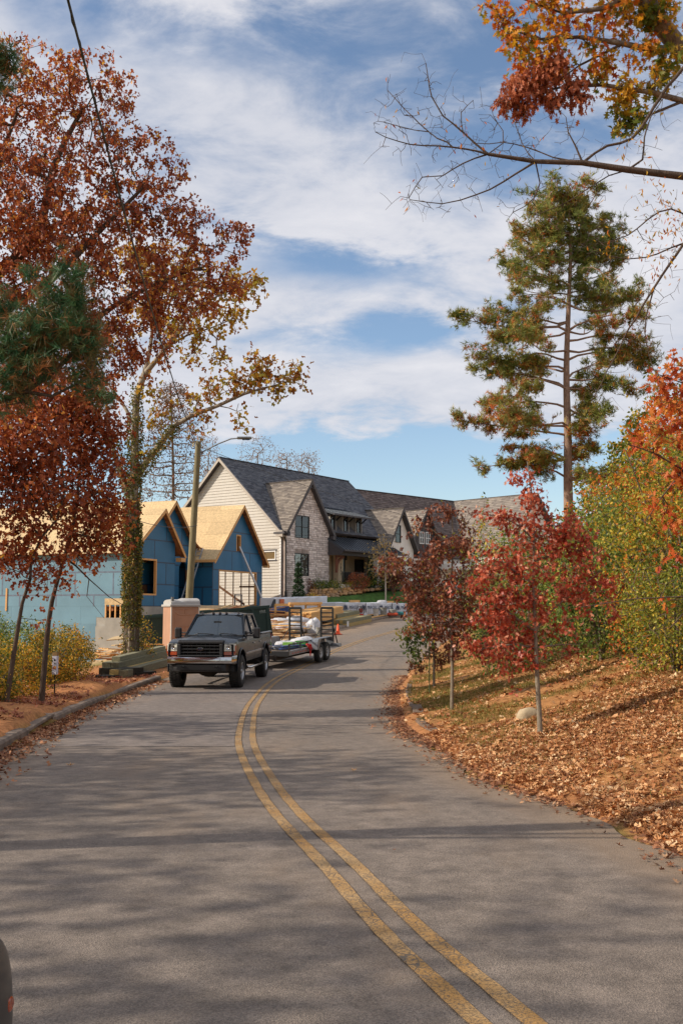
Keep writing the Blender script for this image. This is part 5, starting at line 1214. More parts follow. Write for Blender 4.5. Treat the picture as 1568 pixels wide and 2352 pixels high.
# ---------------- portable toilet ----------------
def toilet():
    p = P(399, 1500, 39.3); x, y = p.x+.12, 39.3
    T = empty('portable_toilet', (x+.05, y+.55, gz(x, y+.5)-.05), R(26), 'tan portable toilet with grey domed roof standing behind the pickup', 'toilet')
    M_TAN = mat('tan_plastic', srgb(172, 130, 104), .55, var=.08, scale=3); M_GRYP = mat('grey_plastic', srgb(168, 166, 164), .6, var=.15, scale=6, col2=srgb(176, 172, 166)); M_WHT = mat('white_edge', (.7, .68, .62), .6, var=.05)
    w, d, h = .56, .58, 2.0
    MB().box((-w, -d, .12), (w, d, h)).build('cabin', M_TAN, T, bevel=.02)
    MB().box((-w-.04, -d-.04, 0), (w+.04, d+.04, .12)).build('base_skid', M_GRYP, T)
    # left face (towards -y): moulded panels
    mb = MB(); pf = Plane((0, -d, 0), (1, 0, 0), (0, 0, 1))
    def bead(pts, r_=.018):
        mb.tube([pf.pt(a, b, .0) for a, b in pts], r_, 6)
    bead([(-.45, 1.9), (-.03, 1.9)]); bead([(.03, 1.9), (.45, 1.9)]); bead([(0, 1.9), (0, 1.72)], .03)
    bead([(-.42, 1.8), (-.25, 1.68), (.25, 1.68), (.42, 1.8)]); bead([(-.45, 1.1), (-.26, 1.24), (.26, 1.24), (.45, 1.1)])
    bead([(-.36, 1.12), (-.36, .3)]); bead([(-.2, 1.2), (-.2, .55)]); bead([(.0, 1.2), (.0, .55)]); bead([(.2, 1.2), (.2, .55)]); bead([(-.42, .3), (-.2, .5), (.2, .5), (.42, .3)]); bead([(-.4, 1.75), (-.4, 1.2)]); bead([(.4, 1.75), (.4, 1.2)])
    mb.build('moulded_beading', M_TAN, T, smooth=True)
    for a, b in ((-w, -d), (w, -d), (w, d)): MB().box((a-.022, b-.022, .12), (a+.022, b+.022, 2.0)).build('corner_strip', M_WHT, T, bevel=.006)
    # roof: rim plus barrel dome running front to back along x
    MB().box((-w-.06, -d-.06, 2.0), (w+.06, d+.06, 2.09)).build('roof_rim', M_GRYP, T, bevel=.02)
    rows = []
    for x in np.linspace(-w-.0, w+.05, 9):
        s_ = .82 if x < -.05 else 1.0; hh = .26*s_ + (.02*math.sin(x*24) if x < -.05 else 0)
        rows.append([(x, -d*.96*math.cos(a), 2.08+hh*max(0, math.sin(a))**.55) for a in np.linspace(0, math.pi, 17)])
    r_ = MB().grid(rows); n = len(r_.v); r_.f.append(tuple(range(17))); r_.f.append(tuple(range(n-17, n))[::-1]); r_.build('roof_dome', M_GRYP, T, smooth=True)
    MB().tube([(-w+.08, -d+.14, 2.05), (-w+.08, -d+.14, 2.38)], .06, 12).build('vent_pipe', mat('pvc_grey', srgb(110, 110, 108), .6), T, smooth=True)
    # door on the right face (towards +x) with its arched head
    pd = Plane((w, 0, 0), (0, 1, 0), (0, 0, 1))
    pts = [(-.46, .18), (.46, .18), (.46, 1.86)] + [(.46*math.cos(a), 1.86+.36*math.sin(a)) for a in np.linspace(.15, math.pi-.15, 12)] + [(-.46, 1.86)]
    dr = MB().prism(pts, pd, .0, .065).build('door', M_TAN, T)
    MB().prism([(-.50, 1.55), (-.46, 1.55), (-.46, 1.72), (-.5, 1.72)], pd, .02, .05).build('door_handle', M_BLK, dr)
    MB().prism([(-.02, 1.45), (.32, 1.45), (.32, 1.86), (-.02, 1.86)], pd, .067, .07).build('door_sign', M_WHT, dr)
    text('sign_lettering', "Bella's", .15, Matrix.Translation((w+.075, .15, 1.72)) @ Matrix.Rotation(math.pi/2, 4, 'Z') @ Matrix.Rotation(math.pi/2, 4, 'X'), mat('dark_purple', (.02, .01, .06), .5, var=0), dr, .001, .75)
    return T
toilet()

# ---------------- skip ----------------
def skip_bin():
    a = P(325, 1417, 43.0); b = P(617, 1391.5, 44.6)
    ang = math.atan2(b.y-a.y, b.x-a.x); L = math.hypot(b.x-a.x, b.y-a.y); tilt = math.atan2(b.z-a.z, L)
    T = empty('waste_skip', a, 0, 'long dark green steel waste skip behind the pickup and portable toilet', 'skip', rot=(0, -tilt, ang))
    M_GR = mat('dark_green_steel', srgb(24, 52, 48), .45, var=.15, scale=2); H, D = 1.75, 2.3; L /= math.cos(tilt)
    for nm, p, poly in (('long_side', Plane((0, 0, 0), (1, 0, 0), (0, 0, 1)), [(0.0, -H), (L+.12, -H), (L, 0), (0, 0)]), ('long_side', Plane((0, D, 0), (1, 0, 0), (0, 0, 1)), [(0, -H), (L+.12, -H), (L, 0), (0, 0)])):
        MB().prism(poly, p, -.03, .03).build(nm, M_GR, T)
    MB().box((-.03, 0, -H), (.03, D, 0)).build('end_wall', M_GR, T); MB().add([(L+.12, 0, -H), (L+.12, D, -H), (L, D, 0), (L, 0, 0), (L+.06, 0, -H), (L+.06, D, -H), (L-.06, D, 0), (L-.06, 0, 0)], [(0,1,2,3),(7,6,5,4),(0,4,5,1),(1,5,6,2),(2,6,7,3),(3,7,4,0)]).build('end_wall', M_GR, T)
    for k in range(9): x = .3+k*(L-.4)/8; MB().box((x-.05, -.10, -H+.1), (x+.05, -.03, -.1)).build('rib', M_GR, T, bevel=.008)
    MB().box((-.05, -.10, -.1), (L+.03, .05, .03)).build('top_rail', M_GR, T, bevel=.01); MB().box((-.05, D-.05, -.1), (L+.03, D+.05, .03)).build('top_rail', M_GR, T)
    MB().box((0, 0, -H), (L, D, -H+.06)).build('floor_plate', M_GR, T)
    for k in range(4): MB().box((L-.45+k*.07, -.105, -.24), (L-.40+k*.07, -.1, -.18+.02*(k % 2))).build('faded_marking', mat('faded_paint', srgb(130, 140, 138), .7), T)
    MB().box((L-.46, -.105, -.29), (L-.16, -.1, -.27)).build('faded_marking', mat('faded_paint', srgb(130, 140, 138), .7), T)
    S = empty('scrap_in_skip', T.matrix_basis @ Vector((0, 0, -.1)), 0, 'broken boards sticking out of the top of the green skip', 'scrap pile', rot=T.rotation_euler)
    rnd = random.Random(9)
    for k in range(22):
        x = rnd.uniform(1.6, L-.5); y = rnd.uniform(.3, D-.3); a = rnd.uniform(-.5, .5); l = rnd.uniform(.5, 1.3); z = rnd.uniform(-.1, .12)+.12*math.sin(x*2)
        MB().bar((x-l*math.cos(a)/2, y-l*math.sin(a)/2, z), (x+l*math.cos(a)/2, y+l*math.sin(a)/2, z+rnd.uniform(-.08, .16)), rnd.choice((.05, .09, .2)), .03).build('board', rnd.choice((M_WOOD, M_OSB, M_WOODB)), S)
    MB().box((1.2, .3, -1.2), (L-.3, D-.3, -.12)).build('rubble', M_WOODB, S)
skip_bin()
# ---------------- utility pole, lamp, wires ----------------
def pole():
    b = P(434, 1392, 42.0); t = P(456, 1014, 42.0); gzb = gz(b.x, b.y)
    T = empty('utility_pole', (b.x, b.y, gzb), 0, 'tall weathered wooden utility pole carrying a street lamp arm', 'pole'); O = T.location
    b = b + (b-t).normalized()*(b.z-gzb); lo = b-O; hi = t-O
    MB().tube([lo + (hi-lo)*k/6 for k in range(7)], [.165-.045*k/6 for k in range(7)], 14).build('shaft', mat('treated_pole', srgb(116, 106, 78), .9, var=.25, scale=5, stretch=(6, 6, .6), bump=.4), T, smooth=True)
    a0 = P(461, 1040, 42)-O; a1 = P(500, 1020, 41.9)-O; a2 = P(530, 1008, 41.8)-O; a3 = P(550, 1006, 41.7)-O
    arm = MB().tube([a0, a1, a2, a3], .03, 8).build('lamp_arm', M_STEEL, T, smooth=True)
    MB().box((a0.x-.06, a0.y-.06, a0.z-.15), (a0.x+.02, a0.y+.06, a0.z+.15)).build('arm_bracket', M_STEEL, arm)
    h = P(562, 1007, 41.6)-O
    MB().box((h.x-.33, h.y-.13, h.z-.03), (h.x+.30, h.y+.13, h.z+.07)).build('lamp_head', mat('lamp_grey', srgb(120, 124, 126), .4, metal=.4), T, bevel=.045, seg=3)
    MB().box((h.x-.1, h.y-.1, h.z-.06), (h.x+.22, h.y+.1, h.z-.03)).build('lamp_lens', M_GLASS, T)
    return t
PT = pole()
def wire(pts, r_, label):
    tag(MB().tube(pts, r_, 5).build('overhead_wire', M_BLK, None, smooth=True), label, 'wire')
def sag(a, b, s_, n=24): return [a.lerp(b, k/n) - Vector((0, 0, s_*4*(k/n)*(1-k/n))) for k in range(n+1)]
w0 = P(141, -60, 10.2)
w = sag(w0, PT-Vector((0, 0, .25)), .55, 40); wire(w, .016, 'black cable running from overhead at top left down to the wooden pole')
w2 = [p + Vector((.022*math.sin(k*2.3), 0, .022*math.cos(k*2.3))) for k, p in enumerate(sag(w0, PT-Vector((0, 0, .25)), .56, 80))]
wire(w2, .006, 'thin messenger wire wound round the black overhead cable at top left')
wire(sag(PT-Vector((0, 0, .2)), P(1090, 1215, 76), .5), .012, 'thin wire running from the pole across the stone house roof')
wire(sag(P(200, 1140, 30), PT-Vector((0, 0, 3.6)), .4), .012, 'low thin wire crossing behind the ivy covered trunk to the pole')

# ---------------- ladder and prop ----------------
UM = UH.matrix_world.copy(); bpy.context.view_layer.update(); UM = UH.matrix_world.copy()
SM_ = SH.matrix_world.copy()
def ladder():
    T = empty('extension_ladder', UM @ Vector((-1.9, .95, 0)), 0, 'aluminium extension ladder leaning on the eave of the unfinished garage', 'ladder')
    T.rotation_euler = UH.rotation_euler; d = Vector((1.75, 0, 3.05)); n = d.normalized(); M_A = mat('aluminium', (.55, .56, .58), .4, metal=.7, var=.1); L = 4.0
    for dy in (-.2, .2): MB().bar(Vector((0, dy, 0)), Vector((0, dy, 0))+n*L, .03, .08, up=(0, 1, 0)).build('rail', M_A, T)
    k = .2
    while k < L: MB().tube([Vector((0, -.2, 0))+n*k, Vector((0, .2, 0))+n*k], .02, 6).build('rung', M_A, T); k += .3
ladder()
a = UM @ Vector((3.35, -.05, 3.75)); b = UM @ Vector((5.6, -.75, .1))
tag(MB().bar(a, b, .09, .09).build('leaning_pole', mat('pale_aluminium', (.6, .62, .66), .4, var=.05), None), 'long pale pole leaning from the garage gable slit down to the ground', 'pole')
simple('sawhorse_stand', lambda m: m.box((-.5, -.05, .68), (.5, .05, .76)).box((-.5, -.04, 0), (-.45, .04, .68)).box((.42, -.04, 0), (.47, .04, .68)).box((.1, -.3, .3), (.14, .3, .36)), M_STEEL, 'small pale work stand inside the open garage doorway', 'stand', UM @ Vector((4.9, .8, 0)), UH.rotation_euler[2])
simple('wood_block', lambda m: m.box((-.12, -.12, 0), (.12, .12, .5)), M_WOOD, 'upright wood block at the foot of the leaning pale pole', 'block', UM @ Vector((5.65, -.55, 0)), UH.rotation_euler[2])

# ---------------- building materials on the lot ----------------
M_WRAP = mat('white_wrap', srgb(206, 208, 214), .5, var=.08, scale=2.5, bump=.25, bscale=5)
M_LOGO = mat('navy_print', srgb(34, 48, 82), .6, var=0.0)
M_TREAT = mat('treated_timber', srgb(176, 150, 92), .8, var=.2, scale=3, stretch=(1, 7, 7)); M_TREATG = mat('green_treated_timber', srgb(124, 120, 94), .85, var=.22, scale=3, stretch=(1, 7, 7))
M_PINE = mat('fresh_pine', srgb(216, 168, 104), .75, var=.16, scale=3, stretch=(1, 8, 8))
def place(name, px0, py0, Y0, px1, py1, Y1, label, cat, zoff=0.0):
    """thing whose local x runs from the first ground point to the second"""
    a = P(px0, py0, Y0); b = P(px1, py1, Y1); za, zb_ = a.z, b.z; L = (b-a).length
    T = empty(name, a, 0, label, cat, rot=(0, -math.atan2(zb_-za, math.hypot(b.x-a.x, b.y-a.y)), math.atan2(b.y-a.y, b.x-a.x)))
    return T, L
# wrapped lumber with printing
def wrapped():
    T, L = place('wrapped_lumber', 771, 1412, 63.5, 935, 1411, 70.3, 'long white wrapped lumber bundle printed MERCER beside the far kerb', 'lumber')
    H = .78; D = 1.25; rows = []; rnd = random.Random(2)
    for k in range(80):
        x = L*k/79; r_ = []
        for (y, z) in ((0, 0), (0, .2), (0, .4), (0, .6), (.0, H-.03), (.04, H), (.4, H), (.8, H), (D-.04, H), (D, H-.04), (D, 0)):
            n_ = .025*math.sin(x*3.1+z*7)+.018*math.sin(x*7.7-z*5+y*3)+.012*math.sin(x*17+z*21)
            r_.append((x, y-(n_ if y == 0 else 0), z+(n_*.7 if y > 0 and z > .5 else 0)))
        rows.append(r_)
    m = MB().grid(rows); n = len(m.v); m.f.append(tuple(range(11))); m.f.append(tuple(range(n-11, n))[::-1]); m.build('wrap', M_WRAP, T, smooth=True)
    R90 = Matrix.Rotation(math.pi/2, 4, 'X'); x = .9
    def peaks(x):
        mb = MB(); p = Plane((x, -.055, .34), (1, 0, 0), (0, 0, 1))
        for dx in (0, .17):
            for s_ in (-1, 1):
                q = [(dx, .32), (dx+s_*.20, -.02), (dx+s_*.11, -.02), (dx-s_*.0, .17)]
                if s_ > 0: q = q[::-1]
                mb.prism(q, p, 0, .004)
        mb.build('peak_logo', M_LOGO, T)
    while x < L-1:
        peaks(x); text('wrap_lettering', 'MERCER', .3, Matrix.Translation((x+1.02, -.058, .47)) @ R90, M_LOGO, T, .002, .95); x += 2.05
    for x in (3.25, 6.4): MB().box((x, -.062, 0), (x+.03, -.035, H)).build('strap', M_BLK, T)
    for k in range(4): MB().box((.6+k*2.2, 0, -.14), (.75+k*2.2, D, 0)).build('bearer', M_WOODB, T)
    return T, L, H
WT, WL_, WH = wrapped(); bpy.context.view_layer.update(); WM = WT.matrix_world
simple('wood_offcut', lambda m: m.box((-.32, -.2, 0), (.32, .2, .16)), M_PINE, 'small block of pine boards on top of the wrapped bundle, over the printing', 'wood block', WM @ Vector((2.6, .4, WH+.01)), .3)
simple('wood_offcut', lambda m: m.box((-.45, -.2, 0), (.45, .2, .14)), M_PINE, 'flat pine piece on the wrapped bundle beside the pale thin tree', 'wood block', WM @ Vector((6.6, .5, WH+.01)), .1)
lump('plastic_bag', WM @ Vector((6.0, .5, WH)), (.3, .2, .13), M_SACK, 'small white bag on the wrapped bundle near the pale thin tree', 'bag', seed=12)
def wrapped2():
    T, L = place('wrapped_lumber', 632, 1404, 60, 752, 1397, 66, 'white wrapped bundle with an orange patch below the stone house corner', 'lumber')
    m = MB(); rows = []
    H = .78
    for k in range(26):
        x = L*k/25; rows.append([(x, y-.03*math.sin(x*4+z*6), z+.03*math.sin(x*5)) for (y, z) in ((0, 0), (0, .25), (0, .5), (0, H-.04), (.05, H), (1, H), (1.05, 0))])
    m.grid(rows); n = len(m.v); m.f.append(tuple(range(7))); m.f.append(tuple(range(n-7, n))[::-1]); m.build('wrap', M_WRAP, T, smooth=True)
    MB().box((.5, -.05, .38), (1.0, -.035, .72)).build('orange_patch', mat('orange_sheet', srgb(190, 96, 46), .6, var=.15), T)
    MB().add([(0, -.05, 0), (-.75, -.05, -.1), (0, -.05, .72), (0, .1, 0), (-.75, .1, -.1), (0, .1, .72)], [(0, 2, 1), (3, 4, 5), (0, 1, 4, 3), (1, 2, 5, 4)]).build('black_flap', M_BLK, T)
    return T
W2 = wrapped2()
lump('blue_tarp', P(655, 1413, 57.8), (1.2, .4, .3), M_BLUT, 'crumpled dark blue tarpaulin lying in front of the orange patched bundle', 'tarp', seed=5, rz=.5)
def board_stack(name, args, nx, nz, bw, bh, mt, label, jag=.1, seed=1, L2=None, band=None):
    T, L = place(name, *args, label, 'lumber stack'); rnd = random.Random(seed); protos = []
    for k in range(3): protos.append(MB().box((0, 0, 0), (1, bw*.96, bh*.94)).mesh('board', mt if not isinstance(mt, tuple) else mt[k % len(mt)]))
    for i in range(nx):
        for j in range(nz):
            if 0 < i < nx-1 and 0 < j < nz-1 and nx > 2: pass
            o = bpy.data.objects.new('board', protos[rnd.randrange(3)]); finish(o, T)
            s_ = rnd.uniform(-jag, jag); o.location = (s_, i*bw, j*bh); o.scale = ((L2 or L)+rnd.uniform(-jag, jag), 1, 1)
    for x in ((L2 or L)*.2, (L2 or L)*.8): MB().box((x-.05, -.02, -.1), (x+.05, nx*bw, -.005)).build('bearer', M_WOODB, T)
    if band: MB().box((L*band-.02, -.012, -.0), (L*band+.02, nx*bw+.01, nz*bh+.01)).build('steel_band', M_STEEL, T)
    return T, L
# fresh pine stack, seen from its end corner: its length runs away to the right
def pine_stack():
    a = P(716, 1437, 55); b = P(792, 1419, 61); T = empty('pine_board_stack', a, 0, 'neat stack of fresh pine boards in front of the white printed wrap', 'lumber stack')
    d = b-a; T.rotation_euler = (0, -math.atan2(d.z, math.hypot(d.x, d.y)), math.atan2(d.y, d.x)); L = 6.0; rnd = random.Random(2)
    pr = [MB().box((0, 0, 0), (1, .136, .036)).mesh('board', M_PINE) for k in range(2)]
    for i in range(11):
        for j in range(16):
            if i not in (0, 10) and j != 20 and False: continue
            if j > 16 and i > 99: continue
            o = bpy.data.objects.new('board', pr[0]); finish(o, T); s_ = rnd.uniform(-.12, .06); o.location = (s_, i*.142, .1+j*.039); o.scale = (L+rnd.uniform(-.05, .05), 1, 1)
    for x in (.4, 4.6): MB().box((x-.05, 0, 0), (x+.05, 1.56, .095)).build('bearer', M_WOODB, T)
pine_stack()
def frame_horse():
    T, L = place('timber_trestle', 668, 1428, 55.5, 738, 1424, 60.0, 'pale timber trestle frame standing behind the pine stack', 'trestle')
    for x in (0, .35, L-.4, L-.1): MB().box((x, 0, -.1), (x+.09, .09, .95)).build('leg', M_PINE, T)
    MB().box((-.1, -.02, .95), (L+.1, .12, 1.07)).build('top_beam', M_PINE, T); MB().box((.1, .9, .88), (L+.1, 1.0, 1.0)).build('top_beam', M_PINE, T); MB().box((0, -.03, .6), (L*.4, .02, .68)).build('rail', M_PINE, T)
    for x in (.0, L-.2): MB().box((x, .9, -.1), (x+.09, 1.0, .9)).build('leg', M_PINE, T); MB().box((x, 0, .86), (x+.09, 1.0, .95)).build('cross_piece', M_PINE, T)
frame_horse()
def beams(name, args, nx, nz, bw, bh, L, label, mt, seed, jag=.05):
    a = P(args[0], args[1], args[2]); b = P(args[3], args[4], args[5]); d = b-a
    T = empty(name, a, 0, label, 'timber stack', rot=(0, -math.atan2(d.z, math.hypot(d.x, d.y)), math.atan2(d.y, d.x))); rnd = random.Random(seed)
    for i in range(nx):
        for j in range(nz): s_ = rnd.uniform(-jag, jag); MB().box((s_, i*bw, j*bh), (L+s_, i*bw+bw*.96, j*bh+bh*.97)).build('beam', mt[(i+j) % len(mt)], T, bevel=.006)
    return T
b1 = beams('treated_timber_stack', (795, 1441, 58.0, 853, 1428, 63.2), 4, 2, .22, .21, 5.5, 'lower bundle of treated timbers with a white label beside the orange cone', (M_TREAT, M_TREATG), 3)
MB().box((.1, -.02, .03), (.45, -.01, .34)).build('white_label', M_WHITE, b1)
beams('treated_timber_stack', (775, 1428, 59.2, 828, 1417, 64.2), 5, 2, .24, .22, 5.0, 'upper bundle of treated timbers between the pine stack and the kerb', (M_TREAT, M_TREATG, M_TREATG), 4)
# timbers by the left kerb
Lb = beams('kerbside_timber_stack', (293, 1557, 30.6, 392, 1528, 35.5), 2, 1, .30, .24, 5.0, 'lowest large green timbers lying at the left kerb beside the pickup', (M_TREATG, M_TREAT), 5, .15)
beams('kerbside_timber_stack', (272, 1541, 31.2, 389, 1509, 36.6), 2, 1, .28, .26, 5.2, 'upper pair of big green treated timbers on dark blocks, left of the pickup', (M_TREATG,), 6, .1)
beams('kerbside_timber_stack', (276, 1524, 31.6, 385, 1496, 36.8), 1, 1, .28, .22, 5.0, 'topmost single green timber on the kerbside pile left of the pickup', (M_TREATG,), 7, .0)
def dark_block(px, py, Y, w, h, label): simple('timber_block', lambda m: m.box((-w/2, -.5, 0), (w/2, .5, h)), mat('dark_timber', (.03, .026, .018), .9, var=.3), label, 'block', P(px, py, Y)-Vector((0, 0, 0)), -.5)
dark_block(279, 1551, 31.4, .95, .24, 'dark timber block under the big green timbers'); dark_block(262, 1560, 30.9, .6, .14, 'low dark block at the far left end of the green timbers'); dark_block(322, 1557, 31.8, .5, .2, 'dark block under the middle of the kerbside timbers')

def heap(name, label, pts, n, Lr, mats, seed, hgt=.5, thick=(.09, .14, .19, .25), yaw0=0.0, yr=.8):
    """pts: (px, py, Y) centres the boards scatter round"""
    c0 = P(*pts[0]); T = empty(name, c0, 0, label, 'scrap pile'); rnd = random.Random(seed)
    for k in range(n):
        q = P(*pts[k % len(pts)]) - c0; q += Vector((rnd.uniform(-.8, .8), rnd.uniform(-.7, .7), 0)); X, Yw = c0.x+q.x, c0.y+q.y
        z = gz(X, Yw)-c0.z + .05 + hgt*(k/n)*rnd.uniform(.5, 1); a = yaw0+rnd.uniform(-yr, yr); L = rnd.uniform(*Lr); t = rnd.uniform(-.09, .12)
        d = Vector((math.cos(a)*math.cos(t), math.sin(a)*math.cos(t), math.sin(t)))*L/2; c = Vector((q.x, q.y, z))
        if Yw > 44 and max((c+s9*d+c0).x - float(XL((c+s9*d+c0).y)) for s9 in (-1, 1)) > -.15: continue
        MB().bar(c-d, c+d, rnd.choice(thick), .038).build('board', rnd.choice(mats), T)
    return T
heap('scrap_board_heap', 'wide untidy heap of scrap boards beyond the trailer, beside the skip', [(640, 1465, 49), (665, 1462, 49.6), (700, 1458, 51), (722, 1458, 51.8), (650, 1450, 51.8), (690, 1468, 49.4), (715, 1449, 53.5)], 90, (1.0, 3.2), (M_PINE, M_WOOD, M_OSB, M_WOODB), 3, .75, yaw0=.15, yr=.7)
heap('scrap_board_heap', 'long offcuts stacked loosely between the skip corner and the timber trestle', [(640, 1423, 56), (650, 1428, 55), (665, 1425, 56)], 26, (1.6, 3.4), (M_PINE, M_WOODB, M_WOOD), 6, .5, yaw0=.5, yr=.2)
heap('scrap_board_heap', 'pile of brown offcuts behind the green timbers and left of the toilet', [(335, 1515, 37.6), (350, 1508, 38.6), (350, 1500, 39.6), (322, 1520, 37)], 34, (.9, 2.6), (M_PINE, M_WOOD, M_WOODB), 8, .55, yaw0=.55, yr=.45)
heap('chip_heap', 'small mound of broken board pieces behind the ivy covered trunk', [(255, 1478, 44), (270, 1474, 44), (240, 1485, 43)], 50, (.25, .7), (M_OSB, M_PINE, M_WOOD), 12, .6, yr=1.5)
tag(MB().add([P(245, 1470, 44.5), P(293, 1466, 45), P(293, 1458, 46.5), P(262, 1462, 46)]+[P(245, 1472, 44.5), P(293, 1468, 45), P(293, 1460, 46.5), P(262, 1464, 46)], [(0,1,2,3),(7,6,5,4),(0,4,5,1),(1,5,6,2),(2,6,7,3),(3,7,4,0)]).build('sheet_board', M_OSB, None), 'pale board sheet lying on the chip mound left of the ivy trunk', 'board')
for i, (px, py, Y, r3, lb) in enumerate([(646, 1436, 53.5, (.75, .4, .3), 'pale sack on the scrap heap nearest the skip corner'), (664, 1448, 51.5, (.8, .5, .32), 'large white printed sack lying in the scrap heap left of the left ramp'), (683, 1432, 54.5, (.8, .4, .3), 'white sack seen through the top of the left ramp'), (700, 1432, 55, (.7, .4, .25), 'white sack just right of the left ramp top'),
        (720, 1452, 52.5, (.55, .4, .5), 'greyish plastic bag between the two trailer ramps'), (685, 1447, 52.5, (.7, .45, .28), 'white sack seen through the middle of the left ramp')]):
    q = P(px, py, Y); lump('sack', (q.x, q.y, q.z-.1), r3, M_SACK, lb, 'sack', seed=20+i, rz=.3*i)
def bucket(px, py, Y, r_, h, mt, label, lid=None, zo=0):
    q = P(px, py, Y); T = empty('bucket', q, 0, label, 'bucket')
    MB().lathe([(0, 0), (r_*.85, 0), (r_, h), (r_*1.06, h), (r_*1.06, h-.04), (r_*.97, h-.05), (r_*.8, .02)], 20).build('pail', mt, T, smooth=True)
    if lid: MB().lathe([(r_*1.08, h), (r_*1.08, h+.04), (0, h+.05)], 20).build('lid', lid, T)
    pts = [(r_*1.05*math.cos(a), -r_*.9*abs(math.sin(a))-.02, h-.05-.18*math.sin(a)) for a in np.linspace(0, math.pi, 9)]; MB().tube(pts, .008, 4).build('handle', M_STEEL, T)
M_PAIL = mat('white_pail', srgb(196, 190, 178), .5, var=.15, scale=8); M_GPAIL = mat('grey_pail', srgb(128, 126, 118), .6, var=.2, scale=8)
bucket(733, 1461, 51.5, .17, .45, M_GPAIL, 'brownish grey bucket between the trailer ramps')
bucket(863, 1415, 66.0, .2, .46, M_PAIL, 'white bucket with a grey lid in front of the wrapped bundle', M_GPAIL)
bucket(880, 1412, 67.0, .24, .48, M_GPAIL, 'square looking grey tub beside the white bucket')
def cone():
    q = P(776, 1459, 52.7); T = empty('traffic_cone', (q.x, q.y, float(zr(q.y))+.003), 0, 'orange traffic cone standing on the road beside the treated timbers', 'cone'); M_O = mat('cone_orange', srgb(240, 86, 24), .5, var=.06)
    MB().box((-.21, -.21, 0), (.21, .21, .04)).build('base', M_O, T, bevel=.01); MB().lathe([(.13, .04), (.11, .09), (.03, .54), (.018, .55), (0, .55)], 24).build('body', M_O, T, smooth=True)
cone()
def saw():
    q = P(901, 1414, 67.6); T = empty('floor_machine', q, 0, 'orange and grey power tool standing right of the grey tub', 'power tool')
    MB().box((-.36, -.25, 0), (.36, .25, .2)).build('housing', mat('tool_orange', srgb(206, 84, 48), .5), T, bevel=.06); MB().lathe([(.26, .2), (.26, .4), (.18, .44), (0, .44)], 16).build('motor', M_GPAIL, T); MB().box((-.03, -.03, .4), (.03, .03, .52)).build('handle', M_BLK, T)
saw()
def reel():
    q = P(828, 1413, 65.0); T = empty('hose_reel', q, .9, 'dark round cord reel leaning on the wrapped bundle', 'reel'); Mx = Matrix.Translation((0, 0, .3)) @ Matrix.Rotation(math.pi/2, 4, 'X')
    for z in (-.09, .09): MB().lathe([(.26, z-.012), (.29, z-.012), (.29, z+.012), (.26, z+.012)], 24, Mx, close=True).build('rim', M_BLK, T)
    MB().lathe([(0, -.09), (.14, -.09), (.14, .09), (0, .09)], 16, Mx).build('drum', mat('reel_red', srgb(150, 66, 50), .6), T)
    for k in range(6): a = k*math.pi/3; MB().bar(Mx @ Vector((0, 0, .09)), Mx @ Vector((.27*math.cos(a), .27*math.sin(a), .09)), .015, .015).build('spoke', M_BLK, T)
reel()
def plank_at(px0, py0, Y0, px1, py1, Y1, w, h, mt, label): tag(MB().bar(P(px0, py0, Y0), P(px1, py1, Y1), w, h).build('loose_plank', mt, None), label, 'plank')
plank_at(828, 1422, 62.6, 905, 1409, 69, .12, .06, M_PINE, 'long thin plank lying beside the wrapped bundle, nearer the kerb'); plank_at(812, 1417, 63, 856, 1411, 66.5, .1, .05, M_PINE, 'short plank lying at the foot of the printed wrap')
plank_at(700, 1447, 53, 762, 1430, 58.5, .14, .05, M_PINE, 'long plank sloping across the gap between the trailer ramps'); plank_at(652, 1445, 50.4, 688, 1466, 48.6, .28, .05, M_PINE, 'wide pale board lying diagonally on the scrap heap left of the left ramp')
lump('teal_bag', P(918, 1412, 68.6), (.35, .25, .14), mat('teal_plastic', srgb(40, 120, 120), .5), 'teal bag right of the orange power tool', 'bag', seed=31)
simple('white_bottle', lambda m: m.lathe([(0, 0), (.1, 0), (.1, .28), (.04, .36), (.04, .42), (0, .42)], 12), M_SACK, 'crumpled white jug at the kerb in front of the wrapped bundle', 'jug', P(839, 1422, 63.3))
simple('red_can', lambda m: m.box((-.14, -.1, 0), (.14, .1, .2)), mat('red_plastic', srgb(190, 40, 36), .5), 'red fuel can beside the cord reel', 'can', P(829, 1417, 64.4))

# ---------------- marker post ----------------
def marker():
    q = P(126, 1578, 23.2); x, y = q.x, q.y; z = gz(x, y); T = empty('marker_post', (x, y, z), -.12, 'white utility marker post with printed sign at the edge of the left bushes', 'sign')
    top = P(124, 1498, 23.2).z - z; bt = P(124, 1549, 23.2).z - z
    MB().box((-.012, -.012, -.1), (.012, .012, bt+.1)).build('stake', M_BLK, T)
    MB().box((-.055, -.055, bt), (.055, .055, top)).build('post_sleeve', mat('sleeve_white', srgb(200, 200, 214), .5, var=.04), T, bevel=.004)
    MB().box((-.058, -.058, top-.08), (.058, .058, top)).build('cap', mat('cap_tan', srgb(140, 110, 66), .6), T)
    n = MB()
    p = Plane((0, -.057, 0), (1, 0, 0), (0, 0, 1))
    n.prism([(-.02, top-.20), (.035, top-.20), (.012, top-.14)], p, 0, .002); n.build('warning_symbol', M_BLK, T)
    mb = MB()
    for k in range(5): mb.box((-.01, -.059, top-.24-.025*k), (.035, -.057, top-.232-.025*k))
    mb.build('small_print', mat('print_grey', (.25, .27, .33), .6), T); MB().box((-.03, -.059, bt+.12), (.045, -.057, bt+.19)).build('orange_band', mat('faded_orange', srgb(180, 120, 92), .6), T)
marker()

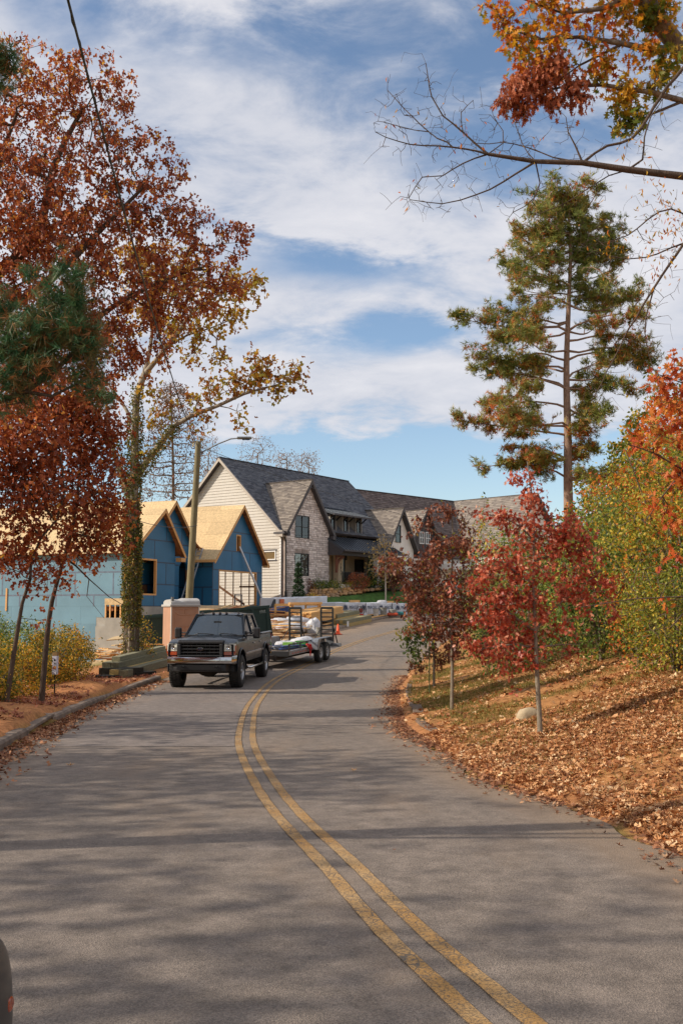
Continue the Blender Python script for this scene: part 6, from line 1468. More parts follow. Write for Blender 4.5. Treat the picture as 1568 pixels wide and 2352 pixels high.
# ---------------- bank stone, retaining wall, lawn ----------------
def rock():
    q = P(1212, 1622, 15.2)
    o = lump('boulder', (q.x, q.y, gz(q.x, q.y)-.06), (.19, .13, .15), mat('pale_stone', srgb(176, 158, 128), .9, var=.15, scale=5, bump=.4), 'pale rounded stone on the leafy bank beside the nearest red sapling', 'stone', seed=44, rz=.1, rough=.08)
rock()
def front_garden():
    # raised lawn in front of the stone house
    lo = [P(842, 1394, 65.2), P(700, 1386, 66.0), P(780, 1390, 65.5), P(940, 1396, 66)]
    us = np.linspace(0, 1, 34); rows = []
    front = lambda u: (lambda q: Vector((q.x, q.y, gz(q.x, q.y)-.05)))(P(692+330*u, 1400, 67.2+6.5*u))
    back = lambda u: P(726+310*u, 1374-18*u**.6+2*math.sin(u*9), 69.2+7.5*u)
    for t in np.linspace(0, 1, 12):
        rows.append([front(u).lerp(back(u), t) + Vector((0, 0, .16*math.sin(math.pi*t))) for u in us])
    rows.append([back(u)+Vector((0, 6, .5)) for u in us])
    M_LAWN = mat('lawn_green', srgb(70, 104, 40), .9, var=.3, scale=3, bump=.5, bscale=50)
    struct(MB().grid(rows).build('lawn', M_LAWN, None, smooth=True))
    # bed behind the wall
    M_MULCH = mat('mulch', srgb(74, 52, 40), .95, var=.4, scale=14, bump=.5)
    rows = [[P(686+250*u, 1366-12*u, 69.3+5.4*u) for u in us], [P(700+250*u, 1349-4*u, 71.6+6*u) for u in us], [P(700+250*u, 1347-4*u, 76+8*u) for u in us]]
    struct(MB().grid(rows).build('planting_bed', M_MULCH, None, smooth=True))
    T = empty('dry_stone_wall', P(700, 1376, 67.6), 0, 'low tan boulder retaining wall between the lawn and the porch planting', 'wall'); O = T.location; rnd = random.Random(6)
    ms = [mat('wall_stone_%s' % n, srgb(*c), .9, var=.15, scale=4, bump=.3) for n, c in (('tan', (190, 150, 108)), ('buff', (176, 138, 96)), ('grey', (160, 132, 104)))]
    for j in range(4):
        px = 694+j*6
        while px < (860 if j > 1 else 820-(1-j)*50):
            u = (px-694)/166; py = 1376-6.3*j - 13*u**1.1*(1-j*.12); w = rnd.uniform(6, 17); hz = rnd.uniform(.085, .13)
            if py < 1352: px += w; continue
            q = P(px+w/2, py, 69.0+j*.15+3.4*u); sx = w/2286*69*.52
            n, m_ = 6, 10; V = []; 
            for i in range(n+1):
                for k in range(m_):
                    th = math.pi*i/n; a = 2*math.pi*k/m_; kx = rnd.uniform(.88, 1.06); dx, dy, dz = math.sin(th)*math.cos(a), math.sin(th)*math.sin(a), math.cos(th); q3 = (abs(dx)**4+abs(dy)**4+abs(dz)**4)**-.25; V.append((dx*q3*sx*kx, dy*q3*.2*kx, dz*q3*hz*kx))
            F = [(i*m_+k, i*m_+(k+1) % m_, (i+1)*m_+(k+1) % m_, (i+1)*m_+k) for i in range(n) for k in range(m_)]
            b = MB(); b.add(V, F); o = b.build('stone', rnd.choice(ms), T, smooth=True); o.location = q-O; o.rotation_euler = (rnd.uniform(-.2, .2), rnd.uniform(-.18, .18), rnd.uniform(-.3, .3)+.4); px += w*.93
front_garden()
# porch things
simple('planter', lambda m: m.box((-.5, -.2, 0), (.5, .2, .55)), mat('teal_planter', srgb(70, 116, 108), .6), 'teal planter box under the porch railing', 'planter', SM_ @ Vector((8.0, -1.9, 1.15)), SH.rotation_euler[2])
simple('porch_chair', lambda m: m.box((-.3, -.3, .35), (.3, .3, .42)).box((-.3, .22, .4), (.3, .3, .95)).box((-.3, -.3, 0), (-.25, -.25, .6)).box((.25, -.3, 0), (.3, -.25, .6)).box((-.3, .25, 0), (-.25, .3, .4)).box((.25, .25, 0), (.3, .3, .4)).box((-.32, -.3, .58), (-.24, .3, .62)).box((.24, -.3, .58), (.32, .3, .62)), M_BLK, 'dark porch chair behind the railing near the black window', 'chair', SM_ @ Vector((9.4, -.4, 1.51)), SH.rotation_euler[2]+.3)
simple('porch_chair', lambda m: m.box((-.3, -.3, .35), (.3, .3, .42)).box((-.3, .22, .4), (.3, .3, .95)).box((-.3, -.3, 0), (-.25, -.25, .6)).box((.25, -.3, 0), (.3, -.25, .6)).box((-.3, .25, 0), (-.25, .3, .4)).box((.25, .25, 0), (.3, .3, .4)), M_BLK, 'dark porch chair beside the house number pier', 'chair', SM_ @ Vector((7.6, -.5, 1.51)), SH.rotation_euler[2]-.3)
# ---------------- foliage engine ----------------
def fast_mesh(name, V, F, mt=None, vattr=None, smooth=False):
    me = bpy.data.meshes.new(name); V = np.ascontiguousarray(V, np.float32); F = np.ascontiguousarray(F, np.int32)
    me.vertices.add(len(V)); me.vertices.foreach_set('co', V.ravel()); k = F.shape[1]
    me.loops.add(F.size); me.loops.foreach_set('vertex_index', F.ravel()); me.polygons.add(len(F)); me.polygons.foreach_set('loop_start', np.arange(len(F), dtype=np.int32)*k)
    me.update(calc_edges=True)
    if vattr is not None: me.attributes.new('v', 'FLOAT', 'POINT').data.foreach_set('value', np.ascontiguousarray(vattr, np.float32))
    if mt: me.materials.append(mt)
    if smooth: me.shade_smooth()
    return me
def obj(name, me, parent): return finish(bpy.data.objects.new(name, me), parent)

def fan(outline, bend=.0):
    o = np.array([(x, y, bend*(x*x)*2 - .12*(y-.4)**2) for x, y in outline]); V = np.vstack([[0, .45, .03], o]); n = len(o)
    return V, np.array([(0, 1+i, 1+(i+1) % n) for i in range(n)])
T_OAK = fan([(0, -.12), (.04, .08), (.24, .10), (.12, .28), (.42, .42), (.14, .52), (.26, .86), (.05, .74), (0, 1.08), (-.05, .74), (-.26, .86), (-.14, .52), (-.42, .42), (-.12, .28), (-.24, .10), (-.04, .08)], .25)
T_STAR = fan([(0, -.1), (.12, .12), (.48, .18), (.24, .46), (.36, .82), (.1, .68), (0, 1.05), (-.1, .68), (-.36, .82), (-.24, .46), (-.48, .18), (-.12, .12)], .2)
T_STAR2 = fan([(0, -.1), (.46, .2), (.16, .46), (.3, .84), (0, 1.0), (-.3, .84), (-.16, .46), (-.46, .2)], .2)
T_OVAL = (np.array([(0, 0, 0), (.26, .42, .07), (0, 1, -.05), (-.26, .42, .07), (0, .45, 0)]), np.array([(0, 1, 4), (1, 2, 4), (2, 3, 4), (3, 0, 4)]))
T_DIA = (np.array([(0, 0, 0), (.34, .5, .08), (0, 1, -.06), (-.34, .5, .08)]), np.array([(0, 1, 2), (0, 2, 3)]))
T_NARROW = (np.array([(0, 0, 0), (.15, .5, .05), (0, 1, -.1), (-.15, .5, .05)]), np.array([(0, 1, 2), (0, 2, 3)]))
def needle_tuft(n=16, seed=0, spread=1.15, w=.022):
    r_ = np.random.default_rng(seed); V = []; F = []
    for k in range(n):
        a = r_.uniform(0, 2*math.pi); t = r_.uniform(.1, spread); d = np.array([math.sin(t)*math.cos(a), math.cos(t), math.sin(t)*math.sin(a)]); l = r_.uniform(.75, 1.1)
        s = np.cross(d, r_.normal(size=3)); s /= np.linalg.norm(s); b = np.array([0, r_.uniform(-.35, .1), 0]); i = len(V)
        V += [b-s*w, b+s*w, b+d*l]; F.append((i, i+1, i+2))
    return np.array(V), np.array(F)
T_PINE = needle_tuft(15)
T_FIR = needle_tuft(9, 3, .9, .05)
def rotmats(d, rnd, roll=math.pi):
    """columns x,y,z with y along d"""
    n = len(d); y = d/np.maximum(np.linalg.norm(d, axis=1, keepdims=True), 1e-6); r_ = rnd.normal(size=(n, 3)); x = np.cross(y, r_); x /= np.maximum(np.linalg.norm(x, axis=1, keepdims=True), 1e-6); z = np.cross(x, y)
    return np.stack([x, y, z], -1)
def leaves_mesh(name, pos, size, d, tmpl, mt, rnd, v=None):
    TV, TF = tmpl; n = len(pos); Rm = rotmats(d, rnd)
    V = np.einsum('nij,kj->nki', Rm, TV)*size[:, None, None] + pos[:, None, :]
    F = TF[None] + (np.arange(n)*len(TV))[:, None, None]
    vv = (rnd.random(n) if v is None else v)
    return fast_mesh(name, V.reshape(-1, 3), F.reshape(-1, 3), mt, np.repeat(vv, len(TV)))

class Skel:
    def __init__(s): s.p = []; s.par = []; s.fix = []
    def limb(s, pts, r0, r1, attach=True, step=.35, jit=.0, rnd=random):
        pts = [Vector(p) for p in pts]; par = -1
        if s.p and attach:
            A = np.array(s.p); d = np.linalg.norm(A-np.array(pts[0]), axis=1); par = int(d.argmin()); 
        # smooth through the points
        tot = sum((b-a).length for a, b in zip(pts[:-1], pts[1:])); acc = 0; out = []
        P4 = [pts[0]+(pts[0]-pts[1])] + pts + [pts[-1]+(pts[-1]-pts[-2])]
        for i in range(1, len(P4)-2):
            n = max(1, int((P4[i+1]-P4[i]).length/step))
            for k in range(n):
                t = k/n; a, b, c, d_ = P4[i-1], P4[i], P4[i+1], P4[i+2]
                q = .5*((2*b)+(c-a)*t+(2*a-5*b+4*c-d_)*t*t+(3*b-a-3*c+d_)*t**3); out.append(q)
        out.append(pts[-1]); N = len(out)
        for i, q in enumerate(out):
            if i == 0 and par >= 0: idx = par; prev = par; continue
            j = Vector((rnd.uniform(-1, 1), rnd.uniform(-1, 1), rnd.uniform(-1, 1)))*jit
            s.p.append(tuple(q+j)); s.par.append(prev if i else -1); s.fix.append(r0+(r1-r0)*i/(N-1)); prev = len(s.p)-1
        return prev
    def grow(s, T, step=.4, wig=.12, rise=.25, rnd=None, maxd=1e9):
        rnd = rnd or np.random.default_rng(1); A = np.array(s.p); T = np.array(T)
        d0 = np.array([np.min(np.sum((A-t)**2, 1)) for t in T]); order = np.argsort(d0); cap = len(A)+len(T)*12; B = np.zeros((cap, 3)); B[:len(A)] = A; n = len(A); tips = []
        for k in order:
            t = T[k]; dd = np.sum((B[:n]-t)**2, 1); j = int(dd.argmin()); D = math.sqrt(dd[j])
            if D > maxd: continue
            m = max(1, int(D/step)); prev = j; a = B[j].copy(); side = rnd.normal(size=3)*wig*D; side[2] += rise*D*.5
            for q in range(1, m+1):
                u = q/m; pt = a+(t-a)*u + side*math.sin(math.pi*u)*.5
                if q == m: pt = t
                if n >= cap: break
                B[n] = pt; s.p.append(tuple(pt)); s.par.append(prev); s.fix.append(None); prev = n; n += 1
            tips.append(prev)
        return tips
    def radii(s, tip=.006, pw=2.3, rmax=None):
        n = len(s.p); acc = np.zeros(n); r_ = np.zeros(n)
        for i in range(n-1, -1, -1):
            ri = acc[i]**(1/pw) if acc[i] > 0 else tip
            ri = max(ri, tip)
            if s.fix[i] is not None: ri = s.fix[i]
            r_[i] = ri
            if s.par[i] >= 0 and s.fix[i] is None: acc[s.par[i]] += ri**pw
            elif s.par[i] >= 0: acc[s.par[i]] += ri**pw
        for i in range(n):       # never thicker than the parent
            if s.par[i] >= 0 and s.fix[i] is None: r_[i] = min(r_[i], r_[s.par[i]]*.92)
        return np.maximum(r_, tip*.6)
    def meshes(s, r_, origin, split=.035):
        """(thick, thin) wood as (V, F) lists of quads"""
        p = np.array(s.p); par = np.array(s.par); out = []
        for lo, hi, k in ((split, 9, 9), (0, split, 4)):
            I = np.where((par >= 0) & (r_ > lo) & (r_ <= hi))[0]
            if len(I) == 0: out.append(None); continue
            a = p[par[I]]; b = p[I]; ra = np.minimum(r_[par[I]], r_[I]*1.35); rb = r_[I]; d = b-a; L = np.linalg.norm(d, axis=1, keepdims=True); d = d/np.maximum(L, 1e-6)
            a = a - d*ra[:, None]*.3
            ref = np.where(np.abs(d[:, :1]) < .8, [[1., 0, 0]], [[0, 1., 0]]); x = np.cross(d, ref); x /= np.maximum(np.linalg.norm(x, axis=1, keepdims=True), 1e-6); y = np.cross(d, x)
            th = np.arange(k)*2*math.pi/k; c = np.cos(th); sn = np.sin(th)
            ring = lambda o, rr: o[:, None, :] + (x[:, None, :]*c[None, :, None] + y[:, None, :]*sn[None, :, None])*rr[:, None, None]
            V = np.concatenate([ring(a, ra), ring(b, rb)], 1); n = len(I)
            q = np.array([(j, (j+1) % k, (j+1) % k + k, j+k) for j in range(k)]); F = q[None]+(np.arange(n)*2*k)[:, None, None]
            out.append((V.reshape(-1, 3)-np.array(origin), F.reshape(-1, 4)))
        return out
def bark(name, c, c2=None, sc=8): return mat(name, srgb(*c), .95, var=.25, scale=sc, bump=.7, bscale=sc*4, stretch=(3, 3, .7), col2=srgb(*c2) if c2 else None, world=False)
def make_tree(name, label, cat, base, skel, tips_targets, leafspec, bark_m, rnd_seed=1, step=.4, tip=.006, group=None, split=.035, wig=.12, rise=.25, branch_m=None, pw=2.3, maxd=1e9, extra_tips=None):
    """leafspec: dict(n, size, spread, tmpl, mat, droop, part) or list of them; leaves gather round the growth targets"""
    rnd = np.random.default_rng(rnd_seed); root = empty(name, base, 0, label, cat, group)
    if len(tips_targets): skel.grow(tips_targets, step, wig, rise, rnd, maxd)
    r_ = skel.radii(tip, pw); thick, thin = skel.meshes(r_, base, split)
    if thick: obj('trunk', fast_mesh('trunk', thick[0], thick[1], bark_m, smooth=True), root)
    if thin: obj('branches', fast_mesh('branches', thin[0], thin[1], branch_m or bark_m, smooth=True), root)
    for sp in (leafspec if isinstance(leafspec, list) else [leafspec]):
        T = np.array(sp.get('targets', tips_targets)); 
        if len(T) == 0: continue
        n = sp['n']; idx = rnd.integers(0, len(T), n); off = rnd.normal(size=(n, 3))*np.array(sp['spread']); pos = T[idx]+off-np.array(base)
        size = sp['size']*rnd.uniform(.65, 1.25, n); d = rnd.normal(size=(n, 3)); d[:, 2] -= sp.get('droop', .6); d += off/np.maximum(np.linalg.norm(off, axis=1, keepdims=True), .01)*sp.get('out', .3)
        if sp.get('up'): d[:, 2] += sp['up']
        v = np.clip(rnd.normal(sp.get('vm', .5), sp.get('vs', .22), n), 0, 1)
        if 'vfun' in sp: v = np.clip(v + sp['vfun'](pos+np.array(base)), 0, 1)
        obj(sp.get('part', 'leaves'), leaves_mesh('leaves', pos, size, d, sp['tmpl'], sp['mat'], rnd, v), root)
    return root
def lobes(L, n, rnd, shell=.35, weights=True):
    """points in a union of spheres given as (px, py, Y, radius m[, yz squash])"""
    w = np.array([l[3]**2.2 for l in L]); w /= w.sum(); out = []
    for k in rnd.choice(len(L), n, p=w):
        l = L[k]; c = np.array(P(l[0], l[1], l[2])); d = rnd.normal(size=3); d /= np.linalg.norm(d); r_ = l[3]*(shell+(1-shell)*rnd.random()**.5) if rnd.random() < .8 else l[3]*rnd.random()
        sq = l[4] if len(l) > 4 else 1.0
        out.append(c+d*r_*np.array([1, 1.1, sq]))
    return np.array(out)
def clump(T, rnd, n, r_): 
    """each target becomes several, bunched"""
    return np.repeat(T, n, 0)+rnd.normal(size=(len(T)*n, 3))*r_

LM_RUST = leaf_mat('rust_oak_leaf', [(0, (86, 42, 26)), (.35, (122, 58, 32)), (.65, (148, 76, 40)), (.9, (176, 106, 48)), (1, (196, 150, 60))], .35, .35, .28, gain=1.45)
LM_RED = leaf_mat('red_oak_leaf', [(0, (118, 42, 28)), (.4, (162, 66, 44)), (.7, (190, 98, 68)), (1, (222, 160, 128))], .38, 1.5, .3, .4, gain=1.15)
LM_MAROON = leaf_mat('maroon_oak_leaf', [(0, (66, 36, 28)), (.4, (98, 54, 40)), (.7, (128, 76, 54)), (.92, (158, 100, 66)), (1, (130, 130, 50))], .28, 1.2, .22, .45, gain=1.5)
LM_SYC = leaf_mat('sycamore_leaf', [(0, (104, 66, 30)), (.3, (150, 90, 36)), (.55, (168, 128, 44)), (.8, (140, 132, 50)), (1, (190, 150, 54))], .45, .5, .35, gain=1.25)
LM_PINE = leaf_mat('pine_needle', [(0, (76, 88, 38)), (.45, (108, 114, 52)), (.7, (136, 124, 60)), (.85, (150, 104, 52)), (1, (164, 88, 44))], .2, .5, .4, gain=1.6)
LM_PINED = leaf_mat('dark_pine_needle', [(0, (36, 66, 40)), (.5, (60, 96, 58)), (.8, (100, 84, 46)), (1, (140, 90, 50))], .2, 1.5, .3, gain=1.5)
LM_YEL = leaf_mat('yellow_oak_leaf', [(0, (150, 66, 30)), (.25, (190, 96, 30)), (.5, (206, 140, 34)), (.75, (176, 142, 40)), (1, (96, 108, 36))], .45, 1.6, .4, gain=1.2)
LM_BRN = leaf_mat('dead_brown_leaf', [(0, (120, 58, 34)), (.5, (160, 86, 54)), (1, (190, 120, 80))], .3, 2, .2, gain=1.2)
LM_HONEY = leaf_mat('honeysuckle_leaf', [(0, (70, 84, 30)), (.35, (108, 118, 42)), (.6, (150, 146, 52)), (.85, (188, 160, 56)), (1, (196, 120, 48))], .4, .8, .6, gain=1.3)
LM_GRN = leaf_mat('green_shrub_leaf', [(0, (44, 62, 26)), (.5, (84, 104, 42)), (.85, (130, 136, 58)), (1, (176, 156, 60))], .35, .9, .5, gain=1.45)
LM_ORG = leaf_mat('orange_leaf', [(0, (150, 60, 26)), (.4, (190, 92, 34)), (.75, (206, 126, 44)), (1, (170, 140, 50))], .4, .6, .35, gain=1.15)
LM_UNDER = leaf_mat('undergrowth_leaf', [(0, (58, 76, 30)), (.4, (110, 110, 40)), (.6, (176, 140, 42)), (.85, (206, 164, 52)), (1, (186, 110, 40))], .35, .7, .5, gain=1.35)
LM_IVY = leaf_mat('ivy_leaf', [(0, (60, 70, 28)), (.5, (92, 94, 40)), (.8, (128, 110, 48)), (1, (150, 112, 50))], .3, 1.5, .3, gain=1.4)
B_GREY = bark('grey_bark', (110, 94, 78)); B_DARK = bark('dark_bark', (86, 70, 58)); B_SYC = bark('sycamore_bark', (176, 164, 146), (120, 104, 86), 4); B_PINE = bark('pine_bark', (168, 138, 118), (118, 94, 80), 9); B_SAP = bark('sapling_bark', (118, 104, 88), (150, 140, 122), 14)
# ---------------- trees on the left ----------------
def G3(x, y): return Vector((x, y, gz(x, y)))
def gp(px, py, Y): q = P(px, py, Y); return G3(q.x, q.y)
rnd = np.random.default_rng(101)
def oak_left():
    b = G3(-11.2, 25.5); s = Skel()
    s.limb([b, (-11.1, 25.5, 3), (-10.9, 25.4, 6), (-10.4, 25.3, 9), P(70, 560, 25), P(125, 380, 25), P(190, 250, 25)], .42, .05)
    s.limb([(-10.9, 25.4, 5.5), P(-30, 760, 24.5), P(120, 640, 24.5), P(240, 520, 25), P(330, 430, 25)], .2, .04)
    s.limb([(-11, 25.4, 4.5), P(-60, 900, 24), P(120, 800, 24), P(300, 680, 25.5), P(440, 620, 26.5)], .18, .03)
    s.limb([(-10.4, 25.3, 9), P(-20, 420, 25), P(40, 260, 25)], .15, .04)
    s.limb([P(100, 640, 24.5), P(180, 760, 23), P(240, 860, 23)], .06, .02)
    L = [(50, 230, 25, 1.6), (130, 190, 25, 1.1), (215, 210, 25, 1.05), (270, 190, 25.2, .45), (250, 300, 25, 1.1), (90, 400, 25, 2.2), (260, 430, 25, 1.7), (350, 420, 25.5, .95), (330, 540, 25.5, 1.5), (430, 540, 26.5, 1.1), (510, 560, 27, .9), (550, 610, 27, .5), (400, 680, 26, 1.2), (480, 650, 26.5, .9),
         (180, 620, 24.5, 1.9), (60, 620, 24, 2.2), (300, 700, 25, 1.5), (310, 820, 25, .95), (220, 820, 24, 1.3), (80, 820, 23.5, 1.8), (10, 500, 24, 1.8), (-60, 300, 25, 2), (-100, 600, 24, 2.5), (160, 500, 25, 1.7), (-80, 900, 24, 1.5), (370, 300, 25.3, .35), (400, 360, 25.5, .5)]
    T = lobes(L, 1700, rnd)
    make_tree('red_oak', 'tall rust leaved oak filling the upper left against the clouds', 'tree', b, s, T, dict(n=34000, size=.10, spread=(.10, .10, .10), tmpl=T_STAR2, mat=LM_RUST, droop=1.4, vs=.3), B_DARK, 1, .45, .008)
oak_left()
def small_oak(name, label, trunk, r0, limbs, L, n, nt, seed, mt=LM_RUST, size=.092, tm=T_STAR2, sp=.14, tip=.005, base=None, bark_=B_DARK, droop=.8, **kw):
    s = Skel(); b = base if base is not None else gp(*trunk[0]); pts = [b] + [P(*t) if not isinstance(t, Vector) else t for t in trunk[1:]]
    s.limb(pts, r0, r0*.25)
    for l, r_ in limbs: s.limb([P(*t) if not isinstance(t, Vector) else t for t in l], r_, r_*.3)
    T = lobes(L, nt, np.random.default_rng(seed))
    return make_tree(name, label, 'tree', b, s, T, dict(n=n, size=size, spread=(sp, sp, sp*.85), tmpl=tm, mat=mt, droop=droop), bark_, seed, .35, tip, **kw)
small_oak('young_oak', 'slim straight leaning oak trunk with rust leaves in front of the pale blue wall', [(98, 1520, 20), (112, 1430, 20), (128, 1350, 20), (148, 1280, 20), (166, 1225, 20), (176, 1150, 20), (186, 1060, 20.3), (190, 980, 20.5)], .062,
          [([(145, 1290, 20), (175, 1300, 20), (205, 1330, 20), (250, 1370, 20.3), (300, 1400, 20.5)], .022), ([(160, 1240, 20), (215, 1235, 20), (270, 1270, 20.2)], .03), ([(170, 1180, 20), (230, 1130, 20.2), (265, 1080, 20.5)], .03), ([(205, 1330, 20), (200, 1370, 20), (240, 1420, 20)], .012)],
          [(200, 1010, 20.5, .7), (150, 960, 20.5, .6), (230, 1090, 20.5, .55), (255, 1180, 20.5, .45), (200, 1170, 20, .65), (120, 1080, 20, .8), (240, 1255, 20, .35), (170, 1260, 20, .4), (215, 1290, 20, .28), (150, 1330, 20, .25), (270, 1240, 20.3, .25), (200, 930, 20.5, .6), (110, 900, 20.5, .7), (250, 980, 20.5, .4), (40, 860, 20.5, .6)], 7800, 700, 11)
small_oak('young_oak', 'crooked dark oak trunk with rust leaves nearest the left edge', [(20, 1460, 19), (52, 1385, 19), (70, 1330, 19), (72, 1290, 19), (95, 1235, 19), (130, 1195, 19), (150, 1130, 19), (140, 1050, 19)], .052,
          [([(95, 1235, 19), (50, 1180, 19), (0, 1150, 19)], .03), ([(130, 1195, 19), (60, 1120, 19), (20, 1050, 19)], .03), ([(60, 1350, 19), (110, 1330, 19)], .015)],
          [(20, 1010, 19, .8), (80, 980, 19, .7), (30, 1120, 19, .9), (100, 1150, 19, .6), (10, 1230, 19, .6), (70, 1240, 19, .45), (-60, 1080, 19, .9), (110, 1290, 19, .3), (95, 1340, 19, .25), (30, 1290, 19, .4), (90, 1430, 19, .12), (60, 920, 19.5, .6)], 6800, 600, 12)
def sycamore():
    b = gp(302, 1505, 34.0); s = Skel()
    s.limb([b, P(303, 1440, 34), P(304, 1300, 34), P(305, 1200, 34), P(309, 1080, 34), P(311, 980, 34), P(316, 900, 34), P(332, 860, 34)], .24, .11)
    s.limb([P(308, 1110, 34), P(330, 1070, 34), P(372, 1015, 33.8), P(405, 975, 33.6), P(440, 955, 33.5), P(500, 932, 33.3), P(560, 905, 33.2), P(600, 893, 33.2), P(650, 880, 33.2), P(690, 862, 33.3)], .13, .018)
    s.limb([P(306, 1160, 34), P(288, 1110, 34), P(268, 1060, 34), P(252, 990, 34), P(245, 930, 34), P(236, 870, 34)], .12, .03)
    s.limb([P(311, 990, 34), P(290, 940, 34), P(262, 900, 34.2), P(225, 850, 34.4), P(190, 800, 34.6)], .07, .02)
    s.limb([P(332, 860, 34), P(345, 800, 34), P(352, 720, 34), P(348, 640, 34)], .085, .02)
    s.limb([P(332, 860, 34), P(365, 820, 33.8), P(405, 770, 33.6), P(440, 720, 33.5), P(500, 680, 33.5), P(560, 655, 33.5)], .10, .02)
    s.limb([P(380, 800, 33.8), P(430, 770, 33.6), P(480, 755, 33.6), P(540, 730, 33.6)], .045, .015)
    s.limb([P(560, 905, 33.2), P(575, 860, 33.2), P(600, 820, 33.2)], .03, .01); s.limb([P(500, 932, 33.3), P(545, 945, 33.2), P(552, 985, 33.2)], .02, .008)
    L = [(600, 830, 33.2, .55), (590, 880, 33.2, .5), (640, 870, 33.2, .6), (680, 855, 33.3, .5), (630, 900, 33.2, .45), (540, 880, 33.2, .55), (490, 890, 33.3, .6), (440, 920, 33.5, .55), (550, 965, 33.2, .4), (470, 960, 33.4, .4), (550, 940, 33.2, .25), (395, 930, 33.7, .45), (360, 960, 34, .5), (350, 905, 34, .5),
         (560, 670, 33.5, .75), (590, 640, 33.5, .35), (520, 720, 33.5, .7), (470, 760, 33.5, .6), (560, 730, 33.5, .3), (450, 690, 33.5, .9), (520, 640, 33.5, .7), (400, 760, 33.6, .8), (350, 690, 34, 1.2), (420, 620, 34, 1.0), (330, 600, 34, 1), (500, 820, 33.6, .4), (440, 830, 33.6, .5), (250, 780, 34.4, .9), (460, 1000, 33.6, .35), (340, 1040, 34, .3)]
    T = lobes(L, 900, rnd, .1)
    t = make_tree('sycamore', 'ivy clad sycamore with pale limbs and yellow brown leaves beside the pickup', 'tree', b, s, T, dict(n=3700, size=.165, spread=(.13, .13, .12), tmpl=T_STAR2, mat=LM_SYC, droop=.7, vs=.3), B_SYC, 5, .4, .010, split=.05, wig=.2)
    # ivy and climbing stems on trunk and lower limb
    r2 = np.random.default_rng(8); pos = []; nrm = []
    for (a, c, r_, n) in ((b, P(303, 1440, 34), .245, 400), (P(303, 1440, 34), P(305, 1200, 34), .225, 5200), (P(305, 1200, 34), P(311, 960, 34), .18, 2600), (P(311, 960, 34), P(316, 880, 34), .13, 400), (P(308, 1110, 34), P(405, 975, 33.6), .12, 1100), (P(306, 1160, 34), P(252, 990, 34), .12, 1200)):
        a = np.array(a); c = np.array(c); u = r2.random(n); ang = r2.uniform(0, 2*math.pi, n); rad = r_*(1+.10*r2.random(n))+ .06*np.abs(r2.normal(size=n))*(.4+.8*vnoise(u*9, ang*1.2, 3))
        d = np.stack([np.cos(ang), np.sin(ang), np.zeros(n)], 1); pos.append(a+(c-a)*u[:, None]+d*rad[:, None]); nrm.append(d)
    pos = np.concatenate(pos); nrm = np.concatenate(nrm); n = len(pos)
    dd = nrm*.6+r2.normal(size=(n, 3))*.6; dd[:, 2] -= .4
    obj('ivy', leaves_mesh('ivy', pos-np.array(b), .085*r2.uniform(.6, 1.3, n), dd, T_DIA, LM_IVY, r2), t)
    mb = MB(); rr = random.Random(3)
    for k in range(16):
        a = rr.uniform(0, 6.28); z0 = 0; pts = []
        for q in range(12):
            u = q/11; c = Vector(b)*(1-u)+P(305, 1150, 34)*u; a += rr.uniform(-.25, .25); rad = .25-.05*u+.01; pts.append(c+Vector((math.cos(a)*rad, math.sin(a)*rad, 0))-b)
        mb.tube(pts, rr.uniform(.012, .03), 5)
    mb.build('ivy_stem', B_GREY, t)
sycamore()
def near_pine():
    b = G3(-5.4, 7.2); s = Skel()
    s.limb([b, (-5.4, 7.2, 2.5), (-5.35, 7.2, 5), (-5.3, 7.2, 9)], .2, .1)
    s.limb([(-5.38, 7.2, 2.6), P(-100, 960, 7.1), P(60, 900, 7), P(130, 850, 7), P(190, 790, 7)], .045, .012)
    s.limb([(-5.38, 7.2, 3.2), P(-60, 800, 7.1), P(60, 760, 7), P(150, 680, 7)], .04, .012)
    s.limb([P(60, 900, 7), P(120, 910, 7), P(220, 860, 7)], .014, .008)
    s.limb([(-5.3, 7.2, 6.4), P(-60, 200, 7.1), P(0, 140, 7)], .03, .01)
    L = [(165, 630, 7, .13), (185, 680, 7, .13), (130, 700, 7, .16), (150, 755, 7, .2), (75, 770, 7, .2), (30, 800, 7, .2), (185, 790, 7, .18), (100, 850, 7, .16), (215, 820, 7, .11), (190, 860, 7, .12), (10, 870, 7, .16), (60, 915, 7, .06), (230, 905, 7, .06), (5, 700, 7, .12), (20, 935, 7, .05), (8, 135, 7, .09), (-30, 160, 7, .2), (70, 620, 7, .05)]
    T = lobes(L, 300, rnd, .1)
    make_tree('pine_tree', 'near dark green pine boughs with brown needles at the left edge', 'tree', b, s, T, dict(n=2000, size=.105, spread=(.045, .045, .035), tmpl=T_PINE, mat=LM_PINED, droop=.2, vs=.3, vm=.42), B_DARK, 21, .1, .003, split=.02, wig=.08)
near_pine()
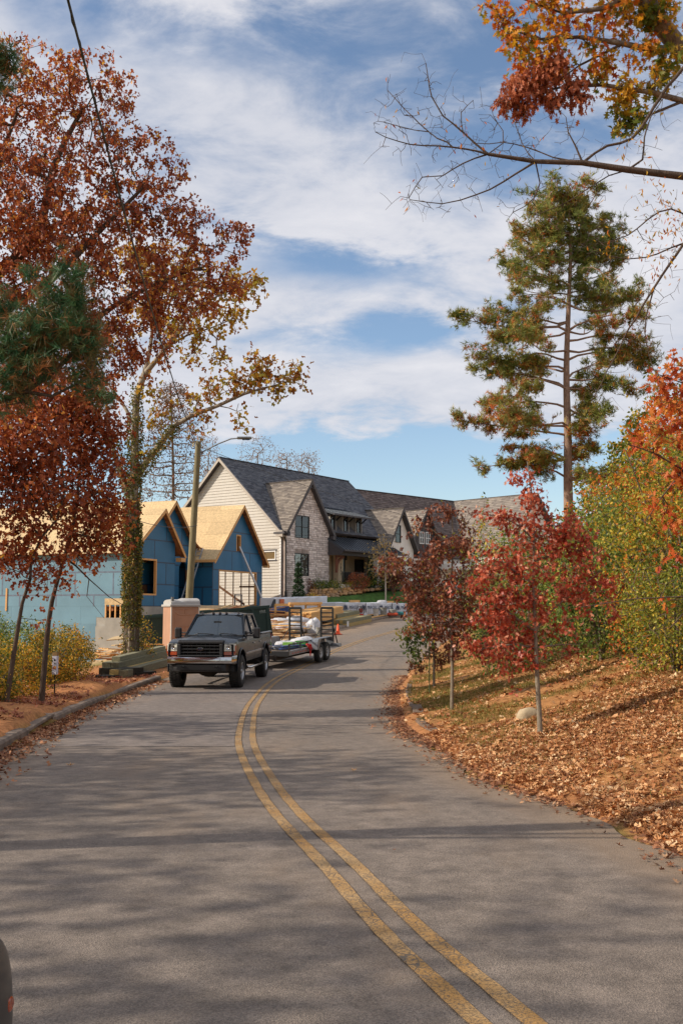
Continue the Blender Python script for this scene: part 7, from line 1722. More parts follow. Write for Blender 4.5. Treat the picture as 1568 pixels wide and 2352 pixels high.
def bare_conifer():
    b = gp(398, 1400, 84); s = Skel(); s.limb([b, P(398, 1150, 84), P(397, 1040, 84), P(394, 950, 84), P(392, 880, 84)], .22, .06)
    r2 = random.Random(5)
    for k in range(26):
        py = 905+k*9.5+r2.uniform(-7, 7); sgn = 1 if k % 2 else -1; l = (30+ (py-880)*.26)*r2.uniform(.7, 1.1); s.limb([P(397, py, 84), P(397+sgn*l*.5, py-r2.uniform(-4, 6), 84+r2.uniform(-2, 2)), P(397+sgn*l, py-r2.uniform(-14, 26), 84+r2.uniform(-4, 4))], .06, .015)
    T = np.concatenate([np.array([P(397+r2.uniform(-1, 1)*(25+(py-880)*.27), py+r2.uniform(-8, 8), 84+r2.uniform(-2.5, 2.5)) for _ in range(26)]) for py in range(885, 1150, 9)])
    make_tree('larch_tree', 'thin half bare conifer between the unfinished house and the pole', 'tree', b, s, T, dict(n=3600, size=.17, spread=(.28, .28, .14), tmpl=T_DIA, mat=leaf_mat('sparse_brown_leaf', [(0, (70, 52, 40)), (.6, (104, 76, 52)), (.9, (140, 60, 40)), (1, (150, 120, 60))], .3, .5, .2), droop=.5), B_GREY, 22, .5, .016, split=.05, wig=.1, rise=.0)
bare_conifer()
def bare_tree(px, py0, py1, w, Y, label, seed, n=130, leaves=500):
    b = gp(px, 1400, Y); s = Skel(); s.limb([b, P(px, py0+90, Y), P(px+4, (py0+py1)/2, Y)], .16, .05); r2 = np.random.default_rng(seed)
    T = np.array([P(px+r2.uniform(-1, 1)*w*(.35+.65*math.sin(math.pi*min(1, (py-py1)/(py0-py1)*.8+.15))), py, Y+r2.uniform(-2, 2)) for py in r2.uniform(py1, py0, n)])
    make_tree('bare_tree', label, 'tree', b, s, T, dict(n=leaves, size=.16, spread=(.3, .3, .25), tmpl=T_DIA, mat=leaf_mat('tan_leaf', [(0, (120, 96, 80)), (1, (170, 140, 116))], .3), droop=.5), B_GREY, seed, .7, .014, group='bare trees behind the stone house', wig=.08, rise=.5)
bare_tree(588, 1080, 1003, 48, 112, 'bare tree rising over the stone house ridge just right of the street lamp', 31)
bare_tree(655, 1085, 1040, 26, 108, 'bare twiggy tree over the middle of the stone house ridge, left of a second', 32, 80, 420)
bare_tree(706, 1095, 1038, 30, 110, 'bare tree with pale leaves over the stone house ridge, the right hand one', 33, 90, 600)
bare_tree(475, 1090, 1000, 30, 100, 'bare tree partly hidden behind the pole and the stone house gable', 34, 90, 700)

# ---------------- trees on the right ----------------
def big_pine():
    b = gp(1306, 1180, 38.0); s = Skel(); r2 = random.Random(7)
    s.limb([b, P(1304, 1130, 38), P(1303, 1000, 38), P(1300, 850, 38), P(1305, 700, 38), P(1309, 600, 38), P(1306, 500, 38), P(1310, 440, 38)], .24, .03)
    r3 = np.random.default_rng(9); T = []
    for py, l, r_ in ((450, 60, 50), (470, 70, 80), (492, 100, 105), (525, 115, 115), (545, 110, 120), (565, 135, 122), (600, 150, 125), (640, 160, 120), (680, 150, 160), (722, 225, 200), (762, 240, 215), (815, 180, 210), (850, 235, 175), (895, 235, 110), (945, 235, 105), (985, 240, 60), (1030, 200, 60), (1070, 120, 150)):
        for sgn, rc in ((-1, l), (1, r_)):
            for q in range(3 if py < 690 else 2):
                k = r2.uniform(.8, 1.08) if q == 0 else r2.uniform(.4, .95); dep = r2.uniform(-.2, .2) if q == 0 else r2.uniform(-1, 1)
                x1 = 1303+sgn*rc*k; Yd = 38+dep*rc/60*1.2; dy = r2.uniform(-24, 24); up = r2.uniform(-34, 62)*(1 if py < 1000 else .6)
                mid = P(1303+sgn*rc*k*.5, py+dy-up*.1+r2.uniform(-16, 20), (38+Yd)/2)
                s.limb([P(1303, py+dy+8, 38), mid, P(x1, py+dy-up+8, Yd)], .045 if py > 700 else .03, .010)
                for c in range(int((6 + rc*k/13)*(.62 if py < 690 else 1.0))):
                    u = r2.uniform(.34 if py > 690 else .1, 1.0) if c else 1.0; cx = 1303+sgn*rc*k*u; cy = py+dy-up*u*u+8+r2.uniform(-20, 13); cr = r2.uniform(.06, .19)
                    cc = np.array(P(cx, cy, 38+(Yd-38)*u)); T += [cc+r3.normal(size=3)*np.array([cr, cr, cr*.6]) for _ in range(4)]
    T = np.array(T)
    make_tree('pine_tree', 'tall lone pine with olive and rusty needles standing above the right bank', 'tree', b, s, T, dict(n=len(T)*6, size=.22, spread=(.09, .09, .07), tmpl=T_FIR, mat=LM_PINE, droop=-.35, vs=.25, vm=.5, vfun=lambda p: (12-p[:, 2])*.018), B_PINE, 23, .3, .012, split=.04, wig=.08, rise=.3)
big_pine()
def sapling(label, base, top, limbs, L, n, nt, seed, mt, size, r0=.036, tm=T_OAK, extra=None):
    s = Skel(); b = gp(*base); pts = [b]+[P(*t) for t in top]; s.limb(pts, r0, .008, step=.2)
    for l in limbs: s.limb([P(*t) for t in l], .016, .005, step=.2)
    T = lobes([(l[0], l[1], l[2], l[3]*1.0) for l in L], nt, np.random.default_rng(seed), .1)
    spec = [dict(n=n, size=size, spread=(.05, .05, .045), tmpl=tm, mat=mt, droop=.9, vs=.27)]
    if extra: spec.append(extra)
    return make_tree('oak_sapling', label, 'tree', b, s, T, spec, B_SAP, seed, .15, .003, group='staked oak saplings along the right verge', split=.014, wig=.15, rise=.35)
Y1 = 13.2
sapling('largest bright red oak sapling nearest the camera on the right bank', (1240, 1703, Y1), [(1238, 1640, Y1), (1233, 1560, Y1), (1229, 1450, Y1), (1224, 1340, Y1), (1226, 1240, Y1), (1222, 1150, Y1), (1210, 1060, Y1)],
        [[(1228, 1440, Y1), (1280, 1390, Y1), (1330, 1350, Y1), (1380, 1310, Y1)], [(1228, 1440, Y1), (1170, 1410, Y1), (1110, 1370, Y1), (1040, 1350, Y1)], [(1225, 1350, Y1), (1150, 1290, Y1), (1080, 1290, Y1)], [(1226, 1300, Y1), (1290, 1260, Y1), (1340, 1240, Y1)], [(1230, 1500, Y1), (1180, 1480, Y1), (1110, 1490, Y1)], [(1225, 1230, Y1), (1160, 1190, Y1), (1110, 1180, Y1)], [(1231, 1500, Y1), (1290, 1480, Y1), (1330, 1480, Y1)], [(1226, 1230, Y1), (1290, 1210, Y1)]],
        [(1050, 1345, Y1, .16), (1100, 1340, Y1, .24), (1120, 1290, Y1, .26), (1170, 1300, Y1, .34), (1160, 1380, Y1, .30), (1230, 1330, Y1, .34), (1290, 1310, Y1, .32), (1350, 1300, Y1, .30), (1390, 1350, Y1, .18), (1320, 1380, Y1, .26), (1250, 1400, Y1, .3), (1210, 1240, Y1, .30), (1150, 1200, Y1, .2), (1110, 1180, Y1, .13), (1270, 1230, Y1, .3), (1320, 1220, Y1, .2), (1220, 1150, Y1, .2), (1200, 1090, Y1, .16), (1225, 1120, Y1, .15), (1180, 1050, Y1, .08), (1210, 1200, Y1, .22),
         (1120, 1430, Y1, .24), (1170, 1450, Y1, .28), (1220, 1470, Y1, .22), (1080, 1480, Y1, .13), (1130, 1500, Y1, .2), (1160, 1540, Y1, .22), (1200, 1510, Y1, .18), (1290, 1440, Y1, .2), (1300, 1490, Y1, .15), (1180, 1590, Y1, .10), (1410, 1400, Y1, .07), (1340, 1250, Y1, .2)], 5600, 400, 41, LM_RED, .068)
Y2 = 18.6
sapling('dark maroon oak sapling between the nearest red sapling and the road', (1037, 1624, Y2), [(1038, 1540, Y2), (1036, 1440, Y2), (1036, 1340, Y2), (1040, 1240, Y2), (1035, 1160, Y2)],
        [[(1037, 1440, Y2), (990, 1400, Y2), (950, 1390, Y2)], [(1037, 1400, Y2), (1085, 1360, Y2), (1130, 1350, Y2)], [(1037, 1330, Y2), (985, 1290, Y2), (930, 1290, Y2)], [(1040, 1260, Y2), (990, 1215, Y2), (950, 1210, Y2)], [(1040, 1240, Y2), (1080, 1190, Y2)], [(1036, 1340, Y2), (1090, 1300, Y2)]],
        [(1035, 1180, Y2, .24), (1000, 1180, Y2, .22), (970, 1200, Y2, .2), (940, 1215, Y2, .16), (1060, 1240, Y2, .34), (1010, 1260, Y2, .34), (980, 1310, Y2, .34), (935, 1290, Y2, .3), (900, 1300, Y2, .22), (1040, 1330, Y2, .4), (1090, 1320, Y2, .34), (1140, 1310, Y2, .2), (1010, 1380, Y2, .42), (960, 1370, Y2, .34), (930, 1380, Y2, .2), (1060, 1400, Y2, .4), (1110, 1400, Y2, .36), (1150, 1430, Y2, .3), (1000, 1440, Y2, .34), (955, 1440, Y2, .25), (1050, 1460, Y2, .3), (1120, 1480, Y2, .28), (925, 1420, Y2, .1), (1080, 1180, Y2, .2), (1030, 1500, Y2, .12)], 6200, 440, 42, LM_MAROON, .072, .036)
Y3 = 26.5
sapling('smallest maroon oak sapling with a green lower branch beside the road edge', (996, 1563, Y3), [(996, 1500, Y3), (995, 1440, Y3), (994, 1360, Y3), (998, 1290, Y3)],
        [[(996, 1470, Y3), (960, 1450, Y3), (932, 1470, Y3)], [(996, 1440, Y3), (1030, 1400, Y3)]],
        [(985, 1300, Y3, .45), (960, 1340, Y3, .4), (1000, 1380, Y3, .5), (950, 1400, Y3, .3), (990, 1500, Y3, .22), (960, 1530, Y3, .25), (1010, 1520, Y3, .25), (1040, 1500, Y3, .3), (1020, 1440, Y3, .4)], 3600, 330, 43, LM_MAROON, .085, .036,
        extra=dict(n=520, size=.11, spread=(.12, .12, .10), tmpl=T_OAK, mat=LM_GRN, droop=.7, targets=[P(x, y, Y3-.3) for x, y in ((940, 1470), (950, 1490), (960, 1455), (932, 1460), (975, 1470), (945, 1440), (955, 1510), (985, 1450))], part='green_leaves'))
s_ = empty('tree_stake', gp(985, 1515, 24.5), 0, 'thin green stake beside the smallest sapling', 'stake'); MB().tube([(0, 0, 0), (.01, 0, 1.35)], .014, 6).build('rod', mat('stake_green', srgb(70, 84, 48), .7), s_)
def birch():
    q = P(885, 1384, 71.6); b = Vector((q.x, q.y, q.z-.3)); s = Skel(); s.limb([b, P(885, 1340, 71.6), P(884, 1300, 71.6), P(882, 1250, 71.6), P(880, 1235, 71.6)], .07, .02)
    T = lobes([(880, 1260, 71.6, .9, 1.4), (868, 1300, 71.6, .8), (890, 1310, 71.6, .8), (882, 1240, 71.6, .6), (900, 1280, 71.6, .6), (862, 1270, 71.6, .6)], 170, rnd)
    make_tree('young_birch', 'thin pale stemmed young tree with sparse cream leaves on the stone house lawn', 'tree', b, s, T, dict(n=520, size=.17, spread=(.18, .18, .15), tmpl=T_DIA, mat=leaf_mat('cream_leaf', [(0, (150, 120, 70)), (1, (220, 190, 120))], .4)), bark('pale_bark', (190, 176, 160)), 51, .4, .010)
birch()
# bright oak and bare limb overhead on the right
def bright_oak():
    b = G3(7.4, 13.5); s = Skel(); Y = 12.0
    s.limb([b, (7.35, 13.5, 3.5), (6.9, 13.4, 6.0), P(1660, 220, 12.8), P(1560, 110, 12.3), P(1510, 50, 12.1), P(1470, -20, 12)], .26, .11)
    s.limb([P(1680, 250, 12.8), P(1568, 232, 12.2), P(1500, 213, 12), P(1380, 195, 12), P(1290, 200, 12), P(1220, 215, 12)], .06, .012)
    s.limb([P(1560, 130, 12.3), P(1430, 100, 12), P(1330, 85, 12), P(1240, 90, 12), P(1150, 60, 12)], .05, .012)
    s.limb([P(1480, 0, 12), P(1380, 20, 12), P(1290, 30, 12), P(1180, -10, 12)], .045, .012)
    s.limb([P(1568, 232, 12.2), P(1500, 260, 12), P(1440, 290, 12)], .022, .01); s.limb([P(1430, 110, 12), P(1330, 150, 12), P(1260, 200, 12)], .02, .008)
    L1 = [(1110, 10, Y, .14), (1160, 40, Y, .25), (1190, 90, Y, .2), (1230, 60, Y, .28), (1300, 40, Y, .3), (1290, 120, Y, .3), (1360, 80, Y, .24), (1220, 140, Y, .25), (1380, 160, Y, .2), (1440, 40, Y, .3), (1480, 110, Y, .22), (1250, -30, Y, .4), (1400, -40, Y, .45), (1540, 30, Y, .25)]
    L2 = [(1150, 235, Y, .07), (1190, 215, Y, .18), (1200, 250, Y, .12), (1240, 190, Y, .2), (1270, 235, Y, .14), (1310, 200, Y, .17), (1330, 230, Y, .12), (1200, 180, Y, .16), (1270, 150, Y, .18)]
    L3 = [(1410, 250, Y, .12), (1440, 215, Y, .18), (1450, 275, Y, .15), (1420, 290, Y, .1), (1510, 180, Y, .2), (1545, 130, Y, .2), (1500, 20, Y, .2), (1370, 180, Y, .14), (1400, 130, Y, .12)]
    Ta, Tb, Tc = lobes(L1, 330, rnd, .1), lobes(L2, 190, rnd, .1), lobes(L3, 130, rnd, .1)
    make_tree('yellow_oak', 'oak with yellow, orange and brown hanging leaves at the top right', 'tree', b, s, np.concatenate([Ta, Tb, Tc]),
              [dict(n=2300, size=.10, spread=(.05, .05, .055), tmpl=T_OAK, mat=LM_YEL, droop=1.1, targets=Ta, vs=.28), dict(n=1900, size=.085, spread=(.045, .045, .05), tmpl=T_OAK, mat=LM_BRN, droop=2.4, targets=Tb, part='dead_leaves'), dict(n=900, size=.11, spread=(.05, .05, .055), tmpl=T_OAK, mat=LM_YEL, droop=1.0, targets=Tc, vm=.85, vs=.18, part='green_leaves')], bark('grey_limb', (150, 134, 116), (96, 82, 70), 6), 61, .12, .003, split=.02, wig=.15, branch_m=B_DARK)
bright_oak()
def bare_limb():
    b = G3(6.6, 10.4); s = Skel(); Y = 10
    s.limb([b, (6.5, 10.4, 3), (6.2, 10.3, 5.5), (6.0, 10.2, 8.5)], .24, .12)
    s.limb([(6.3, 10.3, 5.2), P(1900, 430, Y), P(1568, 405, Y), P(1441, 390, Y), P(1337, 374, Y), P(1229, 371, Y), P(1120, 354, Y)], .085, .018)
    f = lambda pts, r0, r1=.004: s.limb([P(x, y, Y+(k*.08 if r0 < .012 else 0)) for k, (x, y) in enumerate(pts)], r0, r1, step=.12, jit=.008)
    f([(1120, 354), (1063, 305), (1016, 265), (992, 222), (976, 147)], .012); f([(1120, 354), (1040, 338), (940, 331), (860, 305)], .012); f([(1049, 338), (983, 303), (926, 246), (888, 208)], .009)
    f([(1229, 371), (1158, 416), (1092, 449), (1016, 468), (940, 459)], .012); f([(1120, 354), (1063, 374), (1016, 402), (969, 407), (940, 454)], .009)
    f([(1337, 372), (1304, 303), (1299, 270)], .012); f([(1337, 372), (1394, 336), (1451, 317), (1489, 265), (1531, 199), (1590, 130)], .012, .02); f([(1470, 392), (1486, 290), (1522, 227)], .011); f([(1300, 372), (1240, 350), (1180, 330), (1090, 330)], .009)
    f([(1243, 385), (1229, 454), (1177, 487)], .007); f([(1220, 371), (1200, 330), (1180, 280), (1160, 260)], .006); f([(1063, 305), (1060, 260), (1085, 230)], .005); f([(983, 303), (950, 300), (880, 280)], .005); f([(1150, 358), (1155, 300), (1125, 265)], .006)
    f([(1420, 388), (1370, 420), (1290, 470), (1240, 490)], .007); f([(1640, 560), (1540, 480), (1440, 540), (1380, 560)], .012); f([(1640, 470), (1568, 560), (1500, 660), (1420, 800), (1370, 900)], .018); f([(1568, 560), (1480, 590), (1400, 590), (1330, 560)], .009); f([(1500, 660), (1480, 760), (1500, 850)], .008)
    r2 = np.random.default_rng(4); A = np.array([p for p, fx in zip(s.p, s.fix) if fx is not None and fx < .03]); vis = A[A[:, 0] < 4.6]; T = vis[r2.integers(0, len(vis), 1100)]+r2.normal(size=(1100, 3))*np.array([.13, .13, .13])
    make_tree('bare_limbed_tree', 'long bare dark limb with fine twigs reaching left across the sky from the right edge', 'tree', b, s, T, [dict(n=120, size=.06, spread=(.02, .02, .03), tmpl=T_NARROW, mat=LM_YEL, droop=2), dict(n=230, size=.06, spread=(.10, .1, .1), tmpl=T_NARROW, mat=LM_YEL, droop=1.5, targets=[P(x, y, Y) for x, y in ((1450, 320), (1500, 480), (1540, 500), (1490, 560), (1550, 450), (1400, 560), (1510, 620), (1480, 420), (1560, 540))], part='thin_leaves')], B_DARK, 62, .05, .0018, split=.012, wig=.10, rise=.05, pw=2.6)
bare_limb()
def orange_oak():
    b = G3(6.4, 11.8); s = Skel(); Y = 11
    s.limb([b, (6.4, 11.8, 2.5), (6.35, 11.7, 5.5)], .13, .07)
    s.limb([(6.4, 11.8, 2.4), P(1700, 1130, 11.4), P(1568, 1080, Y), P(1500, 1040, Y), P(1440, 1020, Y)], .03, .006); s.limb([(6.4, 11.8, 2.0), P(1700, 1330, 11.4), P(1568, 1370, Y), P(1450, 1376, Y), P(1330, 1395, Y)], .022, .004)
    s.limb([(6.38, 11.8, 3.2), P(1700, 900, 11.4), P(1568, 880, Y), P(1510, 860, Y)], .03, .006); s.limb([P(1568, 1080, Y), P(1520, 1140, Y), P(1480, 1200, Y)], .012, .004); s.limb([P(1620, 1350, 11), P(1540, 1440, Y), P(1480, 1450, Y)], .01, .003)
    T = lobes([(1540, 860, Y, .25), (1500, 900, Y, .14), (1560, 960, Y, .3), (1510, 1010, Y, .2), (1460, 1020, Y, .1), (1550, 1080, Y, .25), (1490, 1070, Y, .1), (1500, 1160, Y, .13), (1550, 1190, Y, .2), (1540, 1280, Y, .14), (1480, 1250, Y, .06), (1540, 1380, Y, .1), (1500, 1440, Y, .06), (1640, 900, Y, .5), (1650, 1100, Y, .5)], 190, rnd, .1)
    make_tree('orange_oak', 'orange leaved oak boughs reaching in from the right edge in front of the thicket', 'tree', b, s, T, dict(n=1250, size=.095, spread=(.05, .05, .05), tmpl=T_OAK, mat=leaf_mat('orange_oak_leaf', [(0, (150, 52, 30)), (.4, (190, 84, 40)), (.75, (206, 122, 52)), (1, (170, 140, 60))], .4, 1.5, .4), droop=1.0), B_DARK, 63, .12, .003, split=.02, wig=.15)
orange_oak()
# ---------------- thicket on the right bank ----------------
def bush(name, label, cat, x, y, h, w, n, mt, seed, size=.07, tm=T_OVAL, group=None, nt=None, droop=.6, bark_=B_GREY, z=None, sp=.12, stems=7, low=.0, depth=1.0):
    zz = gz(x, y)-.05 if z is None else z; b = Vector((x, y, zz)); s = Skel(); r2 = np.random.default_rng(seed); rr = random.Random(seed)
    s.limb([b, b+Vector((0, 0, .12*h))], .03+.008*h, .025+.006*h)
    for k in range(stems):
        a = 2*math.pi*k/stems+rr.uniform(-.4, .4); q = rr.uniform(.3, .75); s.limb([b+Vector((0, 0, .05*h)), b+Vector((math.cos(a)*w*q*.4, math.sin(a)*w*q*.4, h*.4)), b+Vector((math.cos(a)*w*q, math.sin(a)*w*q, h*rr.uniform(.65, .9)))], .018+.004*h, .008)
    nt = nt or int(60+60*w*h); d = r2.normal(size=(nt, 3)); d /= np.linalg.norm(d, axis=1, keepdims=True); rad = (.45+.55*r2.random(nt)**.6)
    lump_ = .58+.72*vnoise(d[:, 0]*2.6+seed, d[:, 2]*2.6+d[:, 1]*2, seed)
    T = np.array(b)+np.array([0, 0, h*(.5+low)])+d*(rad*lump_)[:, None]*np.array([w, w*depth, h*.52]); T[:, 2] = np.maximum(T[:, 2], zz+.15)
    return make_tree(name, label, cat, b, s, T, dict(n=n, size=size, spread=(sp, sp, sp*.9), tmpl=tm, mat=mt, droop=droop, vs=.28), bark_, seed, .3, .004, group=group, split=.03, wig=.15)
GB = 'bushes of the thicket on the right bank'
bush('thicket_bush', 'tallest green and yellow bush filling the right edge above the leaf bank', 'bush', 6.0, 17.2, 4.1, 1.85, 16000, LM_HONEY, 71, .075, group=GB, nt=900)
bush('thicket_bush', 'green and yellow bush right of the nearest sapling, in front of the taller ones', 'bush', 5.3, 20.5, 3.1, 1.4, 9000, LM_GRN, 72, .09, group=GB, nt=480)
bush('thicket_bush', 'bright green bush mound just below the tall pine trunk', 'bush', 6.6, 25.0, 3.6, 1.9, 13000, LM_GRN, 73, .085, group=GB, nt=560)
bush('thicket_bush', 'rounded pale green bush left of the pine trunk foot', 'bush', 5.4, 30.0, 3.6, 1.9, 6500, LM_GRN, 74, .10, group=GB, nt=450)
bush('thicket_bush', 'yellow green bush behind the nearest sapling crown on its right', 'bush', 8.6, 26.5, 4.6, 2.3, 15000, LM_HONEY, 75, .09, group=GB, nt=600)
bush('thicket_bush', 'dark green low bush behind the lower crown of the nearest sapling', 'bush', 4.1, 24.5, 1.5, 1.2, 3600, LM_GRN, 76, .08, group=GB, nt=260)
bush('thicket_bush', 'broad low bush at the right edge where the leaf bank begins', 'bush', 5.55, 13.2, 2.2, 1.3, 8000, LM_HONEY, 77, .06, group=GB, nt=300)
bush('thicket_bush', 'green bush beside the road bend behind the maroon saplings', 'bush', 5.6, 37.0, 3.0, 2.2, 5000, LM_GRN, 78, .11, group=GB, nt=350)
bush('thicket_bush', 'bushy green growth right of the houses at the far road bend', 'bush', 9.5, 47.0, 3.6, 3.0, 5500, LM_GRN, 79, .15, group=GB, nt=380)
bush('thicket_bush', 'arching bush over the leaf bank at the right edge, in front of the tallest', 'bush', 5.2, 15.6, 1.9, 1.15, 7500, LM_HONEY, 80, .06, group=GB, nt=420)
bush('thicket_bush', 'orange brown bush patch high in the thicket at the right edge', 'bush', 6.9, 18.6, 3.9, 1.0, 2600, LM_ORG, 86, .07, group=GB, nt=220, low=.2)
bush('thicket_bush', 'small reddish bush inside the thicket above the leaf bank', 'bush', 5.15, 17.4, 2.3, .6, 1100, LM_ORG, 87, .065, group=GB, nt=120)
bush('orange_maple', 'orange leaved tree rising behind the thicket at the right edge', 'tree', 8.3, 21.5, 5.0, 2.3, 9500, LM_ORG, 81, .09, T_STAR2, nt=620, low=.15)
bush('orange_maple', 'orange and yellow tree just right of the tall pine trunk', 'tree', 9.6, 33, 4.2, 2.2, 6000, LM_ORG, 82, .11, T_STAR2, nt=450, low=.12)
bush('orange_maple', 'dark red leaved young tree at the right edge in front of the orange one', 'tree', 6.6, 15.2, 4.4, 1.0, 1300, LM_RED, 83, .10, T_OAK, nt=200, low=.25)
bush('scrub_tree', 'thin small tree with yellow green leaves above the maroon saplings', 'tree', 5.4, 33.5, 4.4, 1.5, 2400, LM_HONEY, 84, .11, T_OVAL, nt=240, low=.15)
bush('scrub_tree', 'wide green and orange tree line filling the gap behind the thicket', 'tree', 15, 40, 9, 5.5, 20000, LM_HONEY, 85, .2, T_OVAL, nt=800, low=.1)

# ---------------- undergrowth on the left ----------------
GU = 'undergrowth bushes beyond the left verge'
for i, (x, y, h, w, n, lb, mt) in enumerate([
        (-8.3, 20.5, 1.9, 1.1, 4200, 'tall yellowing bush at the left edge below the crooked oak', LM_UNDER), (-7.4, 22.5, 1.25, 1.0, 3600, 'golden bush directly behind the white marker post', LM_UNDER),
        (-7.9, 17.6, 1.0, .9, 3400, 'dark green bush at the left edge nearest the camera', LM_GRN), (-7.5, 26.2, 1.35, 1.0, 3600, 'green and gold bush between the marker post and the ivy trunk', LM_UNDER),
        (-9.5, 24.5, 2.1, 1.4, 4200, 'yellow leaved bush behind the slim oak trunk', LM_UNDER), (-8.6, 30.4, 1.6, 1.05, 3600, 'brown and green bush left of the ivy trunk foot', LM_UNDER),
        (-8.3, 29.0, .7, .6, 1500, 'low yellow bush left of the dark timber blocks', LM_UNDER), (-6.9, 19.3, .75, .75, 2400, 'small gold bush at the top of the soil verge', LM_UNDER),
        (-10.2, 19.0, 2.2, 1.3, 3600, 'bush with golden leaves outermost at the left edge', LM_UNDER), (-10.8, 29, 2.0, 1.8, 4500, 'dark green and gold bush in front of the pale blue wall', LM_GRN),
        (-6.85, 34.6, 1.7, .45, 420, 'thin yellow green sprig growing at the foot of the ivy trunk', LM_UNDER), (-12.5, 35, 2.2, 2.2, 5000, 'wide green bush at the foot of the pale blue wall', LM_GRN), (-16.5, 40, 2.0, 2.6, 4500, 'far bush low against the pale blue wall', LM_UNDER)]):
    bush('undergrowth_bush', lb, 'bush', x, y, h, w, int(n*1.7), mt, 90+i, .065 if y < 28 else .085, T_OVAL, group=GU, nt=int(140+90*w*h), sp=.10)

# ---------------- garden plants at the stone house ----------------
def topiary(q, label, s_):
    T = empty('topiary_conifer', q, 0, label, 'shrub'); r2 = np.random.default_rng(3); pos = []
    for (z, r_) in ((.25, .52), (.55, .42), (.95, .36), (1.35, .31), (1.72, .26), (2.08, .2), (2.4, .13)):
        d = r2.normal(size=(330, 3)); d /= np.linalg.norm(d, axis=1, keepdims=True); pos.append(np.array([0, 0, z*s_])+d*np.array([r_, r_, r_*.62])*s_*r2.uniform(.75, 1, (330, 1)))
    pos = np.concatenate(pos); MB().tube([(0, 0, -.2), (0, 0, 2.4*s_)], .04, 6).build('stem', B_DARK, T)
    obj('foliage', leaves_mesh('foliage', pos, .11*s_*r2.uniform(.7, 1.2, len(pos)), r2.normal(size=(len(pos), 3))+np.array([0, 0, .5]), T_DIA, leaf_mat('conifer_leaf', [(0, (30, 50, 30)), (.6, (52, 80, 46)), (1, (80, 104, 60))], .2), r2), T)
topiary(P(685, 1383, 67.6), 'spiral clipped conifer standing against the grey stone wall', 1.05)
topiary(P(918-32, 1352, 71.5), 'tiered clipped conifer right of the porch pier', .75) if 0 else topiary(P(851, 1342, 73), 'tiered clipped conifer right of the porch pier', .8)
GS = 'shrubs planted below the porch'
for i, (px, py, Y, h, w, lb, mt) in enumerate([(710, 1360, 70.1, 1.0, .6, 'reddish shrub at the stone wall beside the porch', LM_MAROON), (732, 1358, 70.6, 1.0, .8, 'green shrub under the left end of the porch', LM_GRN), (760, 1357, 71.2, .9, .8, 'green shrub below the house number', LM_GRN), (788, 1357, 71.8, .8, .7, 'pale flowering shrub below the black window', LM_HONEY),
        (840, 1352, 72.9, 1.0, .9, 'dark green shrub right of the weeping maple', LM_GRN), (866, 1350, 73.4, 1.2, .9, 'dense dark shrub left of the pale young tree', LM_GRN), (901, 1350, 74.2, 1.0, .9, 'shrub behind the pale young tree', LM_GRN), (716, 1379, 68.2, .5, .5, 'small yellow shrub at the foot of the boulder wall', LM_UNDER), (700, 1384, 68.2, .35, .35, 'tiny yellow plant beside the clipped conifer', LM_UNDER), (960, 1352, 75.4, 1.8, 1.5, 'green shrub seen between the maroon leaves and the white house end', LM_GRN)]):
    q = P(px, py, Y); bush('garden_shrub', lb, 'shrub', q.x, q.y, h, w, int(500*h*w)+250, mt, 120+i, .11, T_DIA, group=GS, nt=60, z=q.z-.15, stems=4, sp=.12)
q = P(819, 1356, 72.0)
bush('weeping_maple', 'weeping reddish brown maple in front of the porch railing', 'shrub', q.x, q.y, 1.5, .95, 1500, LM_BRN, 131, .13, T_NARROW, nt=120, z=q.z-.1, droop=1.6)
q = P(893, 1330, 73); bush('copper_maple', 'copper leaved small tree in front of the white gable', 'tree', q.x+.3, q.y, 2.6, 1.1, 1500, LM_MAROON, 132, .15, T_STAR2, nt=140, z=q.z-1.1, low=.15)

# ---------------- trees that shade the road from the left, outside the picture ----------------
for i, (x, y, h, w, n) in enumerate([(-14.5, 1.5, 9, 3.6, 5200), (-15, 9.5, 8.4, 3.6, 5000), (-13.5, -6, 10, 3.8, 5200), (-22, 6, 11.5, 4.2, 5000), (-19, 17, 8.4, 3.4, 4200), (-12.8, 15.5, 6.6, 2.2, 1900), (-22, -3, 13, 4.5, 5500)]):
    bush('roadside_oak', 'rust leaved roadside oak standing left of the road outside the picture', 'tree', x, y, h, w, n, LM_RUST, 140+i, .2, T_STAR2, group='roadside oaks left of the road', nt=260, low=.22, sp=.3, bark_=B_DARK, stems=6)
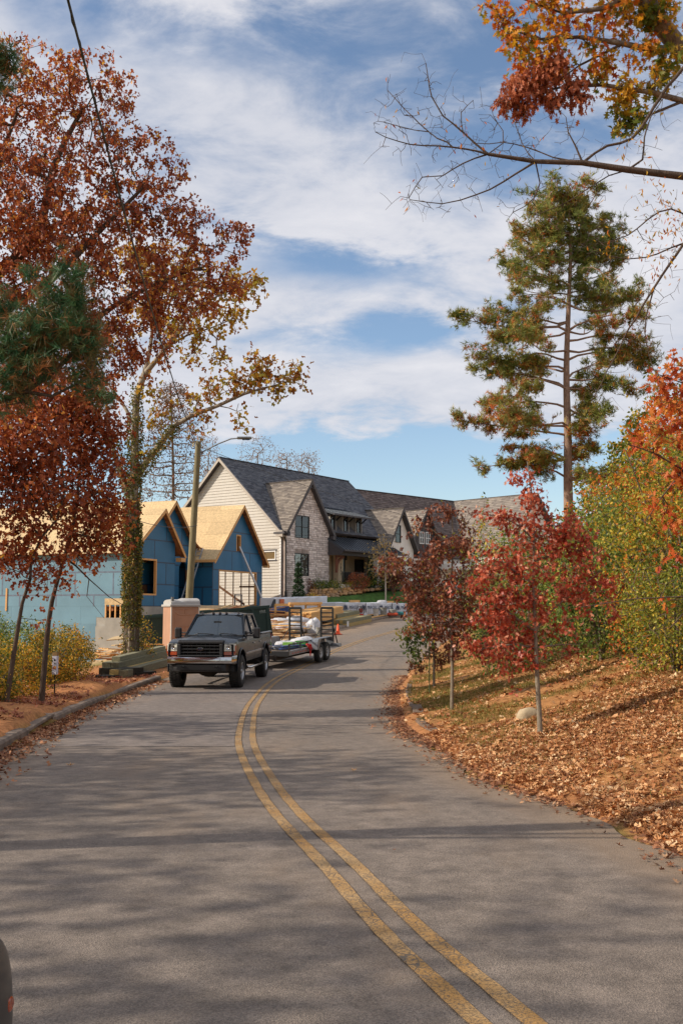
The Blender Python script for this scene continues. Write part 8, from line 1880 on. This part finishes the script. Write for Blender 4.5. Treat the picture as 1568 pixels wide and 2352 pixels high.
# ---------------- fallen leaves and grass ----------------
LM_FALL = leaf_mat('fallen_leaf', [(0, (104, 62, 36)), (.3, (160, 100, 58)), (.55, (194, 138, 88)), (.8, (222, 176, 126)), (1, (236, 204, 160))], .12, .9, .22, .6)
LM_FALLR = leaf_mat('fallen_leaf_red', [(0, (98, 56, 42)), (.4, (146, 86, 62)), (.8, (180, 120, 90)), (1, (206, 156, 122))], .12, .9, .2, .7)
LM_GUT = leaf_mat('gutter_leaf', [(0, (92, 56, 40)), (.4, (138, 88, 60)), (.8, (176, 126, 90)), (1, (206, 164, 124))], .12, .9, .3, .7)
def litter(name, X, Y, size, mt, seed, curl=1.0, tm=T_OAK, lift=.012, zf=None):
    r2 = np.random.default_rng(seed); n = len(X); Z = (g(X, Y) if zf is None else zf(X, Y)) + r2.uniform(0.004, lift*3, n)
    d = r2.normal(size=(n, 3)); d[:, 2] *= .30*curl; Rm = rotmats(d, r2)
    # lay most leaves flat: normal near vertical
    y = d/np.linalg.norm(d, axis=1, keepdims=True); up = np.tile([0, 0, 1.], (n, 1))+r2.normal(size=(n, 3))*.38*curl; x = np.cross(y, up); x /= np.linalg.norm(x, axis=1, keepdims=True); z = np.cross(x, y); Rm = np.stack([x, y, z], -1)
    TV, TF = tm; TV = TV.copy(); TV[:, 1] -= .45; sz = size*r2.uniform(.6, 1.3, n); cl = r2.uniform(-.2, 1.3, n)
    L = TV[None]*np.ones((n, 1, 1)); L[:, :, 2] = L[:, :, 2]*.5 + cl[:, None]*(TV[None, :, 0]**2*1.6+.5*TV[None, :, 1]**2)
    V = np.einsum('nij,nkj->nki', Rm, L)*sz[:, None, None]+np.stack([X, Y, Z], -1)[:, None, :]
    F = TF[None]+(np.arange(n)*len(TV))[:, None, None]
    me = fast_mesh(name, V.reshape(-1, 3), F.reshape(-1, 3), mt, np.repeat(np.clip(r2.normal(.5, .25, n), 0, 1), len(TV)))
    o = finish(bpy.data.objects.new(name, me)); o['kind'] = 'stuff'; return o
def bank_points(n, y0, y1, dmax, seed, p=1.6, thin=None):
    r2 = np.random.default_rng(seed); Y = y0+(y1-y0)*r2.random(n)**p; D = .12+dmax*r2.random(n); X = XR(Y)+D; k = X < Y*.40+1.2
    X, Y, D = X[k], Y[k], D[k]; m = fbm(X*.9, Y*.9, 41); keep = r2.random(len(X)) < np.clip((m-.34)*5, .16, 1)
    if thin is not None: keep &= r2.random(len(X)) < thin(X, Y, D)
    return X[keep], Y[keep]
X, Y = bank_points(30000, 4.6, 15.5, 4.2, 1, 1.15); tag(litter('fallen_leaves', X, Y, .07, LM_FALL, 2), 'whole oak leaves lying on top of the near right bank', 'leaves', kind='stuff')
X, Y = bank_points(62000, 4.6, 15.5, 4.2, 17, 1.1); tag(litter('fallen_leaves', X, Y, .048, LM_FALL, 18, tm=T_STAR2), 'matted small broken brown leaves covering the near right bank', 'leaves', kind='stuff')
X, Y = bank_points(30000, 13, 34, 8, 3, 1.3, lambda X, Y, D: np.where((D < 3.0) & (Y > 15.5), .22, .85)); tag(litter('fallen_leaves', X, Y, .085, LM_FALL, 4, tm=T_STAR2), 'thinner leaf litter over the grassy right bank behind the saplings', 'leaves', kind='stuff')
def gutter(n, y0, y1, f, side, w, seed):
    r2 = np.random.default_rng(seed); Y = r2.uniform(y0, y1, n); d = np.abs(r2.normal(size=n))*w; X = f(Y)+side*d; m = vnoise(Y*1.7, Y*0, 3); k = r2.random(n) < .35+.65*m; return X[k], Y[k]
zroad = lambda X, Y: zr(Y)+.006
X, Y = gutter(4600, 14.0, 33, XR, -1, .20, 5); X2, Y2_ = gutter(1500, 5.2, 15, XR, -1, .17, 6)
tag(litter('gutter_leaves', np.concatenate([X+.14, X2+.16]), np.concatenate([Y, Y2_]), .06, LM_GUT, 7, tm=T_OAK, curl=.8, lift=.004, zf=zroad), 'brown leaves gathered along the right road edge', 'leaves', kind='stuff')
X, Y = gutter(4200, 9.5, 31, XL, 1, .24, 8)
tag(litter('gutter_leaves', X+.02, Y, .068, LM_GUT, 9, tm=T_STAR2, lift=.006, zf=zroad), 'brown leaves gathered in the gutter of the left kerb', 'leaves', kind='stuff')
r2 = np.random.default_rng(14); n = 8500; Y = r2.uniform(9, 33, n); D = .2+4.2*r2.random(n)**1.2; X = XL(Y)-D; k = r2.random(n) < np.clip((fbm(X*.8, Y*.8, 51)-.36)*5, .06, 1); X, Y = X[k], Y[k]
tag(litter('fallen_leaves', X, Y, .08, LM_FALLR, 15, tm=T_STAR2), 'scattered dry leaves on the soil verge left of the kerb', 'leaves', kind='stuff')
# single leaves and scraps lying on the asphalt
for i, (px, py, sz, lb) in enumerate([(162, 1760, .10, 'single curled brown leaf on the left lane near the kerb inlet'), (812, 1772, .09, 'single tan leaf on the right lane right of the yellow lines'), (1090, 1791, .05, 'small yellow leaf on the road at the leafy edge'), (935, 1672, .1, 'dark leaf clump on the road near the right drain'), (673, 1582, .08, 'small dark leaf on the road right of the centre line'), (893, 1672, .08, 'lone leaf on the right lane left of the drain'), (905, 1955, .03, 'tiny pale scrap on the asphalt in the middle of the right lane'), (830, 1561, .1, 'lone leaf on the far right lane left of the maroon leaves'), (845, 1562, .06, 'small leaf on the far right lane')]):
    q = on_road(px, py); r3 = np.random.default_rng(60+i); L = T_OAK[0].copy(); L[:, 1] -= .45; L[:, 2] = L[:, 0]**2*1.8+L[:, 1]**2*.8+.02; a = r3.uniform(0, 6); c, s_ = math.cos(a), math.sin(a)
    V = np.stack([(L[:, 0]*c-L[:, 1]*s_)*sz, (L[:, 0]*s_+L[:, 1]*c)*sz, L[:, 2]*sz+.003], -1); o = finish(bpy.data.objects.new('fallen_leaf', fast_mesh('fallen_leaf', V, T_OAK[1], LM_FALL, np.full(len(V), .75 if i < 3 else .2)))); o.location = (q.x, q.y, float(zr(q.y))+.006); tag(o, lb, 'leaf')
q = P(262, 1574, 30.0); simple('litter_scrap', lambda m: m.box((-.12, -.06, 0), (.12, .05, .02)), M_SACK, 'scrap of white litter in the left gutter before the pickup', 'litter', (float(XL(29.5))+.2, 29.5, float(zr(29.5))+.01), .4)
# grass tufts on the right bank and left verge
LM_GRASS = leaf_mat('verge_grass', [(0, (84, 84, 34)), (.5, (118, 112, 48)), (.8, (150, 128, 66)), (1, (176, 144, 84))], .3, .8, .4, .7)
T_BLADE = (np.array([(-.05, 0, 0), (.05, 0, 0), (.02, .6, .06), (0, 1, .22)]), np.array([(0, 1, 2), (0, 2, 3)]))
r2 = np.random.default_rng(77); n = 62000; Y = 8+24*r2.random(n)**.9; D = .35+3.6*r2.random(n); X = XR(Y)+D; k = (X < Y*.40+1) & (r2.random(n) < np.clip((fbm(X*1.3, Y*1.3, 21)-.33)*5, 0, 1)*np.clip((Y-9)/6, .12, 1)); X, Y = X[k], Y[k]
d = r2.normal(size=(len(X), 3))*.45; d[:, 2] = 1
tag(obj('verge_grass', leaves_mesh('verge_grass', np.stack([X, Y, g(X, Y)-.01], -1), .075*r2.uniform(.5, 1.4, len(X)), d, T_BLADE, LM_GRASS, r2), None), 'short olive grass on the right bank round the saplings', 'grass', kind='stuff')
